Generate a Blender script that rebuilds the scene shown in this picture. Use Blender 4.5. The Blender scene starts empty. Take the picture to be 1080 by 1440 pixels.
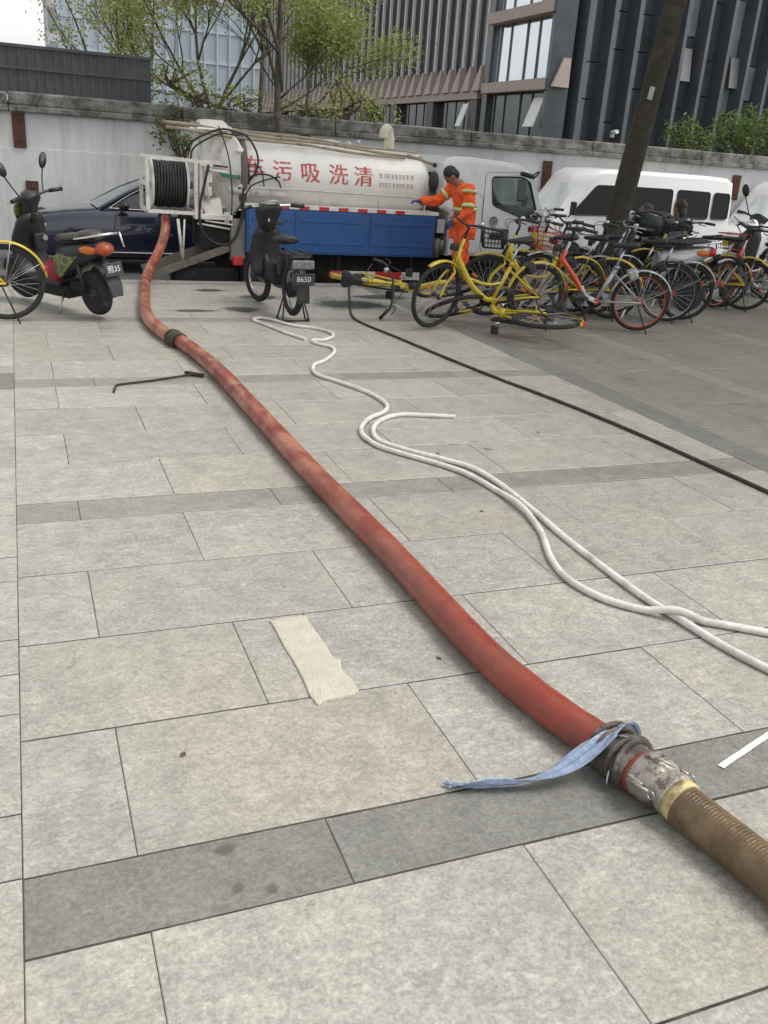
import bpy, bmesh, math, random
from mathutils import Vector, Matrix, Quaternion, noise
PI = math.pi
R_ = math.radians
random.seed(11)
scene = bpy.context.scene
C = scene.collection

# ------------------------------------------------------------------ camera
EYE = 1.735
cam_d = bpy.data.cameras.new('camera')
cam = bpy.data.objects.new('camera', cam_d)
C.objects.link(cam)
cam_d.sensor_width = 36
cam_d.lens = 31.63
cam_d.clip_start = 0.05
cam_d.clip_end = 2000
cam.matrix_world = Matrix(((0.931600, 0.073966, -0.355881, 0), (-0.357290, 0.366353, -0.859145, 0),
                           (0.066830, 0.927532, 0.367721, EYE), (0, 0, 0, 1)))
scene.camera = cam

# ------------------------------------------------------------------ sky, sun, exposure
SUN_EL, SUN_AZ = R_(60), R_(112)          # azimuth measured from +Y towards +X
world = bpy.data.worlds.new('World')
scene.world = world
world.use_nodes = True
wn = world.node_tree
wn.nodes.clear()
wo = wn.nodes.new('ShaderNodeOutputWorld')
bg = wn.nodes.new('ShaderNodeBackground')
sky = wn.nodes.new('ShaderNodeTexSky')
sky.sky_type = 'NISHITA'
sky.sun_disc = False
sky.sun_elevation = SUN_EL
sky.sun_rotation = SUN_AZ
sky.air_density = 1.0
sky.dust_density = 2.0
sky.ozone_density = 1.0
hs = wn.nodes.new('ShaderNodeHueSaturation')
hs.inputs['Saturation'].default_value = 0.07
hs.inputs['Value'].default_value = 1.0
wn.links.new(sky.outputs[0], hs.inputs['Color'])
wn.links.new(hs.outputs[0], bg.inputs['Color'])
bg.inputs['Strength'].default_value = 0.15
wn.links.new(bg.outputs[0], wo.inputs['Surface'])
sun_d = bpy.data.lights.new('sun', 'SUN')
sun_d.energy = 1.2
sun_d.angle = R_(28)
sun_d.color = (1.0, 0.93, 0.84)
sun = bpy.data.objects.new('sun', sun_d)
C.objects.link(sun)
sd = Vector((math.sin(SUN_AZ) * math.cos(SUN_EL), math.cos(SUN_AZ) * math.cos(SUN_EL), math.sin(SUN_EL)))
sun.rotation_euler = sd.to_track_quat('Z', 'Y').to_euler()
sun.location = sd * 60
scene.view_settings.view_transform = 'Standard'
scene.view_settings.look = 'None'
scene.view_settings.exposure = 0.68
scene.view_settings.gamma = 1.0
scene.view_settings.use_curve_mapping = False
scene.cycles.max_bounces = 5
scene.cycles.transparent_max_bounces = 12
scene.cycles.use_denoising = True

# ------------------------------------------------------------------ materials
MATS = {}
def mat(name, col, rough=0.6, metal=0.0, var=0.12, scale=6.0, bump=0.0, bscale=40.0, rand=0.0,
        dirt=None, dscale=3.0, dlo=0.5, dhi=0.7, world_co=False, spec=0.5, coat=0.0, trans=0.0):
    """procedural principled material: base colour broken up by noise, optional dirt colour, bump and per-object shift"""
    if name in MATS:
        return MATS[name]
    m = bpy.data.materials.new(name)
    m.use_nodes = True
    t = m.node_tree
    b = t.nodes['Principled BSDF']
    N = t.nodes.new
    L = t.links.new
    if world_co:
        co = N('ShaderNodeNewGeometry').outputs['Position']
    else:
        co = N('ShaderNodeTexCoord').outputs['Object']
    nz = N('ShaderNodeTexNoise')
    nz.inputs['Scale'].default_value = scale
    nz.inputs['Detail'].default_value = 5
    nz.inputs['Roughness'].default_value = 0.62
    L(co, nz.inputs['Vector'])
    mr = N('ShaderNodeMapRange')
    mr.inputs['From Min'].default_value = 0.25
    mr.inputs['From Max'].default_value = 0.75
    mr.inputs['To Min'].default_value = 1 - var
    mr.inputs['To Max'].default_value = 1 + var
    L(nz.outputs['Fac'], mr.inputs['Value'])
    fac = mr.outputs[0]
    if rand:
        oi = N('ShaderNodeObjectInfo')
        rr = N('ShaderNodeMapRange')
        rr.inputs['To Min'].default_value = 1 - rand
        rr.inputs['To Max'].default_value = 1 + rand
        L(oi.outputs['Random'], rr.inputs['Value'])
        mm = N('ShaderNodeMath')
        mm.operation = 'MULTIPLY'
        L(fac, mm.inputs[0])
        L(rr.outputs[0], mm.inputs[1])
        fac = mm.outputs[0]
    mx = N('ShaderNodeVectorMath')
    mx.operation = 'SCALE'
    mx.inputs[0].default_value = col[:3]
    L(fac, mx.inputs['Scale'])
    c = mx.outputs[0]
    if dirt:
        dn = N('ShaderNodeTexNoise')
        dn.inputs['Scale'].default_value = dscale
        dn.inputs['Detail'].default_value = 7
        dn.inputs['Roughness'].default_value = 0.65
        L(co, dn.inputs['Vector'])
        dr = N('ShaderNodeMapRange')
        dr.interpolation_type = 'SMOOTHSTEP'
        dr.inputs['From Min'].default_value = dlo
        dr.inputs['From Max'].default_value = dhi
        L(dn.outputs['Fac'], dr.inputs['Value'])
        mc = N('ShaderNodeMix')
        mc.data_type = 'RGBA'
        L(dr.outputs[0], mc.inputs[0])
        L(c, mc.inputs[6])
        mc.inputs[7].default_value = (*dirt[:3], 1)
        c = mc.outputs[2]
    L(c, b.inputs['Base Color'])
    rg = N('ShaderNodeMapRange')
    rg.inputs['To Min'].default_value = max(0.03, rough - 0.08)
    rg.inputs['To Max'].default_value = min(1, rough + 0.1)
    L(nz.outputs['Fac'], rg.inputs['Value'])
    L(rg.outputs[0], b.inputs['Roughness'])
    b.inputs['Metallic'].default_value = metal
    b.inputs['Specular IOR Level'].default_value = spec
    b.inputs['Coat Weight'].default_value = coat
    b.inputs['Transmission Weight'].default_value = trans
    if bump:
        bn = N('ShaderNodeTexNoise')
        bn.inputs['Scale'].default_value = bscale
        bn.inputs['Detail'].default_value = 4
        L(co, bn.inputs['Vector'])
        bp = N('ShaderNodeBump')
        bp.inputs['Strength'].default_value = bump
        bp.inputs['Distance'].default_value = 0.01
        L(bn.outputs['Fac'], bp.inputs['Height'])
        L(bp.outputs[0], b.inputs['Normal'])
    MATS[name] = m
    return m

def leaf_mat(name, c1, c2, scale=1.2):
    m = bpy.data.materials.new(name)
    m.use_nodes = True
    t = m.node_tree
    N = t.nodes.new
    L = t.links.new
    b = t.nodes['Principled BSDF']
    g = N('ShaderNodeNewGeometry')
    nz = N('ShaderNodeTexNoise')
    nz.inputs['Scale'].default_value = scale
    L(g.outputs['Position'], nz.inputs['Vector'])
    ad = N('ShaderNodeMath')
    ad.operation = 'ADD'
    L(nz.outputs['Fac'], ad.inputs[0])
    ri = N('ShaderNodeMath')
    ri.operation = 'MULTIPLY_ADD'
    L(g.outputs['Random Per Island'], ri.inputs[0])
    ri.inputs[1].default_value = 0.7
    ri.inputs[2].default_value = -0.35
    L(ri.outputs[0], ad.inputs[1])
    mc = N('ShaderNodeMix')
    mc.data_type = 'RGBA'
    L(ad.outputs[0], mc.inputs[0])
    mc.inputs[6].default_value = (*c1, 1)
    mc.inputs[7].default_value = (*c2, 1)
    L(mc.outputs[2], b.inputs['Base Color'])
    b.inputs['Roughness'].default_value = 0.55
    tr = N('ShaderNodeBsdfTranslucent')
    L(mc.outputs[2], tr.inputs['Color'])
    ms = N('ShaderNodeMixShader')
    ms.inputs[0].default_value = 0.4
    L(b.outputs[0], ms.inputs[1])
    L(tr.outputs[0], ms.inputs[2])
    L(ms.outputs[0], t.nodes['Material Output'].inputs['Surface'])
    return m

def stone_mat(name, base, alt, patch, stain, rand=0.10, fine=1.0):
    """flamed granite: salt and pepper grain, broad cloudy tint, a few darker stains, per-tile shift"""
    m = bpy.data.materials.new(name)
    m.use_nodes = True
    t = m.node_tree
    N = t.nodes.new
    L = t.links.new
    b = t.nodes['Principled BSDF']
    g = N('ShaderNodeNewGeometry')
    pos = g.outputs['Position']
    oi = N('ShaderNodeObjectInfo')
    off = N('ShaderNodeVectorMath')
    off.operation = 'MULTIPLY_ADD'
    L(oi.outputs['Random'], off.inputs[0])
    off.inputs[1].default_value = (37.0, 19.0, 53.0)
    L(pos, off.inputs[2])
    co = off.outputs[0]
    def nz(scale, detail, src, rough=0.6, dist=0.0):
        n = N('ShaderNodeTexNoise')
        n.inputs['Scale'].default_value = scale
        n.inputs['Detail'].default_value = detail
        n.inputs['Roughness'].default_value = rough
        n.inputs['Distortion'].default_value = dist
        L(src, n.inputs['Vector'])
        return n.outputs['Fac']
    def mapr(v, a, bb, lo=0.0, hi=1.0):
        r = N('ShaderNodeMapRange')
        r.inputs['From Min'].default_value = a
        r.inputs['From Max'].default_value = bb
        r.inputs['To Min'].default_value = lo
        r.inputs['To Max'].default_value = hi
        L(v, r.inputs['Value'])
        return r.outputs[0]
    def mix(f, a, bb):
        x = N('ShaderNodeMix')
        x.data_type = 'RGBA'
        L(f, x.inputs[0])
        for s, v in ((6, a), (7, bb)):
            if isinstance(v, tuple):
                x.inputs[s].default_value = (*v, 1)
            else:
                L(v, x.inputs[s])
        return x.outputs[2]
    broad = nz(0.7, 2, co)
    mid = nz(8.0, 3, co, 0.7)
    st = N('ShaderNodeMapping')
    st.inputs['Scale'].default_value = (6.0, 13.0, 5.0)
    L(co, st.inputs['Vector'])
    streak = nz(2.6, 4, st.outputs[0], 0.7, 0.5)
    vo = N('ShaderNodeTexVoronoi')
    vo.inputs['Scale'].default_value = 130.0 * fine
    L(co, vo.inputs['Vector'])
    vs_ = N('ShaderNodeSeparateColor')
    L(vo.outputs['Color'], vs_.inputs[0])
    grain = vs_.outputs[0]
    blot = nz(55.0, 3, co, 0.8)
    def scale(c, f):
        x = N('ShaderNodeVectorMath')
        x.operation = 'SCALE'
        L(c, x.inputs[0])
        L(f, x.inputs['Scale'])
        return x.outputs[0]
    hue = N('ShaderNodeMath')
    hue.operation = 'MULTIPLY_ADD'
    L(oi.outputs['Random'], hue.inputs[0])
    hue.inputs[1].default_value = 0.34
    L(broad, hue.inputs[2])
    c = mix(mapr(hue.outputs[0], 0.45, 0.88), base, alt)
    c = mix(mapr(streak, 0.46, 0.70, 0.0, 0.62), c, patch)
    c = scale(c, mapr(blot, 0.32, 0.68, 0.82, 1.18))
    c = scale(c, mapr(mid, 0.32, 0.68, 0.88, 1.12))
    c = scale(c, mapr(grain, 0.0, 1.0, 0.86, 1.14))
    c = scale(c, mapr(oi.outputs['Random'], 0, 1, 1 - rand, 1 + rand))
    sp = nz(2.9, 2, pos, 0.5)
    c = mix(mapr(sp, 0.58, 0.78, 0.0, 0.45), c, stain)
    sp2 = nz(7.5, 2, pos, 0.5)
    c = mix(mapr(sp2, 0.68, 0.76, 0.0, 0.5), c, stain)
    L(c, b.inputs['Base Color'])
    L(mapr(blot, 0.3, 0.7, 0.32, 0.54), b.inputs['Roughness'])
    b.inputs['Specular IOR Level'].default_value = 0.5
    bp = N('ShaderNodeBump')
    bp.inputs['Strength'].default_value = 0.25
    bp.inputs['Distance'].default_value = 0.003
    L(nz(60.0, 1, co, 0.6), bp.inputs['Height'])
    L(bp.outputs[0], b.inputs['Normal'])
    MATS[name] = m
    return m

# ------------------------------------------------------------------ mesh helpers
AXES = {'X': Vector((1, 0, 0)), 'Y': Vector((0, 1, 0)), 'Z': Vector((0, 0, 1))}
class MB:
    """collects shapes and links them as ONE mesh object"""
    def __init__(s):
        s.v, s.f, s.s = [], [], []
    def add(s, vs, fs, smooth=False):
        o = len(s.v)
        s.v += [tuple(p) for p in vs]
        s.f += [tuple(i + o for i in f) for f in fs]
        s.s += [smooth] * len(fs)
        return s
    def box(s, c, d, rot=None, bev=0.0, m=None):
        x, y, z = d[0] / 2, d[1] / 2, d[2] / 2
        if bev <= 0:
            vs = [Vector((a * x, b * y, e * z)) for a in (-1, 1) for b in (-1, 1) for e in (-1, 1)]
            fs = [(0, 1, 3, 2), (4, 6, 7, 5), (0, 4, 5, 1), (2, 3, 7, 6), (0, 2, 6, 4), (1, 5, 7, 3)]
        else:
            bm = bmesh.new()
            bmesh.ops.create_cube(bm, size=1)
            for q in bm.verts:
                q.co = Vector((q.co.x * d[0], q.co.y * d[1], q.co.z * d[2]))
            bmesh.ops.bevel(bm, geom=bm.edges[:], offset=min(bev, 0.49 * min(d)), segments=2, affect='EDGES', profile=0.5)
            bm.verts.index_update()
            vs = [q.co.copy() for q in bm.verts]
            fs = [[q.index for q in f.verts] for f in bm.faces]
            bm.free()
        M = Matrix.Translation(Vector(c))
        if rot is not None:
            M = M @ (rot if isinstance(rot, Matrix) else Matrix.Rotation(rot[2], 4, 'Z') @ Matrix.Rotation(rot[1], 4, 'Y') @ Matrix.Rotation(rot[0], 4, 'X'))
        if m is not None:
            M = m @ M
        return s.add([M @ q for q in vs], fs)
    def tube(s, pts, r, n=10, closed=False, cap=True, flat=1.0, up=None):
        pts = [Vector(p) for p in pts]
        k = len(pts)
        rs = r if isinstance(r, (list, tuple)) else [r] * k
        vs, fs = [], []
        nrm = None
        for i, p in enumerate(pts):
            if closed:
                t = pts[(i + 1) % k] - pts[i - 1]
            else:
                t = pts[min(i + 1, k - 1)] - pts[max(i - 1, 0)]
            if t.length < 1e-9:
                t = Vector((0, 0, 1))
            t.normalize()
            if nrm is None:
                a = Vector(up) if up else (Vector((0, 0, 1)) if abs(t.z) < 0.9 else Vector((1, 0, 0)))
                nrm = (a - t * a.dot(t)).normalized()
            else:
                nrm = (nrm - t * nrm.dot(t))
                nrm = nrm.normalized() if nrm.length > 1e-6 else t.orthogonal().normalized()
            bn = t.cross(nrm)
            for j in range(n):
                an = 2 * PI * j / n
                vs.append(p + (nrm * math.cos(an) * flat + bn * math.sin(an)) * rs[i])
        m = k if closed else k - 1
        for i in range(m):
            i2 = (i + 1) % k
            for j in range(n):
                j2 = (j + 1) % n
                fs.append((i * n + j, i * n + j2, i2 * n + j2, i2 * n + j))
        s.add(vs, fs, True)
        if cap and not closed:
            o = len(s.v) - k * n
            s.f.append(tuple(o + j for j in range(n))[::-1])
            s.s.append(False)
            s.f.append(tuple(o + (k - 1) * n + j for j in range(n)))
            s.s.append(False)
        return s
    def cyl(s, a, b, r, r2=None, n=16):
        return s.tube([a, b], [r, r if r2 is None else r2], n)
    def ring(s, c, axis, R, r, n=32, k=8, a0=0, a1=2 * PI, flat=1.0):
        """torus or arc of a torus; axis 'X','Y','Z' or vector"""
        ax = AXES[axis] if isinstance(axis, str) else axis
        ax = Vector(ax).normalized()
        if abs(ax.y) > 0.99:
            u, w = Vector((1, 0, 0)), Vector((0, 0, 1))
        else:
            u = ax.orthogonal().normalized()
            w = ax.cross(u)
        full = abs(a1 - a0 - 2 * PI) < 1e-4
        m = n if full else n + 1
        pts = [Vector(c) + (u * math.cos(a0 + (a1 - a0) * i / n) + w * math.sin(a0 + (a1 - a0) * i / n)) * R for i in range(m)]
        return s.tube(pts, r, k, closed=full, flat=flat, up=tuple(pts[0] - Vector(c)) if flat != 1.0 else None)
    def lathe(s, prof, c, axis, n=24, smooth=True):
        """prof: list of (radius, distance along axis)"""
        ax = AXES[axis] if isinstance(axis, str) else axis
        ax = Vector(ax).normalized()
        u = ax.orthogonal().normalized()
        w = ax.cross(u)
        vs, fs = [], []
        for (r, d) in prof:
            for j in range(n):
                a = 2 * PI * j / n
                vs.append(Vector(c) + ax * d + (u * math.cos(a) + w * math.sin(a)) * max(r, 1e-4))
        for i in range(len(prof) - 1):
            for j in range(n):
                j2 = (j + 1) % n
                fs.append((i * n + j, i * n + j2, (i + 1) * n + j2, (i + 1) * n + j))
        s.add(vs, fs, smooth)
        o = len(s.v) - len(vs)
        s.f.append(tuple(o + j for j in range(n))[::-1]); s.s.append(False)
        s.f.append(tuple(o + (len(prof) - 1) * n + j for j in range(n))); s.s.append(False)
        return s
    def ell(s, c, d, n=14, k=9, rot=None):
        vs, fs = [Vector((0, 0, -1))], []
        for i in range(1, k):
            a = -PI / 2 + PI * i / k
            for j in range(n):
                b = 2 * PI * j / n
                vs.append(Vector((math.cos(a) * math.cos(b), math.cos(a) * math.sin(b), math.sin(a))))
        vs.append(Vector((0, 0, 1)))
        for j in range(n):
            fs.append((0, 1 + (j + 1) % n, 1 + j))
            fs.append((len(vs) - 1, 1 + (k - 2) * n + j, 1 + (k - 2) * n + (j + 1) % n))
        for i in range(k - 2):
            for j in range(n):
                j2 = (j + 1) % n
                fs.append((1 + i * n + j, 1 + i * n + j2, 1 + (i + 1) * n + j2, 1 + (i + 1) * n + j))
        M = Matrix.Translation(Vector(c)) @ (rot if rot is not None else Matrix()) @ Matrix.Diagonal((d[0], d[1], d[2], 1))
        return s.add([M @ q for q in vs], fs, True)
    def prism(s, poly, y0, y1, axis='Y'):
        """polygon in (x,z) pushed along Y (or (y,z) along X, (x,y) along Z)"""
        def P(a, b, t):
            return {'Y': (a, t, b), 'X': (t, a, b), 'Z': (a, b, t)}[axis]
        n = len(poly)
        vs = [P(a, b, y0) for a, b in poly] + [P(a, b, y1) for a, b in poly]
        fs = [tuple(range(n)), tuple(range(2 * n - 1, n - 1, -1))]
        fs += [(i, n + i, n + (i + 1) % n, (i + 1) % n) for i in range(n)]
        return s.add(vs, fs)
    def loft(s, secs, closed=True, smooth=True, cap=True):
        """list of rings with equal point counts"""
        n = len(secs[0])
        vs = [p for q in secs for p in q]
        fs = []
        for i in range(len(secs) - 1):
            for j in range(n if closed else n - 1):
                j2 = (j + 1) % n
                fs.append((i * n + j, i * n + j2, (i + 1) * n + j2, (i + 1) * n + j))
        s.add(vs, fs, smooth)
        if cap and closed:
            o = len(s.v) - len(vs)
            s.f.append(tuple(o + j for j in range(n))[::-1]); s.s.append(False)
            s.f.append(tuple(o + (len(secs) - 1) * n + j for j in range(n))); s.s.append(False)
        return s
    def mesh(s, name, off=(0, 0, 0), fix=True):
        me = bpy.data.meshes.new(name)
        o = Vector(off)
        me.from_pydata([tuple(Vector(p) - o) for p in s.v], [], s.f)
        for p, q in zip(me.polygons, s.s):
            p.use_smooth = q
        if fix:
            bm = bmesh.new()
            bm.from_mesh(me)
            bmesh.ops.recalc_face_normals(bm, faces=bm.faces[:])
            bm.to_mesh(me)
            bm.free()
        me.update()
        return me
    def build(s, name, m, parent=None, off=None, fix=True, sharp=None):
        if off is None:
            off = root_off(parent)
        me = s.mesh(name, off, fix)
        me.materials.append(m)
        if sharp:
            me.set_sharp_from_angle(angle=R_(sharp))
        o = bpy.data.objects.new(name, me)
        C.objects.link(o)
        if parent is not None:
            o.parent = parent
        return o

def root_off(parent):
    """world-space builders hand over world coordinates; the thing's own base is taken off"""
    while parent is not None:
        if 'world_built' in OFFS.get(parent.name, {}):
            return OFFS[parent.name]['world_built']
        parent = parent.parent
    return (0, 0, 0)
OFFS = {}

def tag(o, label=None, cat=None, group=None, kind=None):
    if label: o['label'] = label
    if cat: o['category'] = cat
    if group: o['group'] = group
    if kind: o['kind'] = kind
    return o

def thing(name, label, cat, loc=(0, 0, 0), rotz=0.0, group=None, world_built=False):
    o = bpy.data.objects.new(name, None)
    o.empty_display_size = 0.2
    C.objects.link(o)
    o.location = loc
    o.rotation_euler = (0, 0, rotz)
    tag(o, label, cat, group)
    if world_built:
        OFFS[o.name] = {'world_built': tuple(loc)}
    return o

def single(mb, name, m, label, cat, loc=(0, 0, 0), group=None, kind=None, fix=True, sharp=None):
    o = mb.build(name, m, None, off=loc, fix=fix, sharp=sharp)
    o.location = loc
    return tag(o, label, cat, group, kind)

def copy_tree(o, parent=None):
    c = o.copy()
    C.objects.link(c)
    if parent is not None:
        c.parent = parent
        c.matrix_parent_inverse = o.matrix_parent_inverse.copy()
    for ch in list(o.children):
        copy_tree(ch, c)
    return c

def spline(pts, per=8, closed=False):
    """Catmull-Rom through points"""
    P = [Vector(p) for p in pts]
    out = []
    n = len(P)
    rng = range(n if closed else n - 1)
    for i in rng:
        if closed:
            a, b, c, d = P[i - 1], P[i], P[(i + 1) % n], P[(i + 2) % n]
        else:
            a, b, c, d = P[max(i - 1, 0)], P[i], P[i + 1], P[min(i + 2, n - 1)]
        for k in range(per):
            t = k / per
            out.append(0.5 * ((2 * b) + (c - a) * t + (2 * a - 5 * b + 4 * c - d) * t * t + (3 * b - a - 3 * c + d) * t ** 3))
    if not closed:
        out.append(P[-1])
    return out

def text_mesh(body, size, extrude=0.0):
    """built-in font outline as plain vertices and faces in the XY plane, centred"""
    cu = bpy.data.curves.new('lettering', 'FONT')
    cu.body = body
    cu.size = size
    cu.align_x = 'CENTER'
    cu.align_y = 'CENTER'
    cu.extrude = extrude
    cu.resolution_u = 3
    o = bpy.data.objects.new('lettering', cu)
    C.objects.link(o)
    dg = bpy.context.evaluated_depsgraph_get()
    me = bpy.data.meshes.new_from_object(o.evaluated_get(dg))
    vs = [v.co.copy() for v in me.vertices]
    fs = [tuple(p.vertices) for p in me.polygons]
    bpy.data.objects.remove(o)
    bpy.data.curves.remove(cu)
    bpy.data.meshes.remove(me)
    return vs, fs

# shared finishes
M_BLACK = mat('black_plastic', (0.018, 0.018, 0.02), 0.45, var=0.2, dirt=(0.05, 0.047, 0.043), dscale=5, dlo=0.55, dhi=0.9)
M_RUBBER = mat('tyre_rubber', (0.02, 0.02, 0.021), 0.85, var=0.25, bump=0.3, bscale=60, dirt=(0.09, 0.08, 0.065), dscale=9, dlo=0.5, dhi=0.8)
M_STEEL = mat('steel', (0.45, 0.45, 0.46), 0.32, 1.0, var=0.15, dirt=(0.16, 0.12, 0.09), dscale=14, dlo=0.55, dhi=0.75)
M_CHROME = mat('chrome', (0.75, 0.75, 0.76), 0.12, 1.0, var=0.05)
M_GLASS = mat('dark_glass', (0.012, 0.014, 0.016), 0.06, 0.0, var=0.1, spec=0.8)
M_DARK = mat('dark_underbody', (0.02, 0.019, 0.018), 0.9, var=0.3, dirt=(0.06, 0.05, 0.04), dscale=4)
# ------------------------------------------------------------------ ground, plaza, road
ROAD_Z = -0.30
KERB_Y = 12.45
S_TILE = stone_mat('granite_tile', (0.385, 0.362, 0.315), (0.300, 0.294, 0.268), (0.470, 0.446, 0.392), (0.20, 0.187, 0.158), 0.12)
S_BAND = stone_mat('granite_band', (0.205, 0.200, 0.178), (0.182, 0.186, 0.170), (0.240, 0.232, 0.206), (0.115, 0.11, 0.097), 0.08)
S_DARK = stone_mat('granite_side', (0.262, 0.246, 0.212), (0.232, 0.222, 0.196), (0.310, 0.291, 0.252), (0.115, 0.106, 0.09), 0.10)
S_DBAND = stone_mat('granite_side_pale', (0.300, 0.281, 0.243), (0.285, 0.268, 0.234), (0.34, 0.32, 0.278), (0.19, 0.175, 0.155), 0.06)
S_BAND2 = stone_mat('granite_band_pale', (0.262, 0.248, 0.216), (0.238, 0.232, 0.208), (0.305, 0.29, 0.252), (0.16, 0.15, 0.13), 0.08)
S_KERB = stone_mat('granite_kerb', (0.30, 0.295, 0.28), (0.29, 0.29, 0.28), (0.36, 0.35, 0.33), (0.15, 0.145, 0.135), 0.10)
M_GROUT = mat('grout', (0.060, 0.054, 0.045), 0.95, var=0.7, scale=9, world_co=True)
M_ASPHALT = mat('asphalt', (0.085, 0.086, 0.088), 0.9, var=0.25, scale=3, bump=0.5, bscale=120, world_co=True, dirt=(0.14, 0.135, 0.125), dscale=0.7, dlo=0.45, dhi=0.7)
M_EARTH = mat('earth', (0.10, 0.09, 0.06), 0.95, var=0.3, scale=0.6, world_co=True)

mb = MB(); mb.box((0, 300, -0.62), (1600, 1600, 0.5))
tag(mb.build('ground', M_EARTH), kind='structure')
mb = MB(); mb.box((0, 15.6, ROAD_Z - 0.05), (240, 5.84, 0.10))
tag(mb.build('road', M_ASPHALT), kind='structure')
mb = MB()
mb.box((0, 29.5, 1.0), (400, 21.0, 2.4))
mb.box((-100, 120, 1.0), (400, 160, 2.39))
tag(mb.build('terrace', M_EARTH), kind='structure')

# plaza: a bedding slab with every visible slab laid on it as a piece of its own
plaza = thing('plaza', None, None, (0, 0, 0))
tag(plaza, kind='structure')
mb = MB(); mb.box((8, -4, -0.20), (80, 32.6, 0.394))
mb.build('bedding', M_GROUT, plaza)
S_SHEET = stone_mat('granite_far', (0.30, 0.29, 0.268), (0.28, 0.278, 0.262), (0.36, 0.345, 0.318), (0.15, 0.145, 0.135), 0.0)
mb = MB()
mb.box((-16.6, -4, -0.02), (30.8, 32.4, 0.034))
mb.box((30.2, -4, -0.02), (35.4, 32.4, 0.034))
mb.box((5.7, -10.2, -0.02), (13.6, 20.0, 0.034))
so = mb.build('paving', S_SHEET, plaza)
so['kind'] = 'stuff'

_tiles = {}
def tile(x0, x1, y0, y1, m):
    gy = random.choice((0.006, 0.008, 0.009))
    w, d = x1 - x0 - random.choice((0.002, 0.0025, 0.003)), y1 - y0 - gy
    key = (round(w, 3), round(d, 3), m.name)
    if key not in _tiles:
        q = MB()
        a, b, c = w / 2, d / 2, 0.0025
        r4 = [(-1, -1), (1, -1), (1, 1), (-1, 1)]
        vs = [(s * a, t * b, -0.03) for s, t in r4] + [(s * a, t * b, -c) for s, t in r4] + [(s * (a - c), t * (b - c), 0) for s, t in r4]
        fs = [(i, (i + 1) % 4, 4 + (i + 1) % 4, 4 + i) for i in range(4)] + [(4 + i, 4 + (i + 1) % 4, 8 + (i + 1) % 4, 8 + i) for i in range(4)] + [(8, 9, 10, 11)]
        q.add(vs, fs)
        me = q.mesh('paving_slab')
        me.materials.append(m)
        _tiles[key] = me
    o = bpy.data.objects.new('paving_slab', _tiles[key])
    C.objects.link(o)
    o.parent = plaza
    o.location = ((x0 + x1) / 2, (y0 + y1) / 2, random.uniform(-0.0012, 0.0012))
    o.rotation_euler = (random.uniform(-1, 1) * 0.0012, random.uniform(-1, 1) * 0.0012, random.uniform(-1, 1) * 0.0008)
    return o

X_L, X_R = -0.109, 4.40
ROW, BAND, PER = 0.5856, 0.2551, 2.5975
Y_B = 1.6604
J0, JS = 0.170, 1.001
Y_END = 12.28
def lay_row(y0, y1, start, step, m, xa=X_L, xb=X_R):
    xs = [xa]
    x = start
    while x < xb - 0.02:
        if x > xa + 0.05:
            xs.append(x)
        x += step
    xs.append(xb)
    for a, b in zip(xs, xs[1:]):
        tile(a, b, y0, y1, m)
for k in range(-1, 5):
    yb = Y_B + PER * k
    # band
    if yb + BAND > 0.2 and yb < Y_END:
        lay_row(yb, min(yb + BAND, Y_END), {0: 0.68, 1: 0.18}.get(k, 0.45), 1.001, S_BAND if k < 1 else S_BAND2)
    for r in range(4):
        y0 = yb + BAND + r * ROW
        y1 = min(y0 + ROW, Y_END)
        if y1 < 0.1 or y1 - y0 < 0.05:
            continue
        half = {(-1, 3): 0, (0, 0): 0, (0, 1): 1, (0, 2): 0, (0, 3): 1, (1, 0): 1, (1, 1): 0, (-1, 2): 1}.get((k, r), (r + k) % 2)
        st = J0 + half * 0.4985
        if (k, r) == (0, 1):
            for a, b in ((X_L, 0.668), (0.668, 0.957), (0.957, 1.667), (1.667, 2.668), (2.668, 3.669), (3.669, X_R)):
                tile(a, b, y0, y1, S_TILE)
        else:
            lay_row(y0, y1, st, JS, S_TILE)
# narrow courses left of the long joint
y = 0.2
while y < Y_END - 0.1:
    d = 0.2455 if random.random() < 0.7 else 0.491
    d = min(d, Y_END - y)
    tile(-1.2, X_L, y, y + d, S_BAND if 7 > y > 6.6 else S_TILE)
    y += d
# side zone: slabs turned a quarter
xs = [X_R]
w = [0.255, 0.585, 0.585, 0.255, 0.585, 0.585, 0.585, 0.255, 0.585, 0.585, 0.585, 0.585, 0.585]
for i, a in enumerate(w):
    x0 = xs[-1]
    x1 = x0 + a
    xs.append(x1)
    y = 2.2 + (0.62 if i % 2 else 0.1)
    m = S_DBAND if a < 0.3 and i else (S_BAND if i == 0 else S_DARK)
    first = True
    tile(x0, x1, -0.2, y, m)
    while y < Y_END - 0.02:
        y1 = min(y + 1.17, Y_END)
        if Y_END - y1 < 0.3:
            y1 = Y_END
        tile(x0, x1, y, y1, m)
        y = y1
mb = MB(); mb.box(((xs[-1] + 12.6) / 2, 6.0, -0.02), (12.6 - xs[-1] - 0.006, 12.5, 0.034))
mb.build('paving', S_DARK, plaza)['kind'] = 'stuff'
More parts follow.
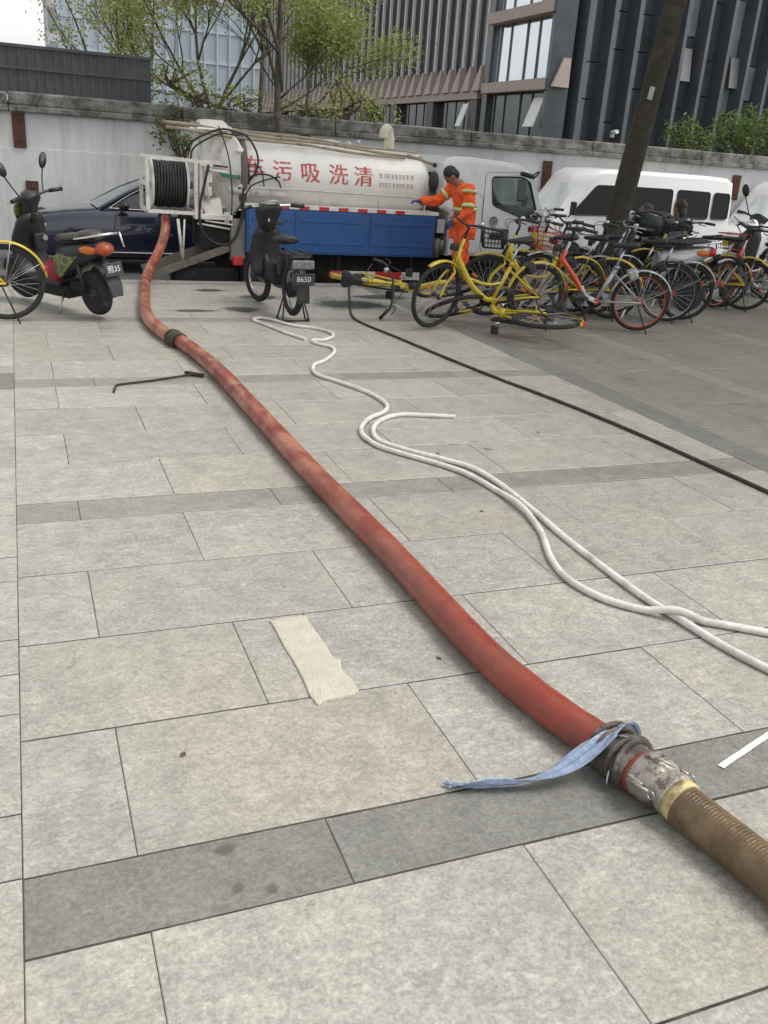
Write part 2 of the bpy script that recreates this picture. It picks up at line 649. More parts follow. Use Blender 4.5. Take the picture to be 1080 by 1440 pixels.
# mortar patch smeared over the small slab
mb = MB()
base = [(0.812, 3.05), (0.958, 3.055), (0.962, 2.92), (0.968, 2.80), (0.966, 2.70), (0.990, 2.695), (0.972, 2.64), (0.984, 2.56), (0.985, 2.485), (0.95, 2.468), (0.90, 2.458), (0.86, 2.462), (0.822, 2.440), (0.812, 2.49), (0.818, 2.62), (0.815, 2.80)]
out = []
for i, p in enumerate(base):
    q = base[(i + 1) % len(base)]
    for t in (0, 0.25, 0.5, 0.75):
        x = p[0] + (q[0] - p[0]) * t
        yy = p[1] + (q[1] - p[1]) * t
        out.append((x + random.uniform(-1, 1) * 0.002, yy + random.uniform(-1, 1) * 0.002))
n = len(out)
cx, cy = 0.895, 2.76
lo = [(x, yy, 0.001) for x, yy in out]
mid = [(cx + (x - cx) * 0.985, cy + (yy - cy) * 0.992, 0.006 + random.random() * 0.003) for x, yy in out]
inn = [(cx + (x - cx) * 0.9, cy + (yy - cy) * 0.95, 0.008 + random.random() * 0.002) for x, yy in out]
vs = lo + mid + inn + [(cx, cy, 0.009)]
fs = []
for a in range(2):
    for i in range(n):
        j = (i + 1) % n
        fs.append((a * n + i, a * n + j, (a + 1) * n + j, (a + 1) * n + i))
for i in range(n):
    fs.append((2 * n + i, 2 * n + (i + 1) % n, 3 * n))
mb.add(vs, fs)
M_MORTAR = mat('mortar', (0.50, 0.475, 0.395), 0.95, var=0.16, scale=14, bump=0.5, bscale=90, dirt=(0.43, 0.41, 0.34), dscale=7, dlo=0.5, dhi=0.7)
mp = mb.build('mortar_patch', M_MORTAR, plaza)
mp['label'] = 'pale irregular mortar patch smeared over a narrow slab'

# kerb stones
kerb = thing('kerb', None, None, (0, 0, 0))
tag(kerb, kind='structure')
q = MB(); q.box((0, 0, 0), (0.994, 0.17, 0.36), bev=0.012)
kme = q.mesh('kerb_stone'); kme.materials.append(S_KERB)
for i in range(-14, 26):
    o = bpy.data.objects.new('kerb_stone', kme)
    C.objects.link(o)
    o.parent = kerb
    o.location = (i + 0.3, KERB_Y - 0.085, -0.18 + random.uniform(-0.002, 0.002))

# damp patches and old stains, soft at the rim
def soft_mat(name, col, rough, amount):
    m = bpy.data.materials.new(name)
    m.use_nodes = True
    t = m.node_tree
    N, L = t.nodes.new, t.links.new
    b = t.nodes['Principled BSDF']
    b.inputs['Roughness'].default_value = rough
    tc = N('ShaderNodeTexCoord')
    ln = N('ShaderNodeVectorMath'); ln.operation = 'LENGTH'
    L(tc.outputs['Object'], ln.inputs[0])
    nz = N('ShaderNodeTexNoise')
    nz.inputs['Scale'].default_value = 14
    nz.inputs['Detail'].default_value = 5
    pos = N('ShaderNodeNewGeometry')
    L(pos.outputs['Position'], nz.inputs['Vector'])
    ad = N('ShaderNodeMath'); ad.operation = 'MULTIPLY_ADD'
    L(nz.outputs['Fac'], ad.inputs[0]); ad.inputs[1].default_value = 0.9
    L(ln.outputs['Value'], ad.inputs[2])
    mr = N('ShaderNodeMapRange'); mr.interpolation_type = 'SMOOTHSTEP'
    mr.inputs['From Min'].default_value = 0.75
    mr.inputs['From Max'].default_value = 1.25
    mr.inputs['To Min'].default_value = amount
    mr.inputs['To Max'].default_value = 0.0
    L(ad.outputs[0], mr.inputs['Value'])
    vc = N('ShaderNodeVectorMath'); vc.operation = 'SCALE'; vc.inputs[0].default_value = col
    m2 = N('ShaderNodeMapRange'); m2.inputs['To Min'].default_value = 0.75; m2.inputs['To Max'].default_value = 1.25
    L(nz.outputs['Fac'], m2.inputs['Value']); L(m2.outputs[0], vc.inputs['Scale'])
    L(vc.outputs[0], b.inputs['Base Color'])
    tr = N('ShaderNodeBsdfTransparent')
    ms = N('ShaderNodeMixShader')
    L(mr.outputs[0], ms.inputs[0]); L(tr.outputs[0], ms.inputs[1]); L(b.outputs[0], ms.inputs[2])
    L(ms.outputs[0], t.nodes['Material Output'].inputs['Surface'])
    return m
M_WET = soft_mat('damp_stone', (0.075, 0.072, 0.064), 0.4, 0.85)
M_STAIN = soft_mat('old_stain', (0.11, 0.105, 0.09), 0.6, 0.42)
def puddle(cx, cy, rx, ry, seed, m=None, nm='damp_patch'):
    n = 40
    q = MB()
    q.add([(1.25 * math.cos(2 * PI * i / n), 1.25 * math.sin(2 * PI * i / n), 0) for i in range(n)] + [(0, 0, 0)], [(i, (i + 1) % n, n) for i in range(n)])
    o = q.build(nm, m or M_WET, plaza, fix=False)
    o.location = (cx, cy, 0.0042)
    o.scale = (rx, ry, 1)
    o.rotation_euler = (0, 0, seed * 0.7)
for a in ((0.39, 1.87, 0.050, 0.026, 0), (0.395, 1.725, 0.028, 0.024, 1), (0.475, 1.70, 0.026, 0.028, 2), (2.75, 4.95, 0.06, 0.04, 3)):
    puddle(*a, m=M_STAIN, nm='stain')
for a in ((2.72, 11.1, 0.40, 0.26, 0), (2.30, 10.2, 0.34, 0.30, 0), (3.75, 10.6, 0.75, 0.50, 0), (4.35, 11.2, 0.6, 0.3, 0), (1.75, 10.1, 0.40, 0.12, 0), (2.2, 11.6, 0.3, 0.16, 0)):
    puddle(*a)

# ------------------------------------------------------------------ suction hose with its coupling
def hose_mat():
    m = bpy.data.materials.new('red_hose')
    m.use_nodes = True
    t = m.node_tree
    N, L = t.nodes.new, t.links.new
    b = t.nodes['Principled BSDF']
    pos = N('ShaderNodeNewGeometry').outputs['Position']
    def nz(s, d, sc=(1, 1, 1)):
        mp_ = N('ShaderNodeMapping')
        mp_.inputs['Scale'].default_value = sc
        L(pos, mp_.inputs['Vector'])
        n = N('ShaderNodeTexNoise')
        n.inputs['Scale'].default_value = s
        n.inputs['Detail'].default_value = d
        n.inputs['Roughness'].default_value = 0.65
        L(mp_.outputs[0], n.inputs['Vector'])
        return n.outputs['Fac']
    def mr(v, a, bb, lo, hi):
        r = N('ShaderNodeMapRange')
        r.inputs['From Min'].default_value = a
        r.inputs['From Max'].default_value = bb
        r.inputs['To Min'].default_value = lo
        r.inputs['To Max'].default_value = hi
        L(v, r.inputs['Value'])
        return r.outputs[0]
    def mix(f, a, bb):
        x = N('ShaderNodeMix')
        x.data_type = 'RGBA'
        L(f, x.inputs[0])
        for s, v in ((6, a), (7, bb)):
            if isinstance(v, tuple): x.inputs[s].default_value = (*v, 1)
            else: L(v, x.inputs[s])
        return x.outputs[2]
    c = mix(mr(nz(5, 5), 0.35, 0.65, 0, 1), (0.290, 0.052, 0.032), (0.185, 0.042, 0.030))
    # worn, chalky and muddy patches, more of them along the far half
    sep = N('ShaderNodeSeparateXYZ')
    L(pos, sep.inputs[0])
    far = mr(sep.outputs['Y'], 2.8, 5.5, 0.0, 1.0)
    worn = mr(nz(5.0, 6, (1.6, 0.7, 1.3)), 0.42, 0.58, 0.0, 0.88)
    mul = N('ShaderNodeMath'); mul.operation = 'MULTIPLY'
    L(worn, mul.inputs[0]); L(mr(far, 0, 1, 0.12, 1.0), mul.inputs[1])
    c = mix(mul.outputs[0], c, (0.43, 0.20, 0.12))
    pink = mr(nz(11, 5), 0.58, 0.72, 0.0, 0.25)
    mul2 = N('ShaderNodeMath'); mul2.operation = 'MULTIPLY'
    L(pink, mul2.inputs[0]); L(far, mul2.inputs[1])
    c = mix(mul2.outputs[0], c, (0.30, 0.12, 0.14))
    grime = mr(nz(9.0, 7, (1.0, 0.35, 1.0)), 0.50, 0.70, 0.0, 0.6)
    c = mix(grime, c, (0.15, 0.075, 0.05))
    L(c, b.inputs['Base Color'])
    L(mr(nz(30, 3), 0.3, 0.7, 0.24, 0.46), b.inputs['Roughness'])
    b.inputs['Specular IOR Level'].default_value = 0.45
    bp = N('ShaderNodeBump')
    bp.inputs['Strength'].default_value = 0.35
    bp.inputs['Distance'].default_value = 0.004
    ad = N('ShaderNodeMath'); ad.operation = 'ADD'
    L(nz(40, 4), ad.inputs[0])
    wv = N('ShaderNodeTexWave')
    wv.wave_type = 'BANDS'
    wv.bands_direction = 'Y'
    wv.inputs['Scale'].default_value = 16
    wv.inputs['Distortion'].default_value = 1.5
    L(pos, wv.inputs['Vector'])
    L(mr(wv.outputs['Fac'], 0, 1, 0, 0.35), ad.inputs[1])
    L(ad.outputs[0], bp.inputs['Height'])
    L(bp.outputs[0], b.inputs['Normal'])
    return m
M_RED = hose_mat()
hose = thing('suction_hose', 'thick red suction hose running across the paving into a brown corrugated end', 'hose', (1.45, 6.0, 0), world_built=True)
HR = 0.062
RED = [(1.90, 13.25, 0.80), (1.891, 13.1, 0.66), (1.838, 12.95, 0.49), (1.716, 12.65, 0.323), (1.563, 12.3, 0.17), (1.44, 11.8, 0.075), (1.36, 11.2, 0.064),
       (1.266, 10.518, 0.062), (1.181, 9.779, 0.062), (1.154, 9.131, 0.062), (1.203, 8.522, 0.062), (1.306, 8.037, 0.062), (1.39, 7.17, 0.062),
       (1.414, 6.125, 0.062), (1.426, 5.114, 0.062), (1.437, 4.412, 0.062), (1.458, 3.884, 0.062), (1.472, 3.443, 0.062), (1.476, 3.033, 0.062),
       (1.478, 2.693, 0.062), (1.490, 2.424, 0.062), (1.519, 2.223, 0.062), (1.553, 2.058, 0.062), (1.581, 1.965, 0.062), (1.604, 1.880, 0.062)]
cp = spline(RED, 14)
rr = [HR * (1 + 0.03 * noise.noise(Vector((i * 0.13, 3.1, 0))) + 0.012 * noise.noise(Vector((i * 0.5, 7.1, 0)))) for i in range(len(cp))]
mb = MB(); mb.tube([p - Vector((0, 0, 0.0008)) for p in cp], rr, 26)
mb.build('red_hose', M_RED, hose)
# mended joint bound with muddy rope
M_ROPE = mat('muddy_rope', (0.075, 0.068, 0.048), 0.95, var=0.5, scale=40, bump=0.8, bscale=150)
mb = MB()
a = Vector((1.24, 8.335, HR)); d = Vector((0.22, -1.0, 0)).normalized()
for i in range(9):
    c0 = a + d * (i * 0.022)
    ax = (d + Vector((random.uniform(-.25, .25), 0, random.uniform(-.25, .25)))).normalized()
    mb.ring(c0, ax, HR + 0.004 + random.uniform(0, 0.006), 0.010 + random.uniform(0, 0.004), 22, 6)
for i in range(10):
    p = a + d * random.uniform(0, 0.18) + Vector((random.uniform(-.03, .03), 0, HR + 0.008))
    mb.ell(p, (0.018, 0.022, 0.012), 8, 5)
mb.tube(spline([a + Vector((0.03, -0.1, HR)), a + Vector((0.09, -0.13, 0.02)), a + Vector((0.12, -0.2, -0.054))], 5), 0.005, 6)
mb.build('rope_binding', M_ROPE, hose)
# coupling
D = Vector((0.168, -0.986, 0)).normalized()
E0 = Vector((1.604, 1.880, HR))
def along(s, dz=0): return E0 + D * s + Vector((0, 0, dz))
M_TAPE = mat('dirty_wrap', (0.085, 0.075, 0.066), 0.85, var=0.5, scale=22, bump=0.9, bscale=45, dirt=(0.20, 0.175, 0.15), dscale=11, dlo=0.5, dhi=0.68)
M_COUP = mat('cast_aluminium', (0.40, 0.37, 0.33), 0.48, 0.7, var=0.25, scale=14, bump=0.4, bscale=80, dirt=(0.12, 0.085, 0.06), dscale=16, dlo=0.5, dhi=0.66)
mb = MB()
prof = []
rnd = random.Random(5)
sec = []
for i in range(16):
    s_ = -0.035 + 0.145 * i / 15
    ring_ = []
    u = Vector((0, 0, 1)); w = D.cross(u)
    for j in range(28):
        an = 2 * PI * j / 28
        k = HR + 0.012 + 0.006 * noise.noise(Vector((i * 0.5, math.cos(an) * 2, math.sin(an) * 2))) + (0.003 if i % 3 == 0 else 0)
        if i in (0, 15): k = HR + 0.001
        p = along(s_) + (u * math.cos(an) + w * math.sin(an)) * k
        ring_.append(Vector((p.x, p.y, max(p.z, 0.002))))
    sec.append(ring_)
mb.loft(sec)
mb.build('tape_wrap', M_TAPE, hose)
mb = MB()
mb.tube(spline([along(0.02, 0.078) + Vector((-.02, 0, 0)), along(0.05, 0.084), along(0.06, 0.081) + Vector((.03, 0, -.004)), along(0.045, 0.07) + Vector((.05, .01, -.02))], 5), 0.004, 6)
mb.build('wrap_wire', M_STEEL, hose)
mb = MB()
mb.tube(spline([along(0.06, 0.0) + Vector((-.075, -.02, 0)), along(0.06, -0.03) + Vector((-.085, -.03, 0)), along(0.065, -0.045) + Vector((-.08, -.03, 0))], 4), 0.004, 6)
mb.build('wrap_wire', M_STEEL, hose)
for k in range(5):
    mb = MB()
    s0 = -0.02 + k * 0.028
    ax_ = (D + Vector((random.uniform(-.3, .3), 0, random.uniform(-.3, .3)))).normalized()
    mb.ring(along(s0, 0.012), ax_, HR + 0.012, 0.0055 + random.random() * 0.004, 26, 6, flat=1.6)
    mb.build('rag_strip', M_TAPE, hose)
mb = MB(); mb.lathe([(HR - 0.004, 0.105), (HR + 0.006, 0.108), (HR + 0.007, 0.132), (HR - 0.002, 0.137)], E0, D, 28)
mb.build('red_gasket', M_RED, hose)
mb = MB()
mb.lathe([(0.050, 0.128), (0.071, 0.130), (0.076, 0.140), (0.076, 0.185), (0.0745, 0.200), (0.068, 0.212), (0.062, 0.216), (0.062, 0.232), (0.069, 0.236), (0.069, 0.254), (0.060, 0.262)], E0 + Vector((0, 0, 0.014)), D, 32)
mb.build('coupling_body', M_COUP, hose, sharp=40)
for sgn in (-1, 1):
    mb = MB()
    side = D.cross(Vector((0, 0, 1))) * sgn
    c0 = along(0.165, 0.014) + side * 0.072 + Vector((0, 0, 0.012))
    mb.box(c0, (0.020, 0.055, 0.028), rot=(0, 0, math.atan2(-D.x, D.y)), bev=0.004)
    mb.tube([c0 + D * -0.02 + side * 0.012, c0 + D * 0.03 + side * 0.014 + Vector((0, 0, 0.008)), c0 + D * 0.062 + side * 0.012 + Vector((0, 0, 0.012))], [0.007, 0.006, 0.005], 8)
    mb.build('cam_lever', M_COUP, hose)
    mb = MB(); mb.ring(c0 + D * 0.068 + side * 0.012 + Vector((0, 0, 0.006)), D.cross(Vector((0, 0, 1))), 0.013, 0.0022, 18, 6)
    mb.build('pull_ring', M_STEEL, hose)
mb = MB()
tp = along(0.166, 0.014 + 0.0765)
mb.box(tp, (0.042, 0.040, 0.012), rot=(0, 0, math.atan2(-D.x, D.y)), bev=0.004)
mb.tube([tp + Vector((-.018, -.01, .006)), tp + D * 0.03 + Vector((-.014, 0, .012)), tp + D * 0.058 + Vector((.008, 0, .002))], 0.004, 6)
mb.build('latch_plate', M_COUP, hose)
M_YEL = mat('worn_yellow_band', (0.50, 0.43, 0.20), 0.5, var=0.25, scale=20, dirt=(0.20, 0.15, 0.08), dscale=16, dlo=0.42, dhi=0.6)
mb = MB(); mb.lathe([(0.060, 0.256), (0.0665, 0.258), (0.0665, 0.286), (0.060, 0.290)], E0 + Vector((0, 0, 0.010)), D, 30)
mb.build('yellow_band', M_YEL, hose)
# brown ribbed length
M_BROWN = mat('brown_ribbed_hose', (0.115, 0.075, 0.036), 0.34, var=0.4, scale=7, dirt=(0.20, 0.145, 0.075), dscale=9, dlo=0.45, dhi=0.75, bump=0.3, bscale=60)
BR = [along(0.26, 0.006), along(0.31, 0.004), (1.666, 1.526, 0.0645), (1.685, 1.419, 0.0645), (1.700, 1.312, 0.0645), (1.712, 1.20, 0.0645), (1.722, 1.05, 0.0645), (1.725, 0.80, 0.0645), (1.71, 0.40, 0.0645), (1.68, -0.1, 0.0645)]
bp_ = spline(BR, 40)
# resample evenly so the ribs are regular
ev = [bp_[0]]
acc = 0
step = 0.0026
for p, q in zip(bp_, bp_[1:]):
    seg = (q - p).length
    while acc + seg >= step:
        t = (step - acc) / seg
        p = p.lerp(q, t)
        ev.append(p.copy())
        seg = (q - p).length
        acc = 0
    acc += seg
rb = [0.0625 + (0.0012 if (i // 2) % 2 else 0.0) + 0.0012 * noise.noise(Vector((i * 0.02, 0.3, 0))) for i in range(len(ev))]
mb = MB(); mb.tube(ev, rb, 26)
mb.build('brown_hose', M_BROWN, hose)

# twisted blue plastic strip tied round the wrap
def film_mat(name, col):
    m = mat(name, col, 0.35, var=0.25, scale=30, bump=0.5, bscale=50, dirt=(0.42, 0.42, 0.42), dscale=25, dlo=0.5, dhi=0.75)
    m.node_tree.nodes['Principled BSDF'].inputs['Transmission Weight'].default_value = 0.12
    return m
M_FILM = film_mat('blue_film', (0.27, 0.35, 0.50))
SP = [(1.086, 1.930, 0.012), (1.135, 1.905, 0.016), (1.19, 1.885, 0.020), (1.245, 1.872, 0.024), (1.30, 1.862, 0.030), (1.36, 1.856, 0.040), (1.42, 1.856, 0.058), (1.475, 1.860, 0.082), (1.530, 1.866, 0.110),
      (1.575, 1.872, 0.135), (1.618, 1.880, 0.149), (1.658, 1.888, 0.140), (1.692, 1.896, 0.10), (1.703, 1.900, 0.055)]
pts = spline(SP, 10)
W = len(pts)
sec = []
for i, p in enumerate(pts):
    f_ = i / (W - 1)
    t = (pts[min(i + 1, W - 1)] - pts[max(i - 1, 0)]).normalized()
    up = Vector((0, 0, 1))
    b_ = t.cross(up).normalized()
    up = b_.cross(t)
    tw = 0.55 * math.sin(f_ * 9.0) + 0.5
    wd = (0.031 if f_ > 0.05 else 0.024) * (1 + 0.16 * math.sin(f_ * 11 + 1)) * (0.8 if f_ > 0.7 else 1)
    ring_ = []
    prof = [(-1, 0.05), (-0.55, 0.30), (-0.15, 0.02), (0.2, 0.34), (0.6, 0.05), (1.0, 0.22), (1.0, 0.10), (0.6, -0.10), (0.2, 0.16), (-0.15, -0.16), (-0.55, 0.12), (-1, -0.08)]
    for k, (x, z) in enumerate(prof):
        j = 0.34 * noise.noise(Vector((f_ * 7, k * 0.9, 1.7))) + 0.08 * noise.noise(Vector((f_ * 30, k * 0.9, 4.7)))
        xx, zz = x * wd, (z + j) * wd * 0.75
        q_ = p + b_ * (xx * math.cos(tw) - zz * math.sin(tw)) + up * (xx * math.sin(tw) + zz * math.cos(tw))
        ring_.append(Vector((q_.x, q_.y, max(q_.z, 0.0035))))
    sec.append(ring_)
mb = MB(); mb.loft(sec, smooth=False)
for k in range(7):
    p = Vector((1.088, 1.93, 0.012))
    e = p + Vector((-0.02 - random.random() * 0.012, random.uniform(-.022, .022), random.uniform(-.006, .012)))
    mb.tube([p, e], [0.006, 0.002], 5)
single(mb, 'plastic_strip', M_FILM, 'twisted pale blue plastic strip tied round the hose coupling', 'plastic strip', (1.35, 1.88, 0))

# strip of white paper
mb = MB()
sec = []
for i in range(11):
    t = i / 10
    x, y = 1.955 + 0.37 * t, 1.778 + 0.125 * t
    z = 0.0035 + 0.002 * math.sin(t * 9) ** 2
    sec.append([(x - 0.004, y + 0.010, z), (x + 0.004, y - 0.010, z + 0.001), (x + 0.004, y - 0.010, z + 0.0016), (x - 0.004, y + 0.010, z + 0.0006)])
mb.loft(sec, smooth=False)
single(mb, 'paper_strip', mat('white_paper', (0.80, 0.79, 0.77), 0.8, var=0.04), 'narrow strip of white paper lying on a dark paving band', 'paper strip', (2.14, 1.84, 0))

# white lay-flat hose, doubled back on itself
M_WHOSE = mat('white_hose', (0.68, 0.65, 0.62), 0.6, var=0.16, scale=25, dirt=(0.44, 0.41, 0.38), dscale=6, dlo=0.45, dhi=0.75, bump=0.3, bscale=120)
W1 = [(2.543, 8.45), (2.425, 8.809), (2.338, 9.191), (2.269, 9.473), (2.362, 9.6), (2.487, 9.475), (2.605, 9.191), (2.791, 9.033), (2.904, 8.802), (2.864, 8.583), (2.713, 8.411), (2.60, 8.40), (2.58, 8.30), (2.62, 8.20), (2.689, 8.08), (2.643, 7.859), (2.461, 7.543), (2.285, 7.333), (2.217, 7.025), (2.333, 6.723), (2.449, 6.372), (2.463, 6.055), (2.368, 5.852), (2.205, 5.707), (2.067, 5.499), (2.014, 5.294), (2.037, 5.091), (2.145, 4.898), (2.289, 4.68), (2.378, 4.468), (2.418, 4.182), (2.418, 3.895), (2.361, 3.609), (2.24, 3.302), (2.198, 3.077), (2.25, 2.871), (2.369, 2.729), (2.481, 2.636), (2.6, 2.556), (2.756, 2.437), (2.912, 2.325), (3.1, 2.2)]
W2 = [(2.845, 5.658), (2.648, 5.722), (2.471, 5.763), (2.317, 5.692), (2.178, 5.534), (2.10, 5.346), (2.09, 5.174), (2.19, 4.979), (2.345, 4.769), (2.455, 4.588), (2.49, 4.279), (2.472, 3.869), (2.445, 3.512), (2.436, 3.201), (2.436, 2.869), (2.46, 2.64), (2.492, 2.386), (2.54, 2.204), (2.6, 2.017), (2.70, 1.75)]
wh = thing('water_hose', 'long off-white hose doubled back in wavy loops on the paving', 'hose', (2.4, 5.5, 0), world_built=True)
def zz(p, other, r, lift):
    # the strand that crosses on top is carried over the one below
    z = r
    for q in other:
        dd = math.hypot(p.x - q.x, p.y - q.y)
        z = max(z, r + lift * max(0, 1 - (dd / 0.075) ** 2))
    return z
s2 = [Vector((p.x, p.y, 0.016)) for p in spline([(a, b, 0) for a, b in W2], 9)]
s1 = spline([(a, b, 0) for a, b in W1], 9)
near = s2
s1z = []
for i, p in enumerate(s1):
    z = 0.016
    z = zz(p, s2, 0.016, 0.031)
    if i < 14:
        z = max(z, zz(p, s1[88:112], 0.016, 0.031))
    s1z.append(Vector((p.x, p.y, z)))
for _ in range(3):
    s1z = [s1z[0]] + [Vector((b.x, b.y, max(b.z * 0.5, (a.z + b.z * 2 + c.z) / 4))) for a, b, c in zip(s1z, s1z[1:], s1z[2:])] + [s1z[-1]]
mb = MB(); mb.tube(s1z, [0.0165 * (1 + 0.06 * noise.noise(p * 5)) for p in s1z], 12)
mb.build('hose_length', M_WHOSE, wh)
mb = MB(); mb.tube(s2, [0.0165 * (1 + 0.06 * noise.noise(p * 5)) for p in s2], 12)
mb.build('hose_length', M_WHOSE, wh)

# thin black hose from the truck
BLK = [(4.75, 13.1, -0.285), (4.62, 12.75, -0.28), (4.52, 12.62, -0.2), (4.46, 12.52, 0.02), (4.334, 12.35, 0.018), (3.779, 10.719, 0.013), (3.476, 9.75, 0.013), (3.45, 9.25, 0.013), (3.545, 8.514, 0.013), (3.644, 7.67, 0.013), (3.771, 6.756, 0.013), (3.902, 6.029, 0.013), (3.982, 5.445, 0.013), (4.029, 4.904, 0.013), (4.058, 4.345, 0.013), (4.083, 3.865, 0.013), (4.09, 3.225, 0.013), (4.05, 2.4, 0.013)]
mb = MB(); mb.tube(spline(BLK, 10), 0.0125, 10)
single(mb, 'jetting_hose', mat('black_rubber_hose', (0.030, 0.027, 0.022), 0.6, var=0.3, scale=12, dirt=(0.09, 0.08, 0.06), dscale=9), 'thin black rubber hose running over the paving from under the truck', 'hose', (3.8, 7.0, 0))

# manhole hook
M_RUST = mat('rusty_iron', (0.055, 0.040, 0.028), 0.75, 0.4, var=0.4, scale=30, dirt=(0.12, 0.065, 0.035), dscale=18)
hk = thing('lifting_hook', 'rusty iron lifting hook with a crossbar handle on the paving', 'hook', (0.9, 6.95, 0), world_built=True)
mb = MB(); mb.tube([(0.562, 6.637, 0.010), (0.590, 6.80, 0.010), (0.602, 6.835, 0.010), (0.63, 6.855, 0.010), (0.882, 6.951, 0.011), (1.17, 7.089, 0.014), (1.215, 7.10, 0.016)], 0.0085, 8)
mb.build('rod', M_RUST, hk)
mb = MB(); mb.box((1.225, 7.105, 0.0155), (0.165, 0.030, 0.030), rot=(0, 0, math.atan2(-0.107, 0.123)), bev=0.004)
mb.build('crossbar', M_RUST, hk)
# few scraps of litter
M_LEAFBR = mat('dry_leaf', (0.10, 0.07, 0.04), 0.8, var=0.3)
for (x, y, a), lab in zip(((2.38, 4.92, 0.4), (3.3, 5.25, 1.2), (2.2, 3.95, 0.2), (1.35, 2.62, 2.0), (0.35, 2.3, 0.9)), ('small dry brown leaf scrap lying beside the white hose loop', 'small dry brown leaf scrap lying between the white and black hoses', 'small dry brown leaf scrap lying by the doubled white hose', 'small dry brown leaf scrap lying close to the red hose', 'small dry brown leaf scrap lying on a big slab near the dark band')):
    mb = MB()
    pts = [(-0.014, 0, 0.003), (0, 0.009, 0.006), (0.016, 0, 0.004), (0, -0.009, 0.005), (-0.014, 0, 0.0022), (0, 0.009, 0.0052), (0.016, 0, 0.0032), (0, -0.009, 0.0042)]
    M4 = Matrix.Translation((x, y, 0.0)) @ Matrix.Rotation(a, 4, 'Z')
    mb.add([M4 @ Vector(p) for p in pts], [(0, 1, 2, 3), (7, 6, 5, 4), (0, 4, 5, 1), (1, 5, 6, 2), (2, 6, 7, 3), (3, 7, 4, 0)])
    single(mb, 'dry_leaf', M_LEAFBR, lab, 'leaf', (x, y, 0), group='dry leaf scraps on the paving')
# ------------------------------------------------------------------ retaining wall across the road
def wall_mat(name, base, streak, top_dark):
    m = bpy.data.materials.new(name)
    m.use_nodes = True
    t = m.node_tree
    N, L = t.nodes.new, t.links.new
    b = t.nodes['Principled BSDF']
    pos = N('ShaderNodeNewGeometry').outputs['Position']
    def nz(s, d, sc=(1, 1, 1)):
        q = N('ShaderNodeMapping')
        q.inputs['Scale'].default_value = sc
        L(pos, q.inputs['Vector'])
        n = N('ShaderNodeTexNoise')
        n.inputs['Scale'].default_value = s
        n.inputs['Detail'].default_value = d
        n.inputs['Roughness'].default_value = 0.68
        L(q.outputs[0], n.inputs['Vector'])
        return n.outputs['Fac']
    def mr(v, a, bb, lo, hi):
        r = N('ShaderNodeMapRange')
        r.inputs['From Min'].default_value = a
        r.inputs['From Max'].default_value = bb
        r.inputs['To Min'].default_value = lo
        r.inputs['To Max'].default_value = hi
        L(v, r.inputs['Value'])
        return r.outputs[0]
    def mix(f, a, bb):
        x = N('ShaderNodeMix')
        x.data_type = 'RGBA'
        L(f, x.inputs[0])
        for s, v in ((6, a), (7, bb)):
            if isinstance(v, tuple): x.inputs[s].default_value = (*v, 1)
            else: L(v, x.inputs[s])
        return x.outputs[2]
    c = mix(mr(nz(0.7, 5), 0.4, 0.65, 0, 1), base, tuple(k * 0.84 for k in base))
    c = mix(mr(nz(1.6, 6, (3.2, 1, 0.22)), 0.50, 0.70, 0, 0.55), c, streak)
    c = mix(mr(nz(5.5, 4), 0.66, 0.74, 0, 0.7), c, streak)
    if top_dark:
        c = mix(mr(nz(2.0, 7, (1.5, 1, 2.2)), 0.40, 0.58, 0, 0.92), c, top_dark)
        c = mix(mr(nz(9, 4, (4, 1, 0.5)), 0.56, 0.68, 0, 0.6), c, tuple(min(1, k * 1.15) for k in base))
    L(c, b.inputs['Base Color'])
    b.inputs['Roughness'].default_value = 0.9
    return m
M_WALL = wall_mat('whitewashed_concrete', (0.70, 0.715, 0.70), (0.40, 0.41, 0.40), None)
M_CAP = wall_mat('stained_concrete', (0.25, 0.248, 0.235), (0.12, 0.118, 0.11), (0.06, 0.058, 0.052))
WY = 18.5
wall = thing('retaining_wall', 'whitewashed concrete retaining wall with stained coping behind the parked vehicles', 'wall', (4, WY + 0.2, -0.3), world_built=True)
mb = MB()
mb.box((4, WY + 0.26, 0.86), (130, 0.48, 2.32))
mb.build('wall_face', M_WALL, wall)
mb = MB(); mb.box((4, WY + 0.245, 0.56), (130, 0.49, 1.72))
mb.build('plinth', M_WALL, wall)
rnd = random.Random(3)
x = -30.0
while x < 44:
    w_ = 3.0
    mb = MB()
    mb.box((x + w_ / 2, WY + 0.20, 2.07), (w_ - 0.012, 0.64, 0.10), bev=0.015)
    mb.box((x + w_ / 2, WY + 0.21, 2.22 + rnd.uniform(-0.01, 0.01)), (w_ - 0.012, 0.56, 0.22), bev=0.03)
    mb.build('coping_stone', M_CAP, wall)
    x += w_
M_PLATE = mat('brown_steel', (0.085, 0.034, 0.025), 0.75, var=0.35, scale=10, dirt=(0.14, 0.06, 0.035), dscale=8)
for (px_, z0, z1) in ((0.15, 1.43, 2.0), (0.30, 0.52, 0.88), (10.95, 1.28, 1.86), (5.4, 1.43, 2.0), (16.2, 1.3, 1.86)):
    mb = MB()
    mb.box((px_, WY - 0.012, (z0 + z1) / 2), (0.215, 0.05, z1 - z0), bev=0.006)
    pl = mb.build('steel_plate', M_PLATE, wall)
    for zz_ in (z0 + 0.12, z1 - 0.12):
        q = MB(); q.lathe([(0.024, 0), (0.024, 0.014), (0.014, 0.018), (0.014, 0.03)], (px_, WY - 0.036, zz_), (0, -1, 0), 6, smooth=False)
        q.build('bolt', M_RUST, pl)

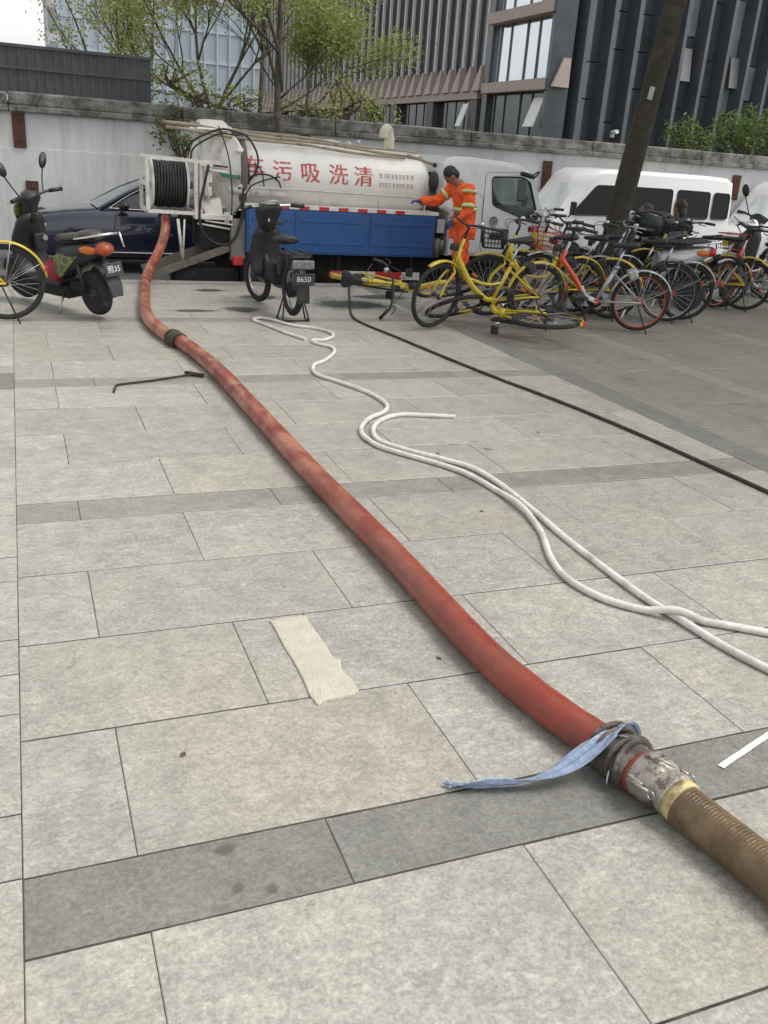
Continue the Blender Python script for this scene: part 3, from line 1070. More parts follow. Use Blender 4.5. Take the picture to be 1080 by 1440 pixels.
# dark sheet-metal hoarding on the wall
M_HOARD = mat('dark_sheet_metal', (0.060, 0.063, 0.068), 0.55, var=0.2, scale=1.5, dirt=(0.11, 0.11, 0.11), dscale=1.2, dlo=0.45, dhi=0.8, world_co=True)
hoard = thing('metal_hoarding', 'dark grey sheet metal hoarding standing on the wall coping', 'fence', (-6, WY + 0.32, 2.33), world_built=True)
x = 2.5
while x > -13:
    mb = MB()
    pts = []
    nrib = 6
    wd = 0.92
    for i in range(nrib * 4 + 1):
        ph = i % 4
        pts.append((x - wd * i / (nrib * 4), WY + 0.30 + (0.022 if ph in (1, 2) else 0)))
    sec = [[(a, b, z) for a, b in pts] + [(a, b + 0.006, z) for a, b in reversed(pts)] for z in (2.30, 3.10)]
    mb.loft(sec, smooth=False)
    mb.build('sheet_panel', M_HOARD, hoard)
    x -= wd - 0.012
for z in (2.74, 3.09):
    mb = MB(); mb.box((-5.3, WY + 0.285, z), (15.7, 0.03, 0.05))
    mb.build('rail', M_HOARD, hoard)

# ------------------------------------------------------------------ finned office building
M_FACADE = mat('dark_facade', (0.065, 0.072, 0.082), 0.35, var=0.3, scale=0.8, world_co=True, spec=0.5)
M_FIN = mat('pale_metal_fin', (0.62, 0.61, 0.61), 0.5, var=0.1, scale=3)
M_DFIN = mat('dark_metal_fin', (0.115, 0.128, 0.142), 0.35, 0.3, var=0.2, scale=1.5)
M_PINK = mat('pink_granite', (0.42, 0.35, 0.32), 0.6, var=0.15, scale=5, world_co=True)
M_PANE = mat('mirror_glass', (0.62, 0.66, 0.69), 0.06, 0.85, var=0.08, scale=0.5)
M_LGLASS = mat('lobby_glass', (0.05, 0.065, 0.065), 0.08, 0.35, var=0.3, scale=0.8, spec=0.8)
M_SASH = mat('white_panel', (0.75, 0.77, 0.78), 0.35, var=0.05)
XB, YC = 18.0, 30.5
ZT = 24.0
bl = thing('office_building', 'dark office building with pale vertical fins and a glazed corner bay', 'building', (XB + 6, YC + 10, 2.2), world_built=True)
mb = MB()
mb.box((XB + 30.3, YC + 0.35 + 22, (2.2 + ZT) / 2), (60, 44, ZT - 2.2))
mb.build('facade_wall', M_FACADE, bl)
# ground floor of the long side: dark piers and lobby glass
mb = MB(); mb.box((XB + 0.10, 55.0, 4.28), (0.42, 37.0, 0.30), bev=0.02)
mb.build('ledge', M_PINK, bl)
y = 36.9
i = 0
while y < 72:
    mb = MB(); mb.box((XB + 0.12, y, 3.15), (0.36, 0.75, 1.94))
    mb.build('pier', mat('pier_granite', (0.11, 0.095, 0.09), 0.5, var=0.2), bl)
    w_ = 3.7
    mb = MB(); mb.box((XB + 0.26, y + 0.375 + w_ / 2, 3.15), (0.06, w_, 1.94))
    wnd = mb.build('lobby_window', M_LGLASS, bl)
    for k in range(1, 4):
        q = MB(); q.box((XB + 0.22, y + 0.375 + w_ * k / 4, 3.15), (0.05, 0.05, 1.93))
        q.build('mullion', M_DFIN, wnd)
    y += w_ + 0.75
    i += 1
# open white vents
for (yy, z0, h_, dy) in ((37.6, 3.05, 0.95, 0.5), (31.55, 3.02, 1.05, 0.75)):
    mb = MB()
    mb.box((XB - 0.18, yy, z0 + h_ / 2), (0.05, dy, h_), rot=(0, R_(20), 0))
    mb.build('open_vent', M_SASH, bl)
# pale fins along the long side, each with a flared stone foot
qf = MB(); qf.box((0, 0, (ZT - 5.25) / 2), (0.12, 0.13, ZT - 5.25))
fme = qf.mesh('fin'); fme.materials.append(M_FIN)
qb = MB()
qb.loft([[(-0.26, -0.34, 0), (0.24, -0.34, 0), (0.24, 0.34, 0), (-0.26, 0.34, 0)], [(-0.06, -0.07, 0.95), (0.2, -0.07, 0.95), (0.2, 0.07, 0.95), (-0.06, 0.07, 0.95)]], smooth=False)
bme = qb.mesh('fin_foot'); bme.materials.append(M_PINK)
qg = MB(); qg.box((0, 0, (ZT - 4.45) / 2), (0.05, 0.84, ZT - 4.45))
gme = qg.mesh('window_strip'); gme.materials.append(mat('strip_glass', (0.048, 0.053, 0.062), 0.12, 0.1, var=0.3, scale=0.4, spec=0.6))
y = 36.55
while y < 73:
    for me, loc in ((fme, (XB + 0.16, y, 5.25)), (bme, (XB + 0.05, y, 4.435)), (gme, (XB + 0.30, y + 0.5, 4.44))):
        o = bpy.data.objects.new(me.name, me)
        C.objects.link(o)
        o.parent = bl
        o.location = Vector(loc) - Vector(OFFS[bl.name]['world_built'])
    y += 1.0
# corner bay: bands of stone and mirror glazing
M_MULL = mat('bay_mullion', (0.18, 0.19, 0.20), 0.4, 0.5, var=0.1)
mb = MB(); mb.box((XB + 0.22, 35.95, 12), (0.5, 0.42, 19.5))
mb.build('bay_edge', M_DFIN, bl)
for z0, z1 in ((4.28, 4.66), (6.72, 7.12), (9.2, 9.6), (11.7, 12.1), (14.2, 14.6)):
    mb = MB(); mb.box((XB - 0.02, 33.25, (z0 + z1) / 2), (0.6, 5.0, z1 - z0), bev=0.02)
    mb.build('stone_band', M_PINK, bl)
for z0, z1, m_ in ((2.2, 4.28, M_LGLASS), (4.66, 6.72, M_PANE), (7.12, 9.2, M_PANE), (9.6, 11.7, M_PANE), (12.1, 14.2, M_PANE)):
    ys = [31.05, 32.3, 33.2, 34.45, 35.3, 35.74]
    for a, b in zip(ys, ys[1:]):
        mb = MB(); mb.box((XB + 0.16 + random.uniform(-.004, .004), (a + b) / 2, (z0 + z1) / 2), (0.05, b - a - 0.04, z1 - z0 - 0.04), rot=(random.uniform(-.004, .004), random.uniform(-.006, .006), 0))
        pn = mb.build('window_pane', M_PANE if z0 > 3.2 else M_LGLASS, bl)
    mb = MB()
    for yy in ys:
        mb.box((XB + 0.13, yy, (z0 + z1) / 2), (0.09, 0.05, z1 - z0))
    mb.box((XB + 0.13, 33.4, z0 + 0.03), (0.09, 4.7, 0.05))
    mb.build('window_frame', M_MULL, bl)['kind'] = 'stuff'
mb = MB(); mb.box((XB + 0.15, 30.85, 12), (0.62, 0.36, 19.6))
mb.build('bay_edge', M_DFIN, bl)
# street side: dark folded fins with strips of glass and pale panels between
mb = MB(); mb.prism([(XB - 0.35, YC), (XB + 0.35, YC - 0.25), (XB + 0.35, YC + 0.4), (XB - 0.05, YC + 0.4)], 2.2, ZT, 'Z')
mb.build('corner_pier', M_DFIN, bl)
mb = MB(); mb.loft([[(XB - 0.34, YC - 0.35, 4.35), (XB + 0.30, YC - 0.35, 4.35), (XB + 0.30, YC - 0.2, 4.35), (XB - 0.34, YC - 0.2, 4.35)], [(XB + 0.02, YC - 0.3, 5.28), (XB + 0.30, YC - 0.3, 5.28), (XB + 0.30, YC - 0.2, 5.28), (XB + 0.02, YC - 0.2, 5.28)]], smooth=False)
mb.build('stone_foot', M_PINK, bl)
M_DST = mat('dark_strip_glass', (0.10, 0.12, 0.135), 0.10, 0.45, var=0.3, scale=0.6, spec=0.8)
M_PALEG = mat('pale_blind_glass', (0.27, 0.30, 0.32), 0.25, 0.2, var=0.25, scale=1.2)
x = XB + 0.75
i = 0
rnd = random.Random(9)
while x < 34:
    mb = MB()
    mb.prism([(x - 0.17, YC + 0.36), (x - 0.05, YC - 0.42), (x + 0.09, YC - 0.42), (x + 0.13, YC + 0.36)], 2.2, ZT, 'Z')
    mb.build('fin', M_DFIN, bl)
    z = 2.2
    while z < 16:
        h_ = rnd.choice((1.2, 1.9, 2.4))
        pale = (rnd.random() < (0.35 if x > 22 else 0.06)) and z > 4
        mb = MB(); mb.box((x + 0.505, YC + 0.20 + rnd.uniform(-.02, .02), z + h_ / 2), (0.76, 0.05, h_ - 0.04))
        mb.build('window_strip', M_PALEG if pale else M_DST, bl)
        z += h_
    x += 1.01
    i += 1
for (xx, z0, z1) in ((23.2, 5.0, 6.1), (25.65, 4.95, 6.0)):
    mb = MB(); mb.box((xx, YC - 0.06, (z0 + z1) / 2), (0.62, 0.06, z1 - z0), rot=(R_(-8), 0, 0))
    mb.build('open_vent', mat('pale_vent_panel', (0.26, 0.26, 0.26), 0.4, 0.2, var=0.15), bl)
cm = MB(); cm.tube([(20.3, YC - 0.4, 3.05), (20.3, YC - 0.75, 3.08)], [0.07, 0.07], 10)
cm.box((20.3, YC - 0.45, 2.95), (0.05, 0.2, 0.12))
cm.build('camera_housing', M_SASH, bl)

# far pale tower
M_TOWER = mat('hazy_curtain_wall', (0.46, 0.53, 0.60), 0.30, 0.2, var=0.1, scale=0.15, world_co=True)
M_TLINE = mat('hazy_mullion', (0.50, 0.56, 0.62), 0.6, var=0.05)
tw = thing('glass_tower', 'pale blue glass tower far behind the wall', 'building', (20, 130, 2), world_built=True)
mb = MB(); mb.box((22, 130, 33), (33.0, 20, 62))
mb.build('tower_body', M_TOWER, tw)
for i in range(22):
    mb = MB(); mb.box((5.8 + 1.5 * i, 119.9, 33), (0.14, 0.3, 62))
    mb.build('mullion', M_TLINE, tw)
for k in range(12):
    mb = MB(); mb.box((22, 119.95, 4 + 3.3 * k), (33, 0.2, 0.25))
    mb.build('floor_band', M_TLINE, tw)
mb = MB(); mb.box((5.25, 122, 33), (1.3, 6, 62))
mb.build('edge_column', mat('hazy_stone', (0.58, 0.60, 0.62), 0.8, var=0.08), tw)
for k in range(10):
    mb = MB(); mb.box((5.35, 118.95, 6.8 + 3.3 * k), (0.85, 0.2, 2.0))
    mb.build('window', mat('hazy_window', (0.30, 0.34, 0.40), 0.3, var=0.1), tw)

# ------------------------------------------------------------------ trees
M_BARK = mat('bark', (0.085, 0.070, 0.055), 0.95, var=0.35, scale=14, bump=1.0, bscale=35, dirt=(0.15, 0.135, 0.11), dscale=6)
M_BARKD = mat('dark_bark', (0.040, 0.035, 0.026), 0.95, var=0.35, scale=9, bump=1.0, bscale=28, dirt=(0.070, 0.062, 0.048), dscale=5)
L_SPRING = leaf_mat('spring_leaves', (0.19, 0.235, 0.055), (0.37, 0.40, 0.14))
L_OLIVE = leaf_mat('olive_leaves', (0.10, 0.14, 0.03), (0.19, 0.22, 0.05))
L_GREEN = leaf_mat('green_leaves', (0.07, 0.12, 0.03), (0.17, 0.25, 0.07))
L_DARKG = leaf_mat('dark_leaves', (0.02, 0.045, 0.012), (0.06, 0.10, 0.025))

def leaves(mb, tips, n, spread, size, rnd, droop=0.0):
    for p in tips:
        for _ in range(n):
            c = Vector(p) + Vector((rnd.gauss(0, 1), rnd.gauss(0, 1), rnd.gauss(0, 0.8) - droop)) * spread
            d = Vector((rnd.uniform(-1, 1), rnd.uniform(-1, 1), rnd.uniform(-0.7, 0.5))).normalized()
            w = d.orthogonal().normalized()
            w = (Quaternion(d, rnd.uniform(0, 6.28)) @ w)
            s = size * rnd.uniform(0.6, 1.35)
            mb.add([c - d * s * 0.5, c + w * s * 0.28, c + d * s * 0.55, c - w * s * 0.28], [(0, 1, 2, 3)])

def grow(mb, p, d, length, r, depth, rnd, tips, spreadang=0.55, up=0.12, n=3, ratio=0.68, nseg=4, mids=None):
    pts = [Vector(p)]
    rs = [r]
    d = Vector(d).normalized()
    for i in range(nseg):
        d = (d + Vector((rnd.gauss(0, .12), rnd.gauss(0, .12), rnd.gauss(0, .08) + up * 0.3))).normalized()
        pts.append(pts[-1] + d * length / nseg)
        rs.append(r * (1 - 0.45 * (i + 1) / nseg))
    mb.tube(pts, rs, 7 if depth > 1 else 5)
    if mids is not None and depth <= 2:
        mids += pts[1:]
    if depth == 0:
        tips += pts[2:]
        return
    for k in range(n):
        t = rnd.uniform(0.45, 1.0) if k else 1.0
        i = min(int(t * nseg), nseg)
        ax = d.orthogonal().normalized()
        ax = Quaternion(d, rnd.uniform(0, 6.28)) @ ax
        nd = (Quaternion(ax, rnd.uniform(0.3, 1) * spreadang * (1.0 if k else 0.4)) @ d + Vector((0, 0, up))).normalized()
        grow(mb, pts[i], nd, length * ratio * rnd.uniform(0.8, 1.15), rs[i] * (0.72 if k else 0.85), depth - 1, rnd, tips, spreadang, up, n, ratio, nseg, mids)

def tree(label, base, stems, leafm, bark, seed, nl, spread, size, group=None, cat='tree', name='tree', keep=1.0):
    """stems: list of (offset, dir, length, radius, depth, n, spreadang)"""
    rnd = random.Random(seed)
    t = thing(name, label, cat, base, group=group, world_built=True)
    tips = []
    mb = MB()
    for (off, d, ln, r, dep, n, sa) in stems:
        if n == 0:
            p0 = Vector(base) + Vector(off)
            d_ = Vector(d).normalized()
            mb.tube([p0 + d_ * (ln * i / 8) + Vector((0.03 * math.sin(i * 1.1), 0, 0)) for i in range(9)], [r * (1 - 0.5 * i / 8) for i in range(9)], 9)
            continue
        grow(mb, Vector(base) + Vector(off), d, ln, r, dep, rnd, tips, sa, n=n)
    mb.build('trunk', bark, t, fix=False)
    tips = [p for p in tips if rnd.random() < keep]
    lm = MB()
    leaves(lm, tips, nl, spread, size, rnd)
    lm.build('crown', leafm, t, fix=False)
    return t

# spring trees on the terrace behind the wall
tree('multi-stemmed tree in thin spring leaf with dark forked limbs beside the hoarding', (3.98, 20.8, 2.2),
     [((0, 0, 0), (-0.75, 0, 1), 2.0, 0.035, 3, 4, 0.75), ((0.05, 0, 0), (-0.25, 0.1, 1), 2.3, 0.042, 3, 4, 0.6), ((0.1, 0, 0), (0.3, -0.1, 1), 2.4, 0.04, 3, 4, 0.6), ((0.1, 0, 0.2), (0.95, 0.1, 0.75), 1.7, 0.035, 3, 4, 0.7), ((0, 0, 0.1), (-1.1, -0.1, 0.5), 1.5, 0.03, 3, 4, 0.7)],
     L_SPRING, M_BARK, 21, 14, 0.17, 0.072, keep=0.9)
tree('tall straight slender tree with yellow-green spring foliage rising behind the tank', (4.80, 18.15, ROAD_Z),
     [((0, 0, 0), (-0.01, 0, 1), 5.6, 0.085, 0, 0, 0.3), ((0.0, 0, 3.0), (0.05, 0, 1), 2.6, 0.04, 3, 4, 0.9), ((0.0, 0, 2.9), (0.7, 0.1, 0.8), 1.3, 0.022, 3, 4, 0.8), ((0, 0, 3.0), (-0.7, 0.1, 0.8), 1.2, 0.02, 3, 4, 0.8), ((0, 0, 2.7), (0.9, 0.2, 0.5), 1.1, 0.02, 3, 4, 0.8)],
     L_SPRING, M_BARK, 5, 16, 0.18, 0.07, keep=0.95)
tree('olive green young tree with several thin trunks behind the wall', (6.6, 22.5, 2.2),
     [((0, 0, 0), (0.05, 0, 1), 2.8, 0.05, 3, 4, 0.7), ((-0.5, 0.4, 0), (-0.05, 0, 1), 3.0, 0.05, 3, 4, 0.7), ((-1.1, 0.2, 0), (0.02, 0.1, 1), 3.2, 0.055, 3, 4, 0.7), ((0.3, 0, 0.6), (0.8, 0, 0.8), 1.4, 0.03, 3, 4, 0.8), ((0.6, 0, 0), (0.25, 0, 1), 2.2, 0.04, 3, 4, 0.8)],
     L_SPRING, M_BARK, 8, 15, 0.21, 0.075, keep=0.95)
tree('pale feathery tree far beyond the hoarding', (4.2, 36, 2.2),
     [((0, 0, 0), (-0.2, 0, 1), 3.0, 0.09, 3, 4, 0.8), ((0.5, 0, 0), (0.1, 0, 1), 3.0, 0.09, 3, 4, 0.8), ((-1.0, 0, 0), (-0.25, 0, 1), 2.7, 0.07, 3, 3, 0.9)],
     L_SPRING, M_BARK, 14, 12, 0.3, 0.11)
# creeper hanging over the coping
def bush(label, blobs, leafm, seed, nl, size, cat='shrub', name='shrub', stems=True):
    rnd = random.Random(seed)
    bx_ = [b[0] for b in blobs]
    base = (sum(b[0] for b in blobs) / len(blobs), sum(b[1] for b in blobs) / len(blobs), min(b[2] - b[5] for b in blobs))
    t = thing(name, label, cat, base, world_built=True)
    lm, sm = MB(), MB()
    for (x, y, z, rx, ry, rz) in blobs:
        for i in range(int(nl * rx * rz * 4)):
            u = Vector((rnd.gauss(0, 1), rnd.gauss(0, 1), rnd.gauss(0, 1))).normalized() * (rnd.random() ** 0.45)
            p = Vector((x + u.x * rx, y + u.y * ry, z + u.z * rz))
            if noise.noise(p * 2.4) < -0.22:
                continue
            leaves(lm, [p], 1, 0.02, size, rnd)
        for i in range(6):
            sm.tube(spline([(base[0] + (x - base[0]) * 0.2, y, base[2]), (x + rnd.uniform(-.3, .3) * rx, y, z - rz * 0.3), (x + rnd.uniform(-.7, .7) * rx, y + rnd.uniform(-.4, .4) * ry, z + rz * rnd.uniform(0, .7))], 4), [0.02] * 8 + [0.006], 5)
    sm.build('stems', M_BARK, t, fix=False)['kind'] = 'stuff'
    lm.build('foliage', leafm, t, fix=False)
    return t
bush('green creeper hanging over the wall coping behind the tanker', [(2.75, 18.35, 1.95, 0.42, 0.14, 0.5), (3.1, 18.3, 1.65, 0.35, 0.12, 0.35), (3.35, 18.55, 2.45, 0.5, 0.3, 0.28)], L_OLIVE, 4, 330, 0.075, cat='creeper', name='creeper')
bush('yellow-green low shrub along the terrace behind the wall', [(4.3, 19.6, 2.5, 0.9, 0.4, 0.36), (3.2, 19.8, 2.8, 0.7, 0.4, 0.5), (5.9, 19.8, 2.5, 0.9, 0.4, 0.32), (6.9, 20.2, 2.8, 0.8, 0.5, 0.6), (7.6, 20.4, 2.6, 0.6, 0.5, 0.45)], L_SPRING, 6, 420, 0.075)
bush('dense green shrub rising above the wall coping beside the dark facade', [(16.0, 20.6, 2.75, 0.6, 0.5, 0.5), (16.6, 20.7, 2.55, 0.6, 0.5, 0.4)], L_GREEN, 7, 700, 0.085)
bush('large leafy green shrub beyond the second white van', [(17.75, 20.8, 2.9, 0.75, 0.6, 0.55), (18.6, 21.0, 3.0, 0.9, 0.6, 0.7), (19.6, 21.0, 3.1, 0.8, 0.6, 0.7)], L_GREEN, 9, 650, 0.085)

# leaning street tree: its crown is above the frame and shades the bicycles
rnd = random.Random(17)
st = thing('street_tree', 'thick dark trunk of a leaning street tree among the parked bicycles', 'tree', (7.62, 11.0, 0), world_built=True)
tips, mids = [], []
mb = MB()
tp = spline([(7.62, 11.0, -0.02), (7.66, 11.0, 0.5), (7.78, 11.0, 1.6), (7.98, 11.02, 2.9), (8.18, 11.05, 4.1), (8.30, 11.05, 5.0)], 6)
tr_ = [0.172 + 0.05 * max(0, 1 - i / 4) - 0.0018 * i + 0.006 * noise.noise(p * 2.2) for i, p in enumerate(tp)]
mb.tube(tp, tr_, 18)
for k in range(6):
    a = k * PI / 3 + 0.3
    grow(mb, tp[-1] - Vector((0, 0, 0.3 * rnd.random())), (math.cos(a), math.sin(a), 0.75), 2.1, 0.10, 3, rnd, tips, 0.8, 0.1, 3, 0.72)
mb.build('trunk', M_BARKD, st, fix=False)
q = MB(); q.box((7.83, 10.845, 2.72), (0.07, 0.02, 0.16), rot=(0, R_(8), 0), bev=0.003)
q.build('tag_plate', mat('grey_tag', (0.35, 0.36, 0.34), 0.5), st)
lm = MB()
leaves(lm, tips, 11, 0.46, 0.22, rnd)
lm.build('crown', L_DARKG, st, fix=False)
# its unseen neighbours to the right; the last is added to darken the paving
for loc, rz, lab in (((13.6, 10.9, 0), 2.2, 'second street tree further along the kerb beyond the bicycles'), ((11.6, 6.2, 0), 4.0, 'unseen street tree added to shade the paving to the right of the bicycles')):
    st2 = copy_tree(st)
    OFFS[st2.name] = {'world_built': (0, 0, 0)}
    st2.location = loc
    st2.rotation_euler = (0, 0, rz)
    st2['label'] = lab
# ------------------------------------------------------------------ vehicle helpers
def offset_poly(poly, d):
    """shrink a polygon by d (simple inward offset)"""
    n = len(poly)
    area = sum(poly[i][0] * poly[(i + 1) % n][1] - poly[(i + 1) % n][0] * poly[i][1] for i in range(n))
    sg = 1 if area > 0 else -1
    out = []
    for i in range(n):
        a, b, c = Vector(poly[i - 1]), Vector(poly[i]), Vector(poly[(i + 1) % n])
        e1, e2 = (b - a).normalized(), (c - b).normalized()
        n1, n2 = Vector((-e1.y, e1.x)) * sg, Vector((-e2.y, e2.x)) * sg
        k = n1 + n2
        k = k / max(0.35, k.dot(n1))
        out.append((b.x + k.x * d, b.y + k.y * d))
    return out

def shell(profile, W, y0=0.0, bev=0.06, taper=0.1, zt=0.9, plan=None):
    """side profile (x,z) spread to half width W round y0, rounded at the sides, leaning in above zt"""
    q = MB()
    secs = []
    for (yy, d) in ((-W, bev), (-W + bev * 0.3, bev * 0.3), (-W + bev, 0), (W - bev, 0), (W - bev * 0.3, bev * 0.3), (W, bev)):
        pp = offset_poly(profile, d) if d else profile
        ring_ = []
        for (x, z) in pp:
            k = 1 - taper * max(0, z - zt)
            if plan:
                k *= plan(x)
            ring_.append((x, y0 + yy * k, z))
        secs.append(ring_)
    q.loft(secs, smooth=False)
    return q

def side_y(W, z, taper, zt, x=0, plan=None):
    k = 1 - taper * max(0, z - zt)
    return W * k * (plan(x) if plan else 1)

def plate(poly, side, W, y0, taper, zt, out=0.004, th=0.012, plan=None):
    """flat panel lying on the side of a shell; side -1 = towards -Y"""
    q = MB()
    n = len(poly)
    a = [(x, y0 + side * (side_y(W, z, taper, zt, x, plan) + out), z) for x, z in poly]
    b = [(x, y0 + side * (side_y(W, z, taper, zt, x, plan) + out - th), z) for x, z in poly]
    q.add(a + b, [tuple(range(n)), tuple(range(2 * n - 1, n - 1, -1))] + [(i, n + i, n + (i + 1) % n, (i + 1) % n) for i in range(n)])
    return q

def rounded(poly, r, k=4):
    """round the corners of a 2-D polygon"""
    out = []
    n = len(poly)
    for i in range(n):
        a, b, c = Vector(poly[i - 1]), Vector(poly[i]), Vector(poly[(i + 1) % n])
        u, w = (a - b), (c - b)
        rr_ = min(r, u.length * 0.45, w.length * 0.45)
        p, q_ = b + u.normalized() * rr_, b + w.normalized() * rr_
        for j in range(k + 1):
            t = j / k
            out.append(tuple((1 - t) ** 2 * p + 2 * t * (1 - t) * b + t * t * q_))
    return out

def wheel(parent, c, r, w, axis, rimm, hubr=0.6, side=-1, nut=True):
    """tyre with rim and hub; c centre, axis 'Y'"""
    q = MB()
    h = w / 2
    q.lathe([(r * hubr, -h * 0.8), (r * 0.86, -h), (r * 0.97, -h * 0.8), (r, -h * 0.4), (r, h * 0.4), (r * 0.97, h * 0.8), (r * 0.86, h), (r * hubr, h * 0.8)], c, 'Y', 30)
    ty = q.build('wheel', M_RUBBER, parent)
    q = MB()
    cc = Vector(c)
    q.lathe([(r * hubr * 1.02, h * 0.55 * side), (r * hubr * 0.92, h * 0.86 * side), (r * hubr * 0.85, h * 0.5 * side), (r * 0.3, h * 0.35 * side), (r * 0.26, h * 0.8 * side), (r * 0.1, h * 0.9 * side)], cc, 'Y', 24)
    q.build('rim', rimm, ty, sharp=35)
    return ty

def bool_cut(o, cutters):
    for c in cutters:
        m = o.modifiers.new('cut', 'BOOLEAN')
        m.operation = 'DIFFERENCE'
        m.solver = 'EXACT'
        m.object = c
    dg = bpy.context.evaluated_depsgraph_get()
    me = bpy.data.meshes.new_from_object(o.evaluated_get(dg))
    o.modifiers.clear()
    o.data = me
    for c in cutters:
        d = c.data
        bpy.data.objects.remove(c)
        bpy.data.meshes.remove(d)

def clear_glass(name, tint=(0.8, 0.86, 0.86), f=0.72):
    m = bpy.data.materials.new(name)
    m.use_nodes = True
    t = m.node_tree
    b = t.nodes['Principled BSDF']
    nz = t.nodes.new('ShaderNodeTexNoise')
    nz.inputs['Scale'].default_value = 6
    mr = t.nodes.new('ShaderNodeMapRange')
    mr.inputs['To Min'].default_value = 0.03
    mr.inputs['To Max'].default_value = 0.09
    t.links.new(nz.outputs['Fac'], mr.inputs['Value'])
    t.links.new(mr.outputs[0], b.inputs['Roughness'])
    b.inputs['Base Color'].default_value = (0.05, 0.06, 0.06, 1)
    b.inputs['Specular IOR Level'].default_value = 0.8
    tr = t.nodes.new('ShaderNodeBsdfTransparent')
    tr.inputs['Color'].default_value = (*tint, 1)
    ms = t.nodes.new('ShaderNodeMixShader')
    ms.inputs[0].default_value = f
    t.links.new(b.outputs[0], ms.inputs[1])
    t.links.new(tr.outputs[0], ms.inputs[2])
    t.links.new(ms.outputs[0], t.nodes['Material Output'].inputs['Surface'])
    return m
M_CLEAR = clear_glass('window_glass')

def xf_(mb, M):
    mb.v = [tuple(M @ Vector(p)) for p in mb.v]
    return mb

# ------------------------------------------------------------------ sewer cleaning truck (faces +X, near side at Y 12.85)
M_TANK = mat('tank_white', (0.82, 0.81, 0.77), 0.38, var=0.06, scale=2.5, dirt=(0.50, 0.47, 0.40), dscale=1.6, dlo=0.52, dhi=0.85, coat=0.15)
M_LID = mat('lid_white', (0.74, 0.72, 0.67), 0.5, var=0.12, scale=6, dirt=(0.36, 0.32, 0.26), dscale=4, dlo=0.48, dhi=0.75)
M_CAB = mat('cab_grey_white', (0.66, 0.69, 0.69), 0.3, var=0.05, scale=3, dirt=(0.46, 0.46, 0.44), dscale=2.0, dlo=0.5, dhi=0.9, coat=0.4)
M_BLUE = mat('blue_paint', (0.018, 0.085, 0.26), 0.4, var=0.15, scale=4, dirt=(0.04, 0.07, 0.14), dscale=3, dlo=0.5, dhi=0.8, coat=0.2)
M_REDP = mat('red_reflector', (0.50, 0.03, 0.03), 0.4, var=0.12)
M_WREF = mat('white_reflector', (0.66, 0.66, 0.64), 0.4, var=0.08)
M_PIPE = mat('pipe_white', (0.55, 0.55, 0.52), 0.45, var=0.1, scale=8, dirt=(0.3, 0.28, 0.24), dscale=7)
M_BAMB = mat('weathered_pole', (0.34, 0.29, 0.21), 0.7, var=0.25, scale=9, dirt=(0.16, 0.12, 0.08), dscale=6)
TY = 13.7
truck = thing('tanker_truck', 'white sewer cleaning tanker truck with blue side boxes and grey-white cab', 'truck', (4.7, TY, ROAD_Z), world_built=True)
# chassis
mb = MB()
mb.box((5.1, TY - 0.42, 0.20), (5.0, 0.10, 0.22)); mb.box((5.1, TY + 0.42, 0.20), (5.0, 0.10, 0.22))
for x in (3.0, 3.9, 4.8, 5.7, 6.6):
    mb.box((x, TY, 0.20), (0.10, 0.80, 0.16))
mb.tube([(3.35, TY - 0.8, 0.07), (3.35, TY + 0.8, 0.07)], 0.07, 10)
mb.tube([(6.95, TY - 0.8, 0.07), (6.95, TY + 0.8, 0.07)], 0.06, 10)
mb.tube([(3.4, TY, 0.1), (6.4, TY, 0.2)], 0.05, 8)
mb.build('chassis', M_DARK, truck)
mb = MB(); mb.box((4.55, TY + 0.1, 0.06), (1.5, 1.1, 0.42), bev=0.05); mb.build('fuel_tank', M_DARK, truck)
mb = MB(); mb.box((5.9, TY + 0.1, 0.10), (0.7, 1.2, 0.40), bev=0.05); mb.build('gearbox', M_DARK, truck)
for (x, yy) in ((3.35, TY - 0.74), (3.35, TY - 0.52), (3.35, TY + 0.74), (3.35, TY + 0.52), (6.95, TY - 0.70), (6.95, TY + 0.70)):
    wheel(truck, (x, yy, ROAD_Z + 0.365), 0.365, 0.20, 'Y', M_PIPE, side=-1 if yy < TY else 1)
# tank
A_, B_, CZ = 0.70, 0.50, 1.33
def tank_y(z, off=0.0):
    return TY - (A_ + off) * math.sqrt(max(0.0, 1 - ((z - CZ) / (B_ + off)) ** 2))
def tank_ring(x, k, n=56):
    return [(x, TY + A_ * k * math.cos(2 * PI * i / n), CZ + B_ * k * math.sin(2 * PI * i / n)) for i in range(n)]
mb = MB()
mb.loft([tank_ring(x, k) for x, k in ((2.92, 0.97), (2.95, 1.0), (5.62, 1.0), (5.68, 0.985), (5.74, 0.93), (5.79, 0.82), (5.82, 0.6), (5.835, 0.3), (5.84, 0.02))])
tank = mb.build('tank', M_TANK, truck)
for x in (3.9, 4.8):
    mb = MB(); mb.loft([tank_ring(x - 0.012, 1.0), tank_ring(x - 0.010, 1.004), tank_ring(x + 0.010, 1.004), tank_ring(x + 0.012, 1.0)])
    mb.build('weld_seam', M_TANK, tank)
# saddle and ledge
mb = MB(); mb.box((4.38, TY, 0.66), (2.8, 1.0, 0.62)); mb.build('tank_saddle', M_DARK, truck)
mb = MB(); mb.box((4.40, TY, 0.975), (2.92, 1.70, 0.05)); mb.build('deck', M_LID, truck)
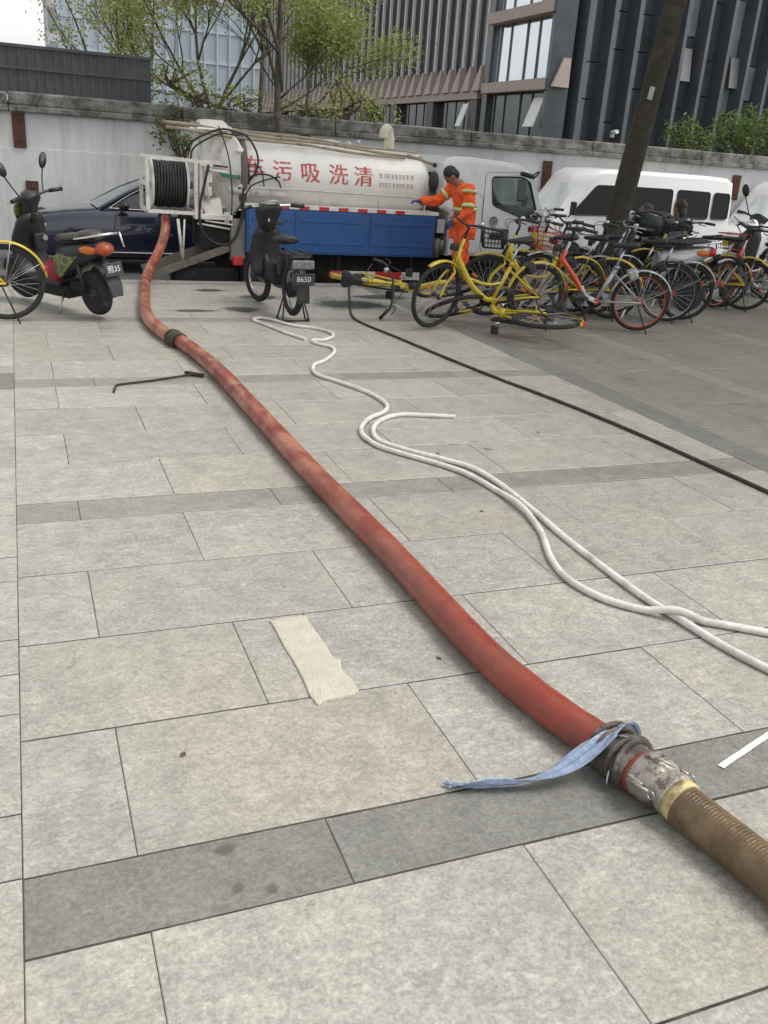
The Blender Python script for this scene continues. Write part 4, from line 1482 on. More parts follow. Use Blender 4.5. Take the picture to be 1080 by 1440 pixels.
# blue side boxes
for sgn in (-1, 1):
    mb = MB()
    yf = TY + sgn * 0.845
    mb.box((4.39, TY + sgn * 0.70, 0.645), (2.86, 0.29, 0.60))
    sb = mb.build('side_box', M_BLUE, truck)
    for (x0, x1) in ((2.98, 3.62), (3.66, 4.75), (4.79, 5.80)):
        q = MB()
        q.box(((x0 + x1) / 2, yf + sgn * 0.006, 0.645), (x1 - x0, 0.016, 0.56), bev=0.006)
        q.box(((x0 + x1) / 2, yf + sgn * 0.016, 0.80), (x1 - x0 - 0.1, 0.014, 0.035), bev=0.004)
        q.box(((x0 + x1) / 2, yf + sgn * 0.016, 0.50), (x1 - x0 - 0.1, 0.014, 0.035), bev=0.004)
        q.build('box_door', M_BLUE, sb)
    k = 0
    x = 2.98
    while x < 5.3:
        q = MB(); q.box((x + 0.0725, TY + sgn * 0.853, 0.972), (0.143, 0.008, 0.046))
        q.build('reflector', M_REDP if k % 2 else M_WREF, truck)
        x += 0.1455
        k += 1
# lower side guard
for sgn in (-1, 1):
    x = 4.22
    for k, w_ in enumerate((0.28, 0.42, 0.42, 0.30)):
        q = MB(); q.box((x + w_ / 2, TY + sgn * 0.80, 0.06), (w_ - 0.004, 0.025, 0.11))
        q.build('guard_panel', M_WREF if k in (1, 3) else M_REDP, truck)
        x += w_
    q = MB()
    for xx in (4.35, 5.5):
        q.box((xx, TY + sgn * 0.77, 0.19), (0.04, 0.03, 0.34))
    q.build('guard_bracket', M_DARK, truck)['kind'] = 'stuff'
# red tail lamp and mudflap behind the rear wheel
mb = MB(); mb.box((2.86, 12.93, 0.22), (0.16, 0.12, 0.12), bev=0.01); mb.build('tail_lamp', M_REDP, truck)
mb = MB(); mb.box((2.93, 13.0, 0.02), (0.02, 0.34, 0.46)); mb.build('mudflap', M_RUBBER, truck)
# hand rail
mb = MB(); mb.tube(spline([(2.98, 12.93, 1.08), (3.02, 12.9, 1.17), (3.10, 12.88, 1.20), (3.6, 12.88, 1.205), (4.6, 12.88, 1.195), (5.55, 12.88, 1.185), (5.62, 12.88, 1.17), (5.63, 12.88, 1.0)], 5), 0.013, 8)
rl = mb.build('hand_rail', M_PIPE, truck)
for x in (4.02, 4.90):
    q = MB(); q.tube([(x, 12.88, 0.98), (x, 12.88, 1.20)], 0.013, 8); q.build('post', M_PIPE, rl)
mb = MB(); mb.tube([(2.72, 13.0, 1.16), (3.30, 12.98, 1.13)], 0.048, 16); mb.tube([(3.3, 12.98, 1.13), (3.58, 12.97, 1.118)], 0.040, 14)
mb.build('hydraulic_cylinder', M_PIPE, truck)
# lettering, wrapped on the shell
def wrap_text(body, size, x, z, m, off=0.004, sx=1.0, wgt=0.0):
    vs, fs = text_mesh(body, size)
    if not vs:
        return None
    bm = bmesh.new()
    bv = [bm.verts.new((v.x * sx, v.y, 0)) for v in vs]
    for f in fs:
        try:
            bm.faces.new([bv[i] for i in f])
        except ValueError:
            pass
    ymin, ymax = min(v.y for v in vs), max(v.y for v in vs)
    for k in range(1, 14):
        y = ymin + (ymax - ymin) * k / 14
        bmesh.ops.bisect_plane(bm, geom=bm.verts[:] + bm.edges[:] + bm.faces[:], plane_co=(0, y, 0), plane_no=(0, 1, 0))
    bm.verts.index_update()
    q = MB()
    pts = []
    for v in bm.verts:
        zz_ = z + v.co.y * 0.96
        pts.append((x + v.co.x, tank_y(zz_, off), zz_))
    q.add(pts, [[v.index for v in f.verts] for f in bm.faces])
    bm.free()
    return q.build('lettering', m, tank)
M_LETTER = mat('red_lettering', (0.50, 0.05, 0.05), 0.5, var=0.2, scale=12, dirt=(0.66, 0.42, 0.38), dscale=18, dlo=0.48, dhi=0.68)
for ch, x, z in (('车', 3.10, 1.455), ('污', 3.50, 1.42), ('吸', 3.90, 1.42), ('洗', 4.32, 1.415), ('清', 4.70, 1.41)):
    for dx in (-0.004, 0.004):
        wrap_text(ch, 0.30, x + dx, z, M_LETTER, off=0.004 if dx < 0 else 0.0055)
# two lines of faded small print: worn strokes only
M_FADED = mat('faded_print', (0.50, 0.36, 0.32), 0.6, var=0.2)
rnd = random.Random(2)
for z in (1.455, 1.335):
    q = MB()
    x = 4.94
    while x < 5.46:
        w_ = rnd.uniform(0.025, 0.05)
        for k in range(3):
            zz_ = z + (k - 1) * 0.022
            y_ = tank_y(zz_, 0.004)
            q.add([(x, y_, zz_ - 0.005), (x + w_, y_, zz_ - 0.005), (x + w_, y_, zz_ + 0.005), (x, y_, zz_ + 0.005)], [(0, 1, 2, 3)])
        xx = x + w_ * 0.5
        ya, yb_ = tank_y(z - 0.03, 0.005), tank_y(z + 0.03, 0.005)
        q.add([(xx - 0.004, ya, z - 0.03), (xx + 0.004, ya, z - 0.03), (xx + 0.004, yb_, z + 0.03), (xx - 0.004, yb_, z + 0.03)], [(0, 1, 2, 3)])
        x += w_ + rnd.uniform(0.012, 0.03)
    q.build('small_print', M_FADED, tank)['kind'] = 'stuff'
# thick suction pipe strapped over the shell near the rear
mb = MB()
arc = []
for i in range(15):
    a = R_(95 + i * 9.0)
    arc.append((2.99 - 0.05 * math.sin(i / 14 * PI * 0.5), TY + (A_ + 0.05) * math.cos(a), CZ + (B_ + 0.05) * math.sin(a)))
mb.tube(arc, 0.048, 12)
mb.build('overflow_pipe', mat('grey_brown_hose', (0.13, 0.11, 0.095), 0.7, var=0.3, scale=15, bump=0.6, bscale=40), truck)
# rear lid
mb = MB()
mb.lathe([(0.605, 0.0), (0.605, 0.05), (0.52, 0.055)], (2.88, TY, CZ), 'X', 44)
mb.build('rear_flange', M_LID, truck, sharp=40)
LC = Vector((2.87, TY, CZ))
LM = Matrix.Translation(Vector((2.70, 13.52, CZ))) @ Matrix.Rotation(R_(30), 4, 'Z') @ Matrix.Translation(-LC)
mb = MB()
mb.lathe([(0.60, 0.02), (0.615, 0.0), (0.615, -0.05), (0.57, -0.06), (0.50, -0.11), (0.36, -0.16), (0.2, -0.19), (0.02, -0.20)], LC, 'X', 48)
lid = xf_(mb, LM).build('rear_lid', M_LID, truck, sharp=35)
mb = MB(); mb.ring(LC + Vector((0.012, 0, 0)), 'X', 0.612, 0.016, 48, 8)
xf_(mb, LM).build('lid_seal', M_BLACK, lid)
for k in range(8):
    a = k * PI / 4 + 0.2
    q = MB()
    c0 = Vector((2.82, TY + 0.60 * math.cos(a), CZ + 0.60 * math.sin(a)))
    q.box(c0, (0.13, 0.06, 0.06), rot=Matrix.Rotation(a, 4, 'X'), bev=0.008)
    q.tube([c0 + Vector((-0.10, 0, 0)), c0 + Vector((0.09, 0, 0))], 0.016, 8)
    xf_(q, LM).build('lid_clamp', M_LID, lid)
for a in (0.0, PI / 3, -PI / 3, PI * 0.5):
    q = MB(); q.box((2.73, TY, CZ), (0.08, 1.02, 0.035), rot=Matrix.Rotation(a, 4, 'X')); xf_(q, LM).build('lid_rib', M_LID, lid)
mb = MB()
mb.loft([[(2.35, TY - 0.42, 1.90), (2.88, TY - 0.42, 1.90), (2.88, TY + 0.2, 1.90), (2.35, TY + 0.2, 1.90)], [(2.48, TY - 0.36, 2.03), (2.72, TY - 0.36, 2.03), (2.72, TY + 0.15, 2.03), (2.48, TY + 0.15, 2.03)]], smooth=False)
mb.build('hinge_cover', M_LID, truck)
mb = MB(); mb.box((2.80, TY - 0.30, 1.86), (0.10, 0.06, 0.20)); mb.box((2.80, TY + 0.14, 1.86), (0.10, 0.06, 0.20)); mb.build('hinge_bracket', M_LID, truck)['kind'] = 'stuff'
# valve block and hopper under and beside the lid
mb = MB()
mb.loft([[(2.36, 13.0, 0.98), (2.62, 13.0, 1.04), (2.62, 13.2, 1.04), (2.36, 13.2, 0.98)], [(2.42, 13.0, 0.82), (2.66, 13.0, 0.82), (2.66, 13.2, 0.82), (2.42, 13.2, 0.82)]], smooth=False)
mb.build('hopper', M_LID, truck)
mb = MB(); mb.box((2.52, 13.05, 0.79), (0.52, 0.26, 0.07), bev=0.01); mb.tube([(2.70, 12.95, 0.72), (2.70, 12.95, 0.86)], 0.035, 10); mb.tube([(2.40, 12.95, 0.74), (2.78, 12.93, 0.70)], 0.012, 8); mb.tube([(2.3, 12.96, 0.70), (2.75, 12.96, 0.64)], 0.014, 8)
mb.build('valve_block', M_LID, truck)['kind'] = 'stuff'
mb = MB(); mb.box((2.56, 13.25, 0.56), (0.46, 0.40, 0.36)); mb.tube([(2.1, 13.28, 0.76), (2.6, 13.28, 0.70)], 0.085, 14); mb.tube([(2.28, 13.1, 0.78), (2.28, 13.1, 0.42)], 0.03, 8)
mb.build('valve_housing', M_DARK, truck)
mb = MB(); mb.lathe([(0.075, 0), (0.085, 0.02), (0.085, 0.07), (0.07, 0.09)], (1.905, 13.26, 0.80), (-0.2, -0.7, -0.9), 18)
mb.build('outlet_collar', M_DARK, truck)
mb = MB(); mb.box((2.86, 13.0, 0.50), (0.20, 0.14, 0.56), bev=0.01)
mb.build('rear_column', mat('grimy_grey', (0.20, 0.19, 0.165), 0.7, var=0.25, scale=8), truck)
# inclined steel channel at the tail
mb = MB()
def ramp_y(y0, y1, z0, z1, m_):
    pass
sl = math.atan2(0.43, 1.15)
mR = Matrix.Rotation(-sl, 4, 'Y')
c0 = Vector((2.18, 13.18, 0.16))
mb.box(c0, (1.24, 0.36, 0.03), rot=mR)
mb.box(c0 + Vector((0, -0.18, 0.015)), (1.24, 0.03, 0.10), rot=mR)
mb.box(c0 + Vector((0, 0.18, 0.055)), (1.24, 0.03, 0.16), rot=mR)
mb.build('tail_channel', mat('rusty_grey_steel', (0.20, 0.175, 0.145), 0.7, 0.2, var=0.25, scale=7, dirt=(0.11, 0.085, 0.06), dscale=5), truck)
mb = MB(); mb.box((2.45, 13.3, -0.05), (0.9, 0.5, 0.30)); mb.build('rear_bumper', M_DARK, truck)
mb = MB(); mb.tube([(2.05, 13.05, 0.74), (2.1, 13.05, 0.25)], 0.022, 8); mb.tube([(2.14, 13.05, 0.74), (2.11, 13.05, 0.2)], 0.014, 8); mb.build('support_strut', M_LID, truck)['kind'] = 'stuff'
# hose reel
RC = Vector((1.97, 13.38, 1.17))
mb = MB()
for (a, b) in (((1.655, 13.05, 1.51), (2.66, 13.05, 1.485)), ((1.655, 13.05, 0.83), (2.36, 13.05, 0.82)), ((1.655, 13.72, 1.51), (2.66, 13.72, 1.485)), ((1.655, 13.72, 0.83), (2.36, 13.72, 0.82))):
    p, q_ = Vector(a), Vector(b)
    mb.box((p + q_) / 2, ((q_ - p).length, 0.045, 0.045), rot=(0, math.atan2(p.z - q_.z, q_.x - p.x), 0))
for (x, yy) in ((1.655, 13.05), (2.30, 13.05), (1.655, 13.72), (2.30, 13.72), (2.37, 13.05)):
    mb.box((x, yy, 1.165), (0.045, 0.047, 0.66))
for (x, z) in ((1.655, 1.5), (1.655, 0.83), (2.30, 1.49), (2.30, 0.83), (1.655, 1.17)):
    mb.box((x, 13.385, z), (0.043, 0.62, 0.043))
mb.build('reel_frame', M_LID, truck)
mb = MB(); mb.lathe([(0.05, -0.30), (0.05, 0.34)], RC, 'X', 14)
reel = mb.build('reel_axle', M_STEEL, truck)
for dx in (-0.235, 0.235):
    q = MB(); q.lathe([(0.05, dx - 0.010), (0.315, dx - 0.010), (0.325, dx - 0.016), (0.335, dx), (0.325, dx + 0.016), (0.315, dx + 0.010), (0.05, dx + 0.010)], RC, 'X', 40)
    q.build('reel_flange', M_LID, reel, sharp=35)
q = MB()
turns = 11
pts = []
for lay in range(2):
    for i in range(turns * 22):
        a = 2 * PI * i / 22
        f_ = i / (turns * 22)
        x = -0.212 + 0.424 * (f_ if lay == 0 else 1 - f_)
        rad = 0.255 + lay * 0.032 + 0.006 * math.sin(i * 0.37)
        pts.append(RC + Vector((x + 0.004 * math.sin(i * 0.9), rad * math.cos(a), rad * math.sin(a))))
q.lathe([(0.24, -0.22), (0.24, 0.22)], RC, 'X', 28)
q.tube(pts, 0.0195, 8)
q.build('wound_hose', mat('reel_hose', (0.022, 0.024, 0.024), 0.5, var=0.3, scale=12), reel)
# control levers, spout and small fittings between reel and lid
mb = MB(); mb.tube([(2.44, 12.99, 1.40), (2.44, 12.99, 1.22), (2.46, 13.0, 0.98)], 0.022, 10); mb.box((2.46, 13.02, 1.30), (0.10, 0.08, 0.14), bev=0.01); mb.box((2.46, 13.02, 1.12), (0.09, 0.08, 0.12), bev=0.01)
mb.build('control_column', M_LID, truck)['kind'] = 'stuff'
mb = MB(); mb.tube([(2.36, 12.99, 1.45), (2.66, 12.99, 1.43)], 0.016, 8); mb.tube([(2.40, 12.97, 1.40), (2.78, 12.97, 1.37)], 0.02, 8)
mb.build('cross_pipe', M_LID, truck)['kind'] = 'stuff'
mb = MB(); mb.tube([(2.52, 12.96, 1.455), (2.62, 12.96, 1.45)], 0.012, 6); mb.tube([(2.62, 12.96, 1.45), (2.72, 12.96, 1.445)], 0.010, 6)
mb.build('lever', M_BLACK, truck)
M_ROPEG = mat('green_rope', (0.02, 0.22, 0.13), 0.7, var=0.2)
mb = MB()
for k in range(3):
    mb.tube(spline([(2.60, 12.955, 1.37 - k * 0.018), (2.70, 12.945, 1.345 - k * 0.012), (2.86, 12.95, 1.345 - k * 0.02), (2.88, 13.02, 1.35 - k * 0.02)], 5), 0.007, 6)
mb.build('green_rope', M_ROPEG, truck)['kind'] = 'stuff'
M_CABLE = mat('black_cable', (0.02, 0.02, 0.021), 0.5, var=0.25)
for pts, r_ in (([(2.16, 13.1, 1.50), (2.19, 12.98, 1.68), (2.34, 12.95, 1.80), (2.60, 12.95, 1.91), (2.80, 12.95, 1.90), (2.98, 12.95, 1.84), (3.11, 12.96, 1.66), (3.13, 12.97, 1.47), (3.02, 12.96, 1.29), (2.86, 12.96, 1.17)], 0.014),
                ([(2.24, 13.1, 1.50), (2.25, 12.98, 1.64), (2.40, 12.95, 1.76), (2.62, 12.95, 1.86), (2.84, 12.97, 1.85)], 0.012),
                ([(2.92, 12.95, 1.08), (2.94, 12.94, 1.24), (3.03, 12.94, 1.34), (3.14, 12.94, 1.38), (3.30, 12.94, 1.37), (3.42, 12.94, 1.30), (3.46, 12.94, 1.20)], 0.012),
                ([(2.96, 12.95, 1.10), (3.04, 12.94, 1.22), (3.18, 12.93, 1.29), (3.34, 12.93, 1.34), (3.44, 12.93, 1.36)], 0.010),
                ([(2.45, 12.93, 1.46), (2.40, 12.92, 1.25), (2.33, 12.92, 0.95), (2.33, 12.91, 0.70), (2.42, 12.90, 0.52), (2.62, 12.90, 0.43), (2.80, 12.90, 0.52), (2.90, 12.91, 0.80), (2.93, 12.93, 1.08)], 0.018),
                ([(2.60, 13.0, 1.95), (2.72, 12.96, 1.6), (2.77, 12.95, 1.2), (2.76, 12.94, 0.8), (2.70, 12.95, 0.66)], 0.009),
                ([(2.90, 12.95, 1.30), (2.96, 12.94, 1.46), (3.08, 12.94, 1.50), (3.18, 12.94, 1.42), (3.22, 12.95, 1.22)], 0.009)):
    mb = MB(); mb.tube(spline(pts, 8), r_, 8); mb.build('loose_hose', M_CABLE, truck)
# poles lashed along the top, vent and brush pole
for k, (a, b, r_) in enumerate((((1.90, 13.32, 1.955), (5.70, 13.28, 1.735), 0.024), ((1.94, 13.22, 1.885), (5.40, 13.20, 1.705), 0.022), ((2.3, 13.44, 1.965), (5.66, 13.38, 1.79), 0.022))):
    mb = MB()
    p, q_ = Vector(a), Vector(b)
    ps = [p.lerp(q_, i / 14) + Vector((0, 0, 0.012 * math.sin(i * 0.9 + k))) for i in range(15)]
    mb.tube(ps, [r_ * (1 - 0.25 * i / 14) for i in range(15)], 10)
    mb.build('roof_pole', M_BAMB, truck)
mb = MB(); mb.tube([(5.45, 13.25, 1.76), (5.88, 13.22, 1.655)], 0.02, 8); po = mb.build('brush_pole', M_BAMB, truck)
mb = MB(); mb.ell((5.90, 13.22, 1.65), (0.045, 0.035, 0.035)); mb.build('pole_knob', M_BLACK, po)
M_VENT = mat('cream_vent', (0.58, 0.55, 0.44), 0.5, var=0.1, dirt=(0.35, 0.31, 0.22), dscale=8)
mb = MB()
mb.lathe([(0.11, 0), (0.11, 0.03), (0.078, 0.04), (0.078, 0.19)], (5.31, 13.66, 1.80), 'Z', 20)
mb.tube(spline([(5.31, 13.66, 1.98), (5.30, 13.66, 2.05), (5.27, 13.64, 2.10), (5.22, 13.60, 2.10), (5.19, 13.58, 2.05), (5.185, 13.57, 1.98)], 5), 0.068, 16)
mb.build('vent', M_VENT, truck, sharp=40)
for x in (4.35,):
    mb = MB(); mb.lathe([(0.2, 0), (0.2, 0.04), (0.17, 0.06), (0.05, 0.075)], (x, TY, 1.82), 'Z', 24); mb.build('manhole_cover', M_TANK, truck, sharp=35)
mb = MB(); mb.tube([(4.80, 13.6, 1.84), (4.80, 13.6, 1.92)], 0.035, 10); mb.ell((4.62, 13.55, 1.85), (0.07, 0.06, 0.045)); mb.build('roof_valve', M_STEEL, truck)['kind'] = 'stuff'
# gear between tank and cab
mb = MB(); mb.box((5.93, 13.25, 0.60), (0.14, 0.5, 0.55), bev=0.01); mb.build('battery_case', M_DARK, truck)
mb = MB(); mb.box((5.93, 12.97, 0.80), (0.13, 0.16, 0.20), bev=0.01); mb.build('junction_box', mat('grey_box', (0.38, 0.42, 0.45), 0.4, 0.2, var=0.1), truck)
mb = MB(); mb.tube([(5.90, 12.94, 0.35), (5.90, 12.94, 0.62)], 0.06, 12); mb.tube([(5.96, 12.90, 0.45), (5.96, 12.90, 0.60)], 0.04, 12); mb.build('filter', mat('green_grey_filter', (0.14, 0.16, 0.12), 0.5), truck)['kind'] = 'stuff'
mb = MB(); mb.ell((5.755, 12.90, 1.42), (0.085, 0.045, 0.15), 16, 10); mb.tube([(5.77, 12.92, 1.35), (5.85, 12.98, 1.0)], 0.04, 10); mb.build('air_intake', M_BLACK, truck)
# cab: hollow shell with cut windows
CPROF = [(6.06, 0.37), (7.66, 0.37), (7.79, 0.42), (7.80, 0.62), (7.78, 0.92), (7.72, 1.08), (7.40, 1.60), (7.33, 1.68), (7.20, 1.735), (6.95, 1.765), (6.35, 1.795), (6.10, 1.79), (5.97, 1.755), (5.91, 1.68), (5.895, 1.06), (6.05, 0.98)]
CT = dict(taper=0.07, zt=0.95)
cab_o = shell(CPROF, 0.85, TY, 0.07, **CT).build('cab', M_CAB, truck)
off = OFFS[truck.name]['world_built']
inner = shell(offset_poly(CPROF, 0.05), 0.79, TY, 0.06, **CT).build('cutter', M_CAB, None, off=(0, 0, 0))
inner.location = (0, 0, 0)
WIN = rounded([(6.70, 1.545), (7.23, 1.565), (7.36, 1.50), (7.56, 0.96), (7.38, 0.94), (6.745, 1.14)], 0.05)
wcut = MB(); wcut.prism(WIN, TY - 1.2, TY + 1.2)
wco = wcut.build('cutter', M_CAB, None, off=(0, 0, 0))
ws = MB()
ws.prism([(7.72, 1.14), (7.42, 1.62), (7.30, 1.55), (7.55, 1.02), (7.65, 1.02)], TY - 0.70, TY + 0.70)
wso = ws.build('cutter', M_CAB, None, off=(0, 0, 0))
rw = MB(); rw.box((5.93, TY, 1.40), (0.3, 1.1, 0.30))
rwo = rw.build('cutter', M_CAB, None, off=(0, 0, 0))
for c in (inner, wco, wso, rwo):
    c.location = -Vector(off)
    # cutters live in the truck's frame while the modifier runs
    c.parent = truck
bpy.context.view_layer.update()
bool_cut(cab_o, [inner, wco, wso, rwo])
for sgn in (-1, 1):
    g_ = plate(offset_poly(WIN, -0.004), sgn, 0.85, TY, out=-0.02, th=0.006, **CT).build('side_window', M_CLEAR, truck)
    q = plate(rounded([(6.63, 0.44), (6.60, 1.60), (7.26, 1.63), (7.42, 1.53), (7.66, 1.0), (7.70, 0.60), (7.50, 0.47)], 0.04), sgn, 0.85, TY, out=0.006, th=0.008, **CT)
    # door skin as a frame round the window opening
    dm = MB()
    outer = [(6.60, 0.44), (6.59, 1.0), (6.60, 1.60), (7.24, 1.635), (7.42, 1.545), (7.64, 1.0), (7.70, 0.60), (7.48, 0.46)]
    outr = rounded(outer, 0.04, 4)
    def ray_hit(px_, pz_, ang):
        pass
    n = 72
    ctr = Vector((7.12, 1.27))
    ring_o, ring_i = [], []
    def hit(poly, c, d):
        best = None
        for i in range(len(poly)):
            a, b = Vector(poly[i]), Vector(poly[(i + 1) % len(poly)])
            e = b - a
            den = d.x * e.y - d.y * e.x
            if abs(den) < 1e-9: continue
            t = ((a.x - c.x) * e.y - (a.y - c.y) * e.x) / den
            s = ((a.x - c.x) * d.y - (a.y - c.y) * d.x) / den
            if t > 0 and -1e-6 <= s <= 1 + 1e-6 and (best is None or t > best): best = t
        return c + d * (best or 0)
    for i in range(n):
        an = 2 * PI * i / n
        d = Vector((math.cos(an), math.sin(an)))
        ring_o.append(hit(outr, ctr, d)); ring_i.append(hit(WIN, ctr, d))
    def P(p, o_): return (p.x, TY + sgn * (side_y(0.85, p.y, **CT) + o_), p.y)
    dm.add([P(p, 0.006) for p in ring_o] + [P(p, 0.006) for p in ring_i] + [P(p, -0.004) for p in ring_o] + [P(p, -0.004) for p in ring_i],
           [(i, (i + 1) % n, n + (i + 1) % n, n + i) for i in range(n)] + [(i, (i + 1) % n, 2 * n + (i + 1) % n, 2 * n + i) for i in range(n)] + [(n + i, n + (i + 1) % n, 3 * n + (i + 1) % n, 3 * n + i) for i in range(n)])
    door = dm.build('door', M_CAB, truck)
    q = MB(); q.tube([P(p, 0.004) for p in ring_i], 0.012, 6, closed=True); q.build('window_seal', M_BLACK, door)
    q = MB(); q.tube([P(p, 0.0005) for p in ring_o], 0.006, 5, closed=True); q.build('door_gap', M_BLACK, door)
    q = plate(rounded([(6.74, 0.64), (6.74, 0.75), (6.98, 0.75), (6.98, 0.64)], 0.02), sgn, 0.85, TY, out=0.012, th=0.02, **CT)
    q.build('handle_recess', M_BLACK, door)
    q = MB(); q.tube([(6.78, TY + sgn * 0.875, 0.71), (6.94, TY + sgn * 0.875, 0.71)], 0.012, 8); q.build('door_handle', M_BLACK, door)
    q = MB(); q.lathe([(0.075, 0.0), (0.075, 0.012), (0.066, 0.014), (0.064, 0.006), (0.02, 0.006), (0.018, 0.012), (0.001, 0.012)], (6.78, TY + sgn * 0.852, 0.91), (0, sgn, 0), 24)
    q.box((6.78, TY + sgn * 0.862, 0.91), (0.10, 0.008, 0.012), rot=(0, 0.9, 0)); q.box((6.78, TY + sgn * 0.862, 0.91), (0.10, 0.008, 0.012), rot=(0, -0.9, 0))
    q.build('emblem', mat('grey_emblem', (0.26, 0.27, 0.27), 0.4, 0.3), door)
    q = MB(); q.box((6.28, TY + sgn * 0.80, 0.20), (0.5, 0.12, 0.06)); q.box((7.1, TY + sgn * 0.84, 0.33), (1.0, 0.06, 0.10)); q.build('step', M_DARK, truck)['kind'] = 'stuff'
    q = MB(); q.tube(spline([(7.42, TY + sgn * 0.86, 1.58), (7.40, TY + sgn * 0.98, 1.66), (7.30, TY + sgn * 1.02, 1.62)], 4), 0.012, 6)
    mi = q.build('mirror_arm', M_BLACK, truck)
    q = MB(); q.box((7.13, TY + sgn * 1.0, 1.385), (0.15, 0.05, 0.32), bev=0.02); q.build('mirror', mat('dark_mirror', (0.10, 0.11, 0.11), 0.25, 0.4), mi)
    q = MB(); q.box((7.20, TY + sgn * 1.0, 1.60), (0.22, 0.12, 0.06), rot=(0, R_(12), 0), bev=0.02); q.build('mirror', M_BLACK, mi)
    q = MB(); q.ell((7.79, TY + sgn * 0.62, 0.70), (0.05, 0.17, 0.10)); q.build('headlight', mat('lamp_glass', (0.6, 0.62, 0.63), 0.1, 0.2), truck)
q = MB(); q.add([(7.715, TY - 0.70, 1.10), (7.715, TY + 0.70, 1.10), (7.405, TY + 0.66, 1.60), (7.405, TY - 0.66, 1.60)], [(0, 1, 2, 3)]); q.build('windscreen', M_CLEAR, truck)
q = MB(); q.box((7.80, TY, 0.30), (0.14, 1.66, 0.22), bev=0.03); q.build('front_bumper', M_CAB, truck)
for yy in (TY - 0.42, TY + 0.40):
    q = MB(); q.box((6.72, yy, 0.72), (0.50, 0.50, 0.14), bev=0.04); q.box((6.45, yy, 1.02), (0.13, 0.48, 0.56), rot=(0, -0.15, 0), bev=0.05)
    q.build('seat', mat('dark_seat', (0.03, 0.032, 0.035), 0.8), truck)
q = MB(); q.box((7.42, TY, 0.86), (0.30, 1.44, 0.24), bev=0.04); q.build('dashboard', M_BLACK, truck)
q = MB(); q.ring((7.20, TY - 0.40, 1.00), (0.75, 0, 0.66), 0.20, 0.014, 28, 8); q.tube([(7.20, TY - 0.4, 1.0), (7.38, TY - 0.4, 0.84)], 0.02, 8); q.build('steering_wheel', M_BLACK, truck)
q = MB(); q.box((7.45, TY + 0.25, 1.03), (0.10, 0.16, 0.14), bev=0.02); q.build('dash_bag', mat('lime_cloth', (0.42, 0.5, 0.08), 0.7), truck)

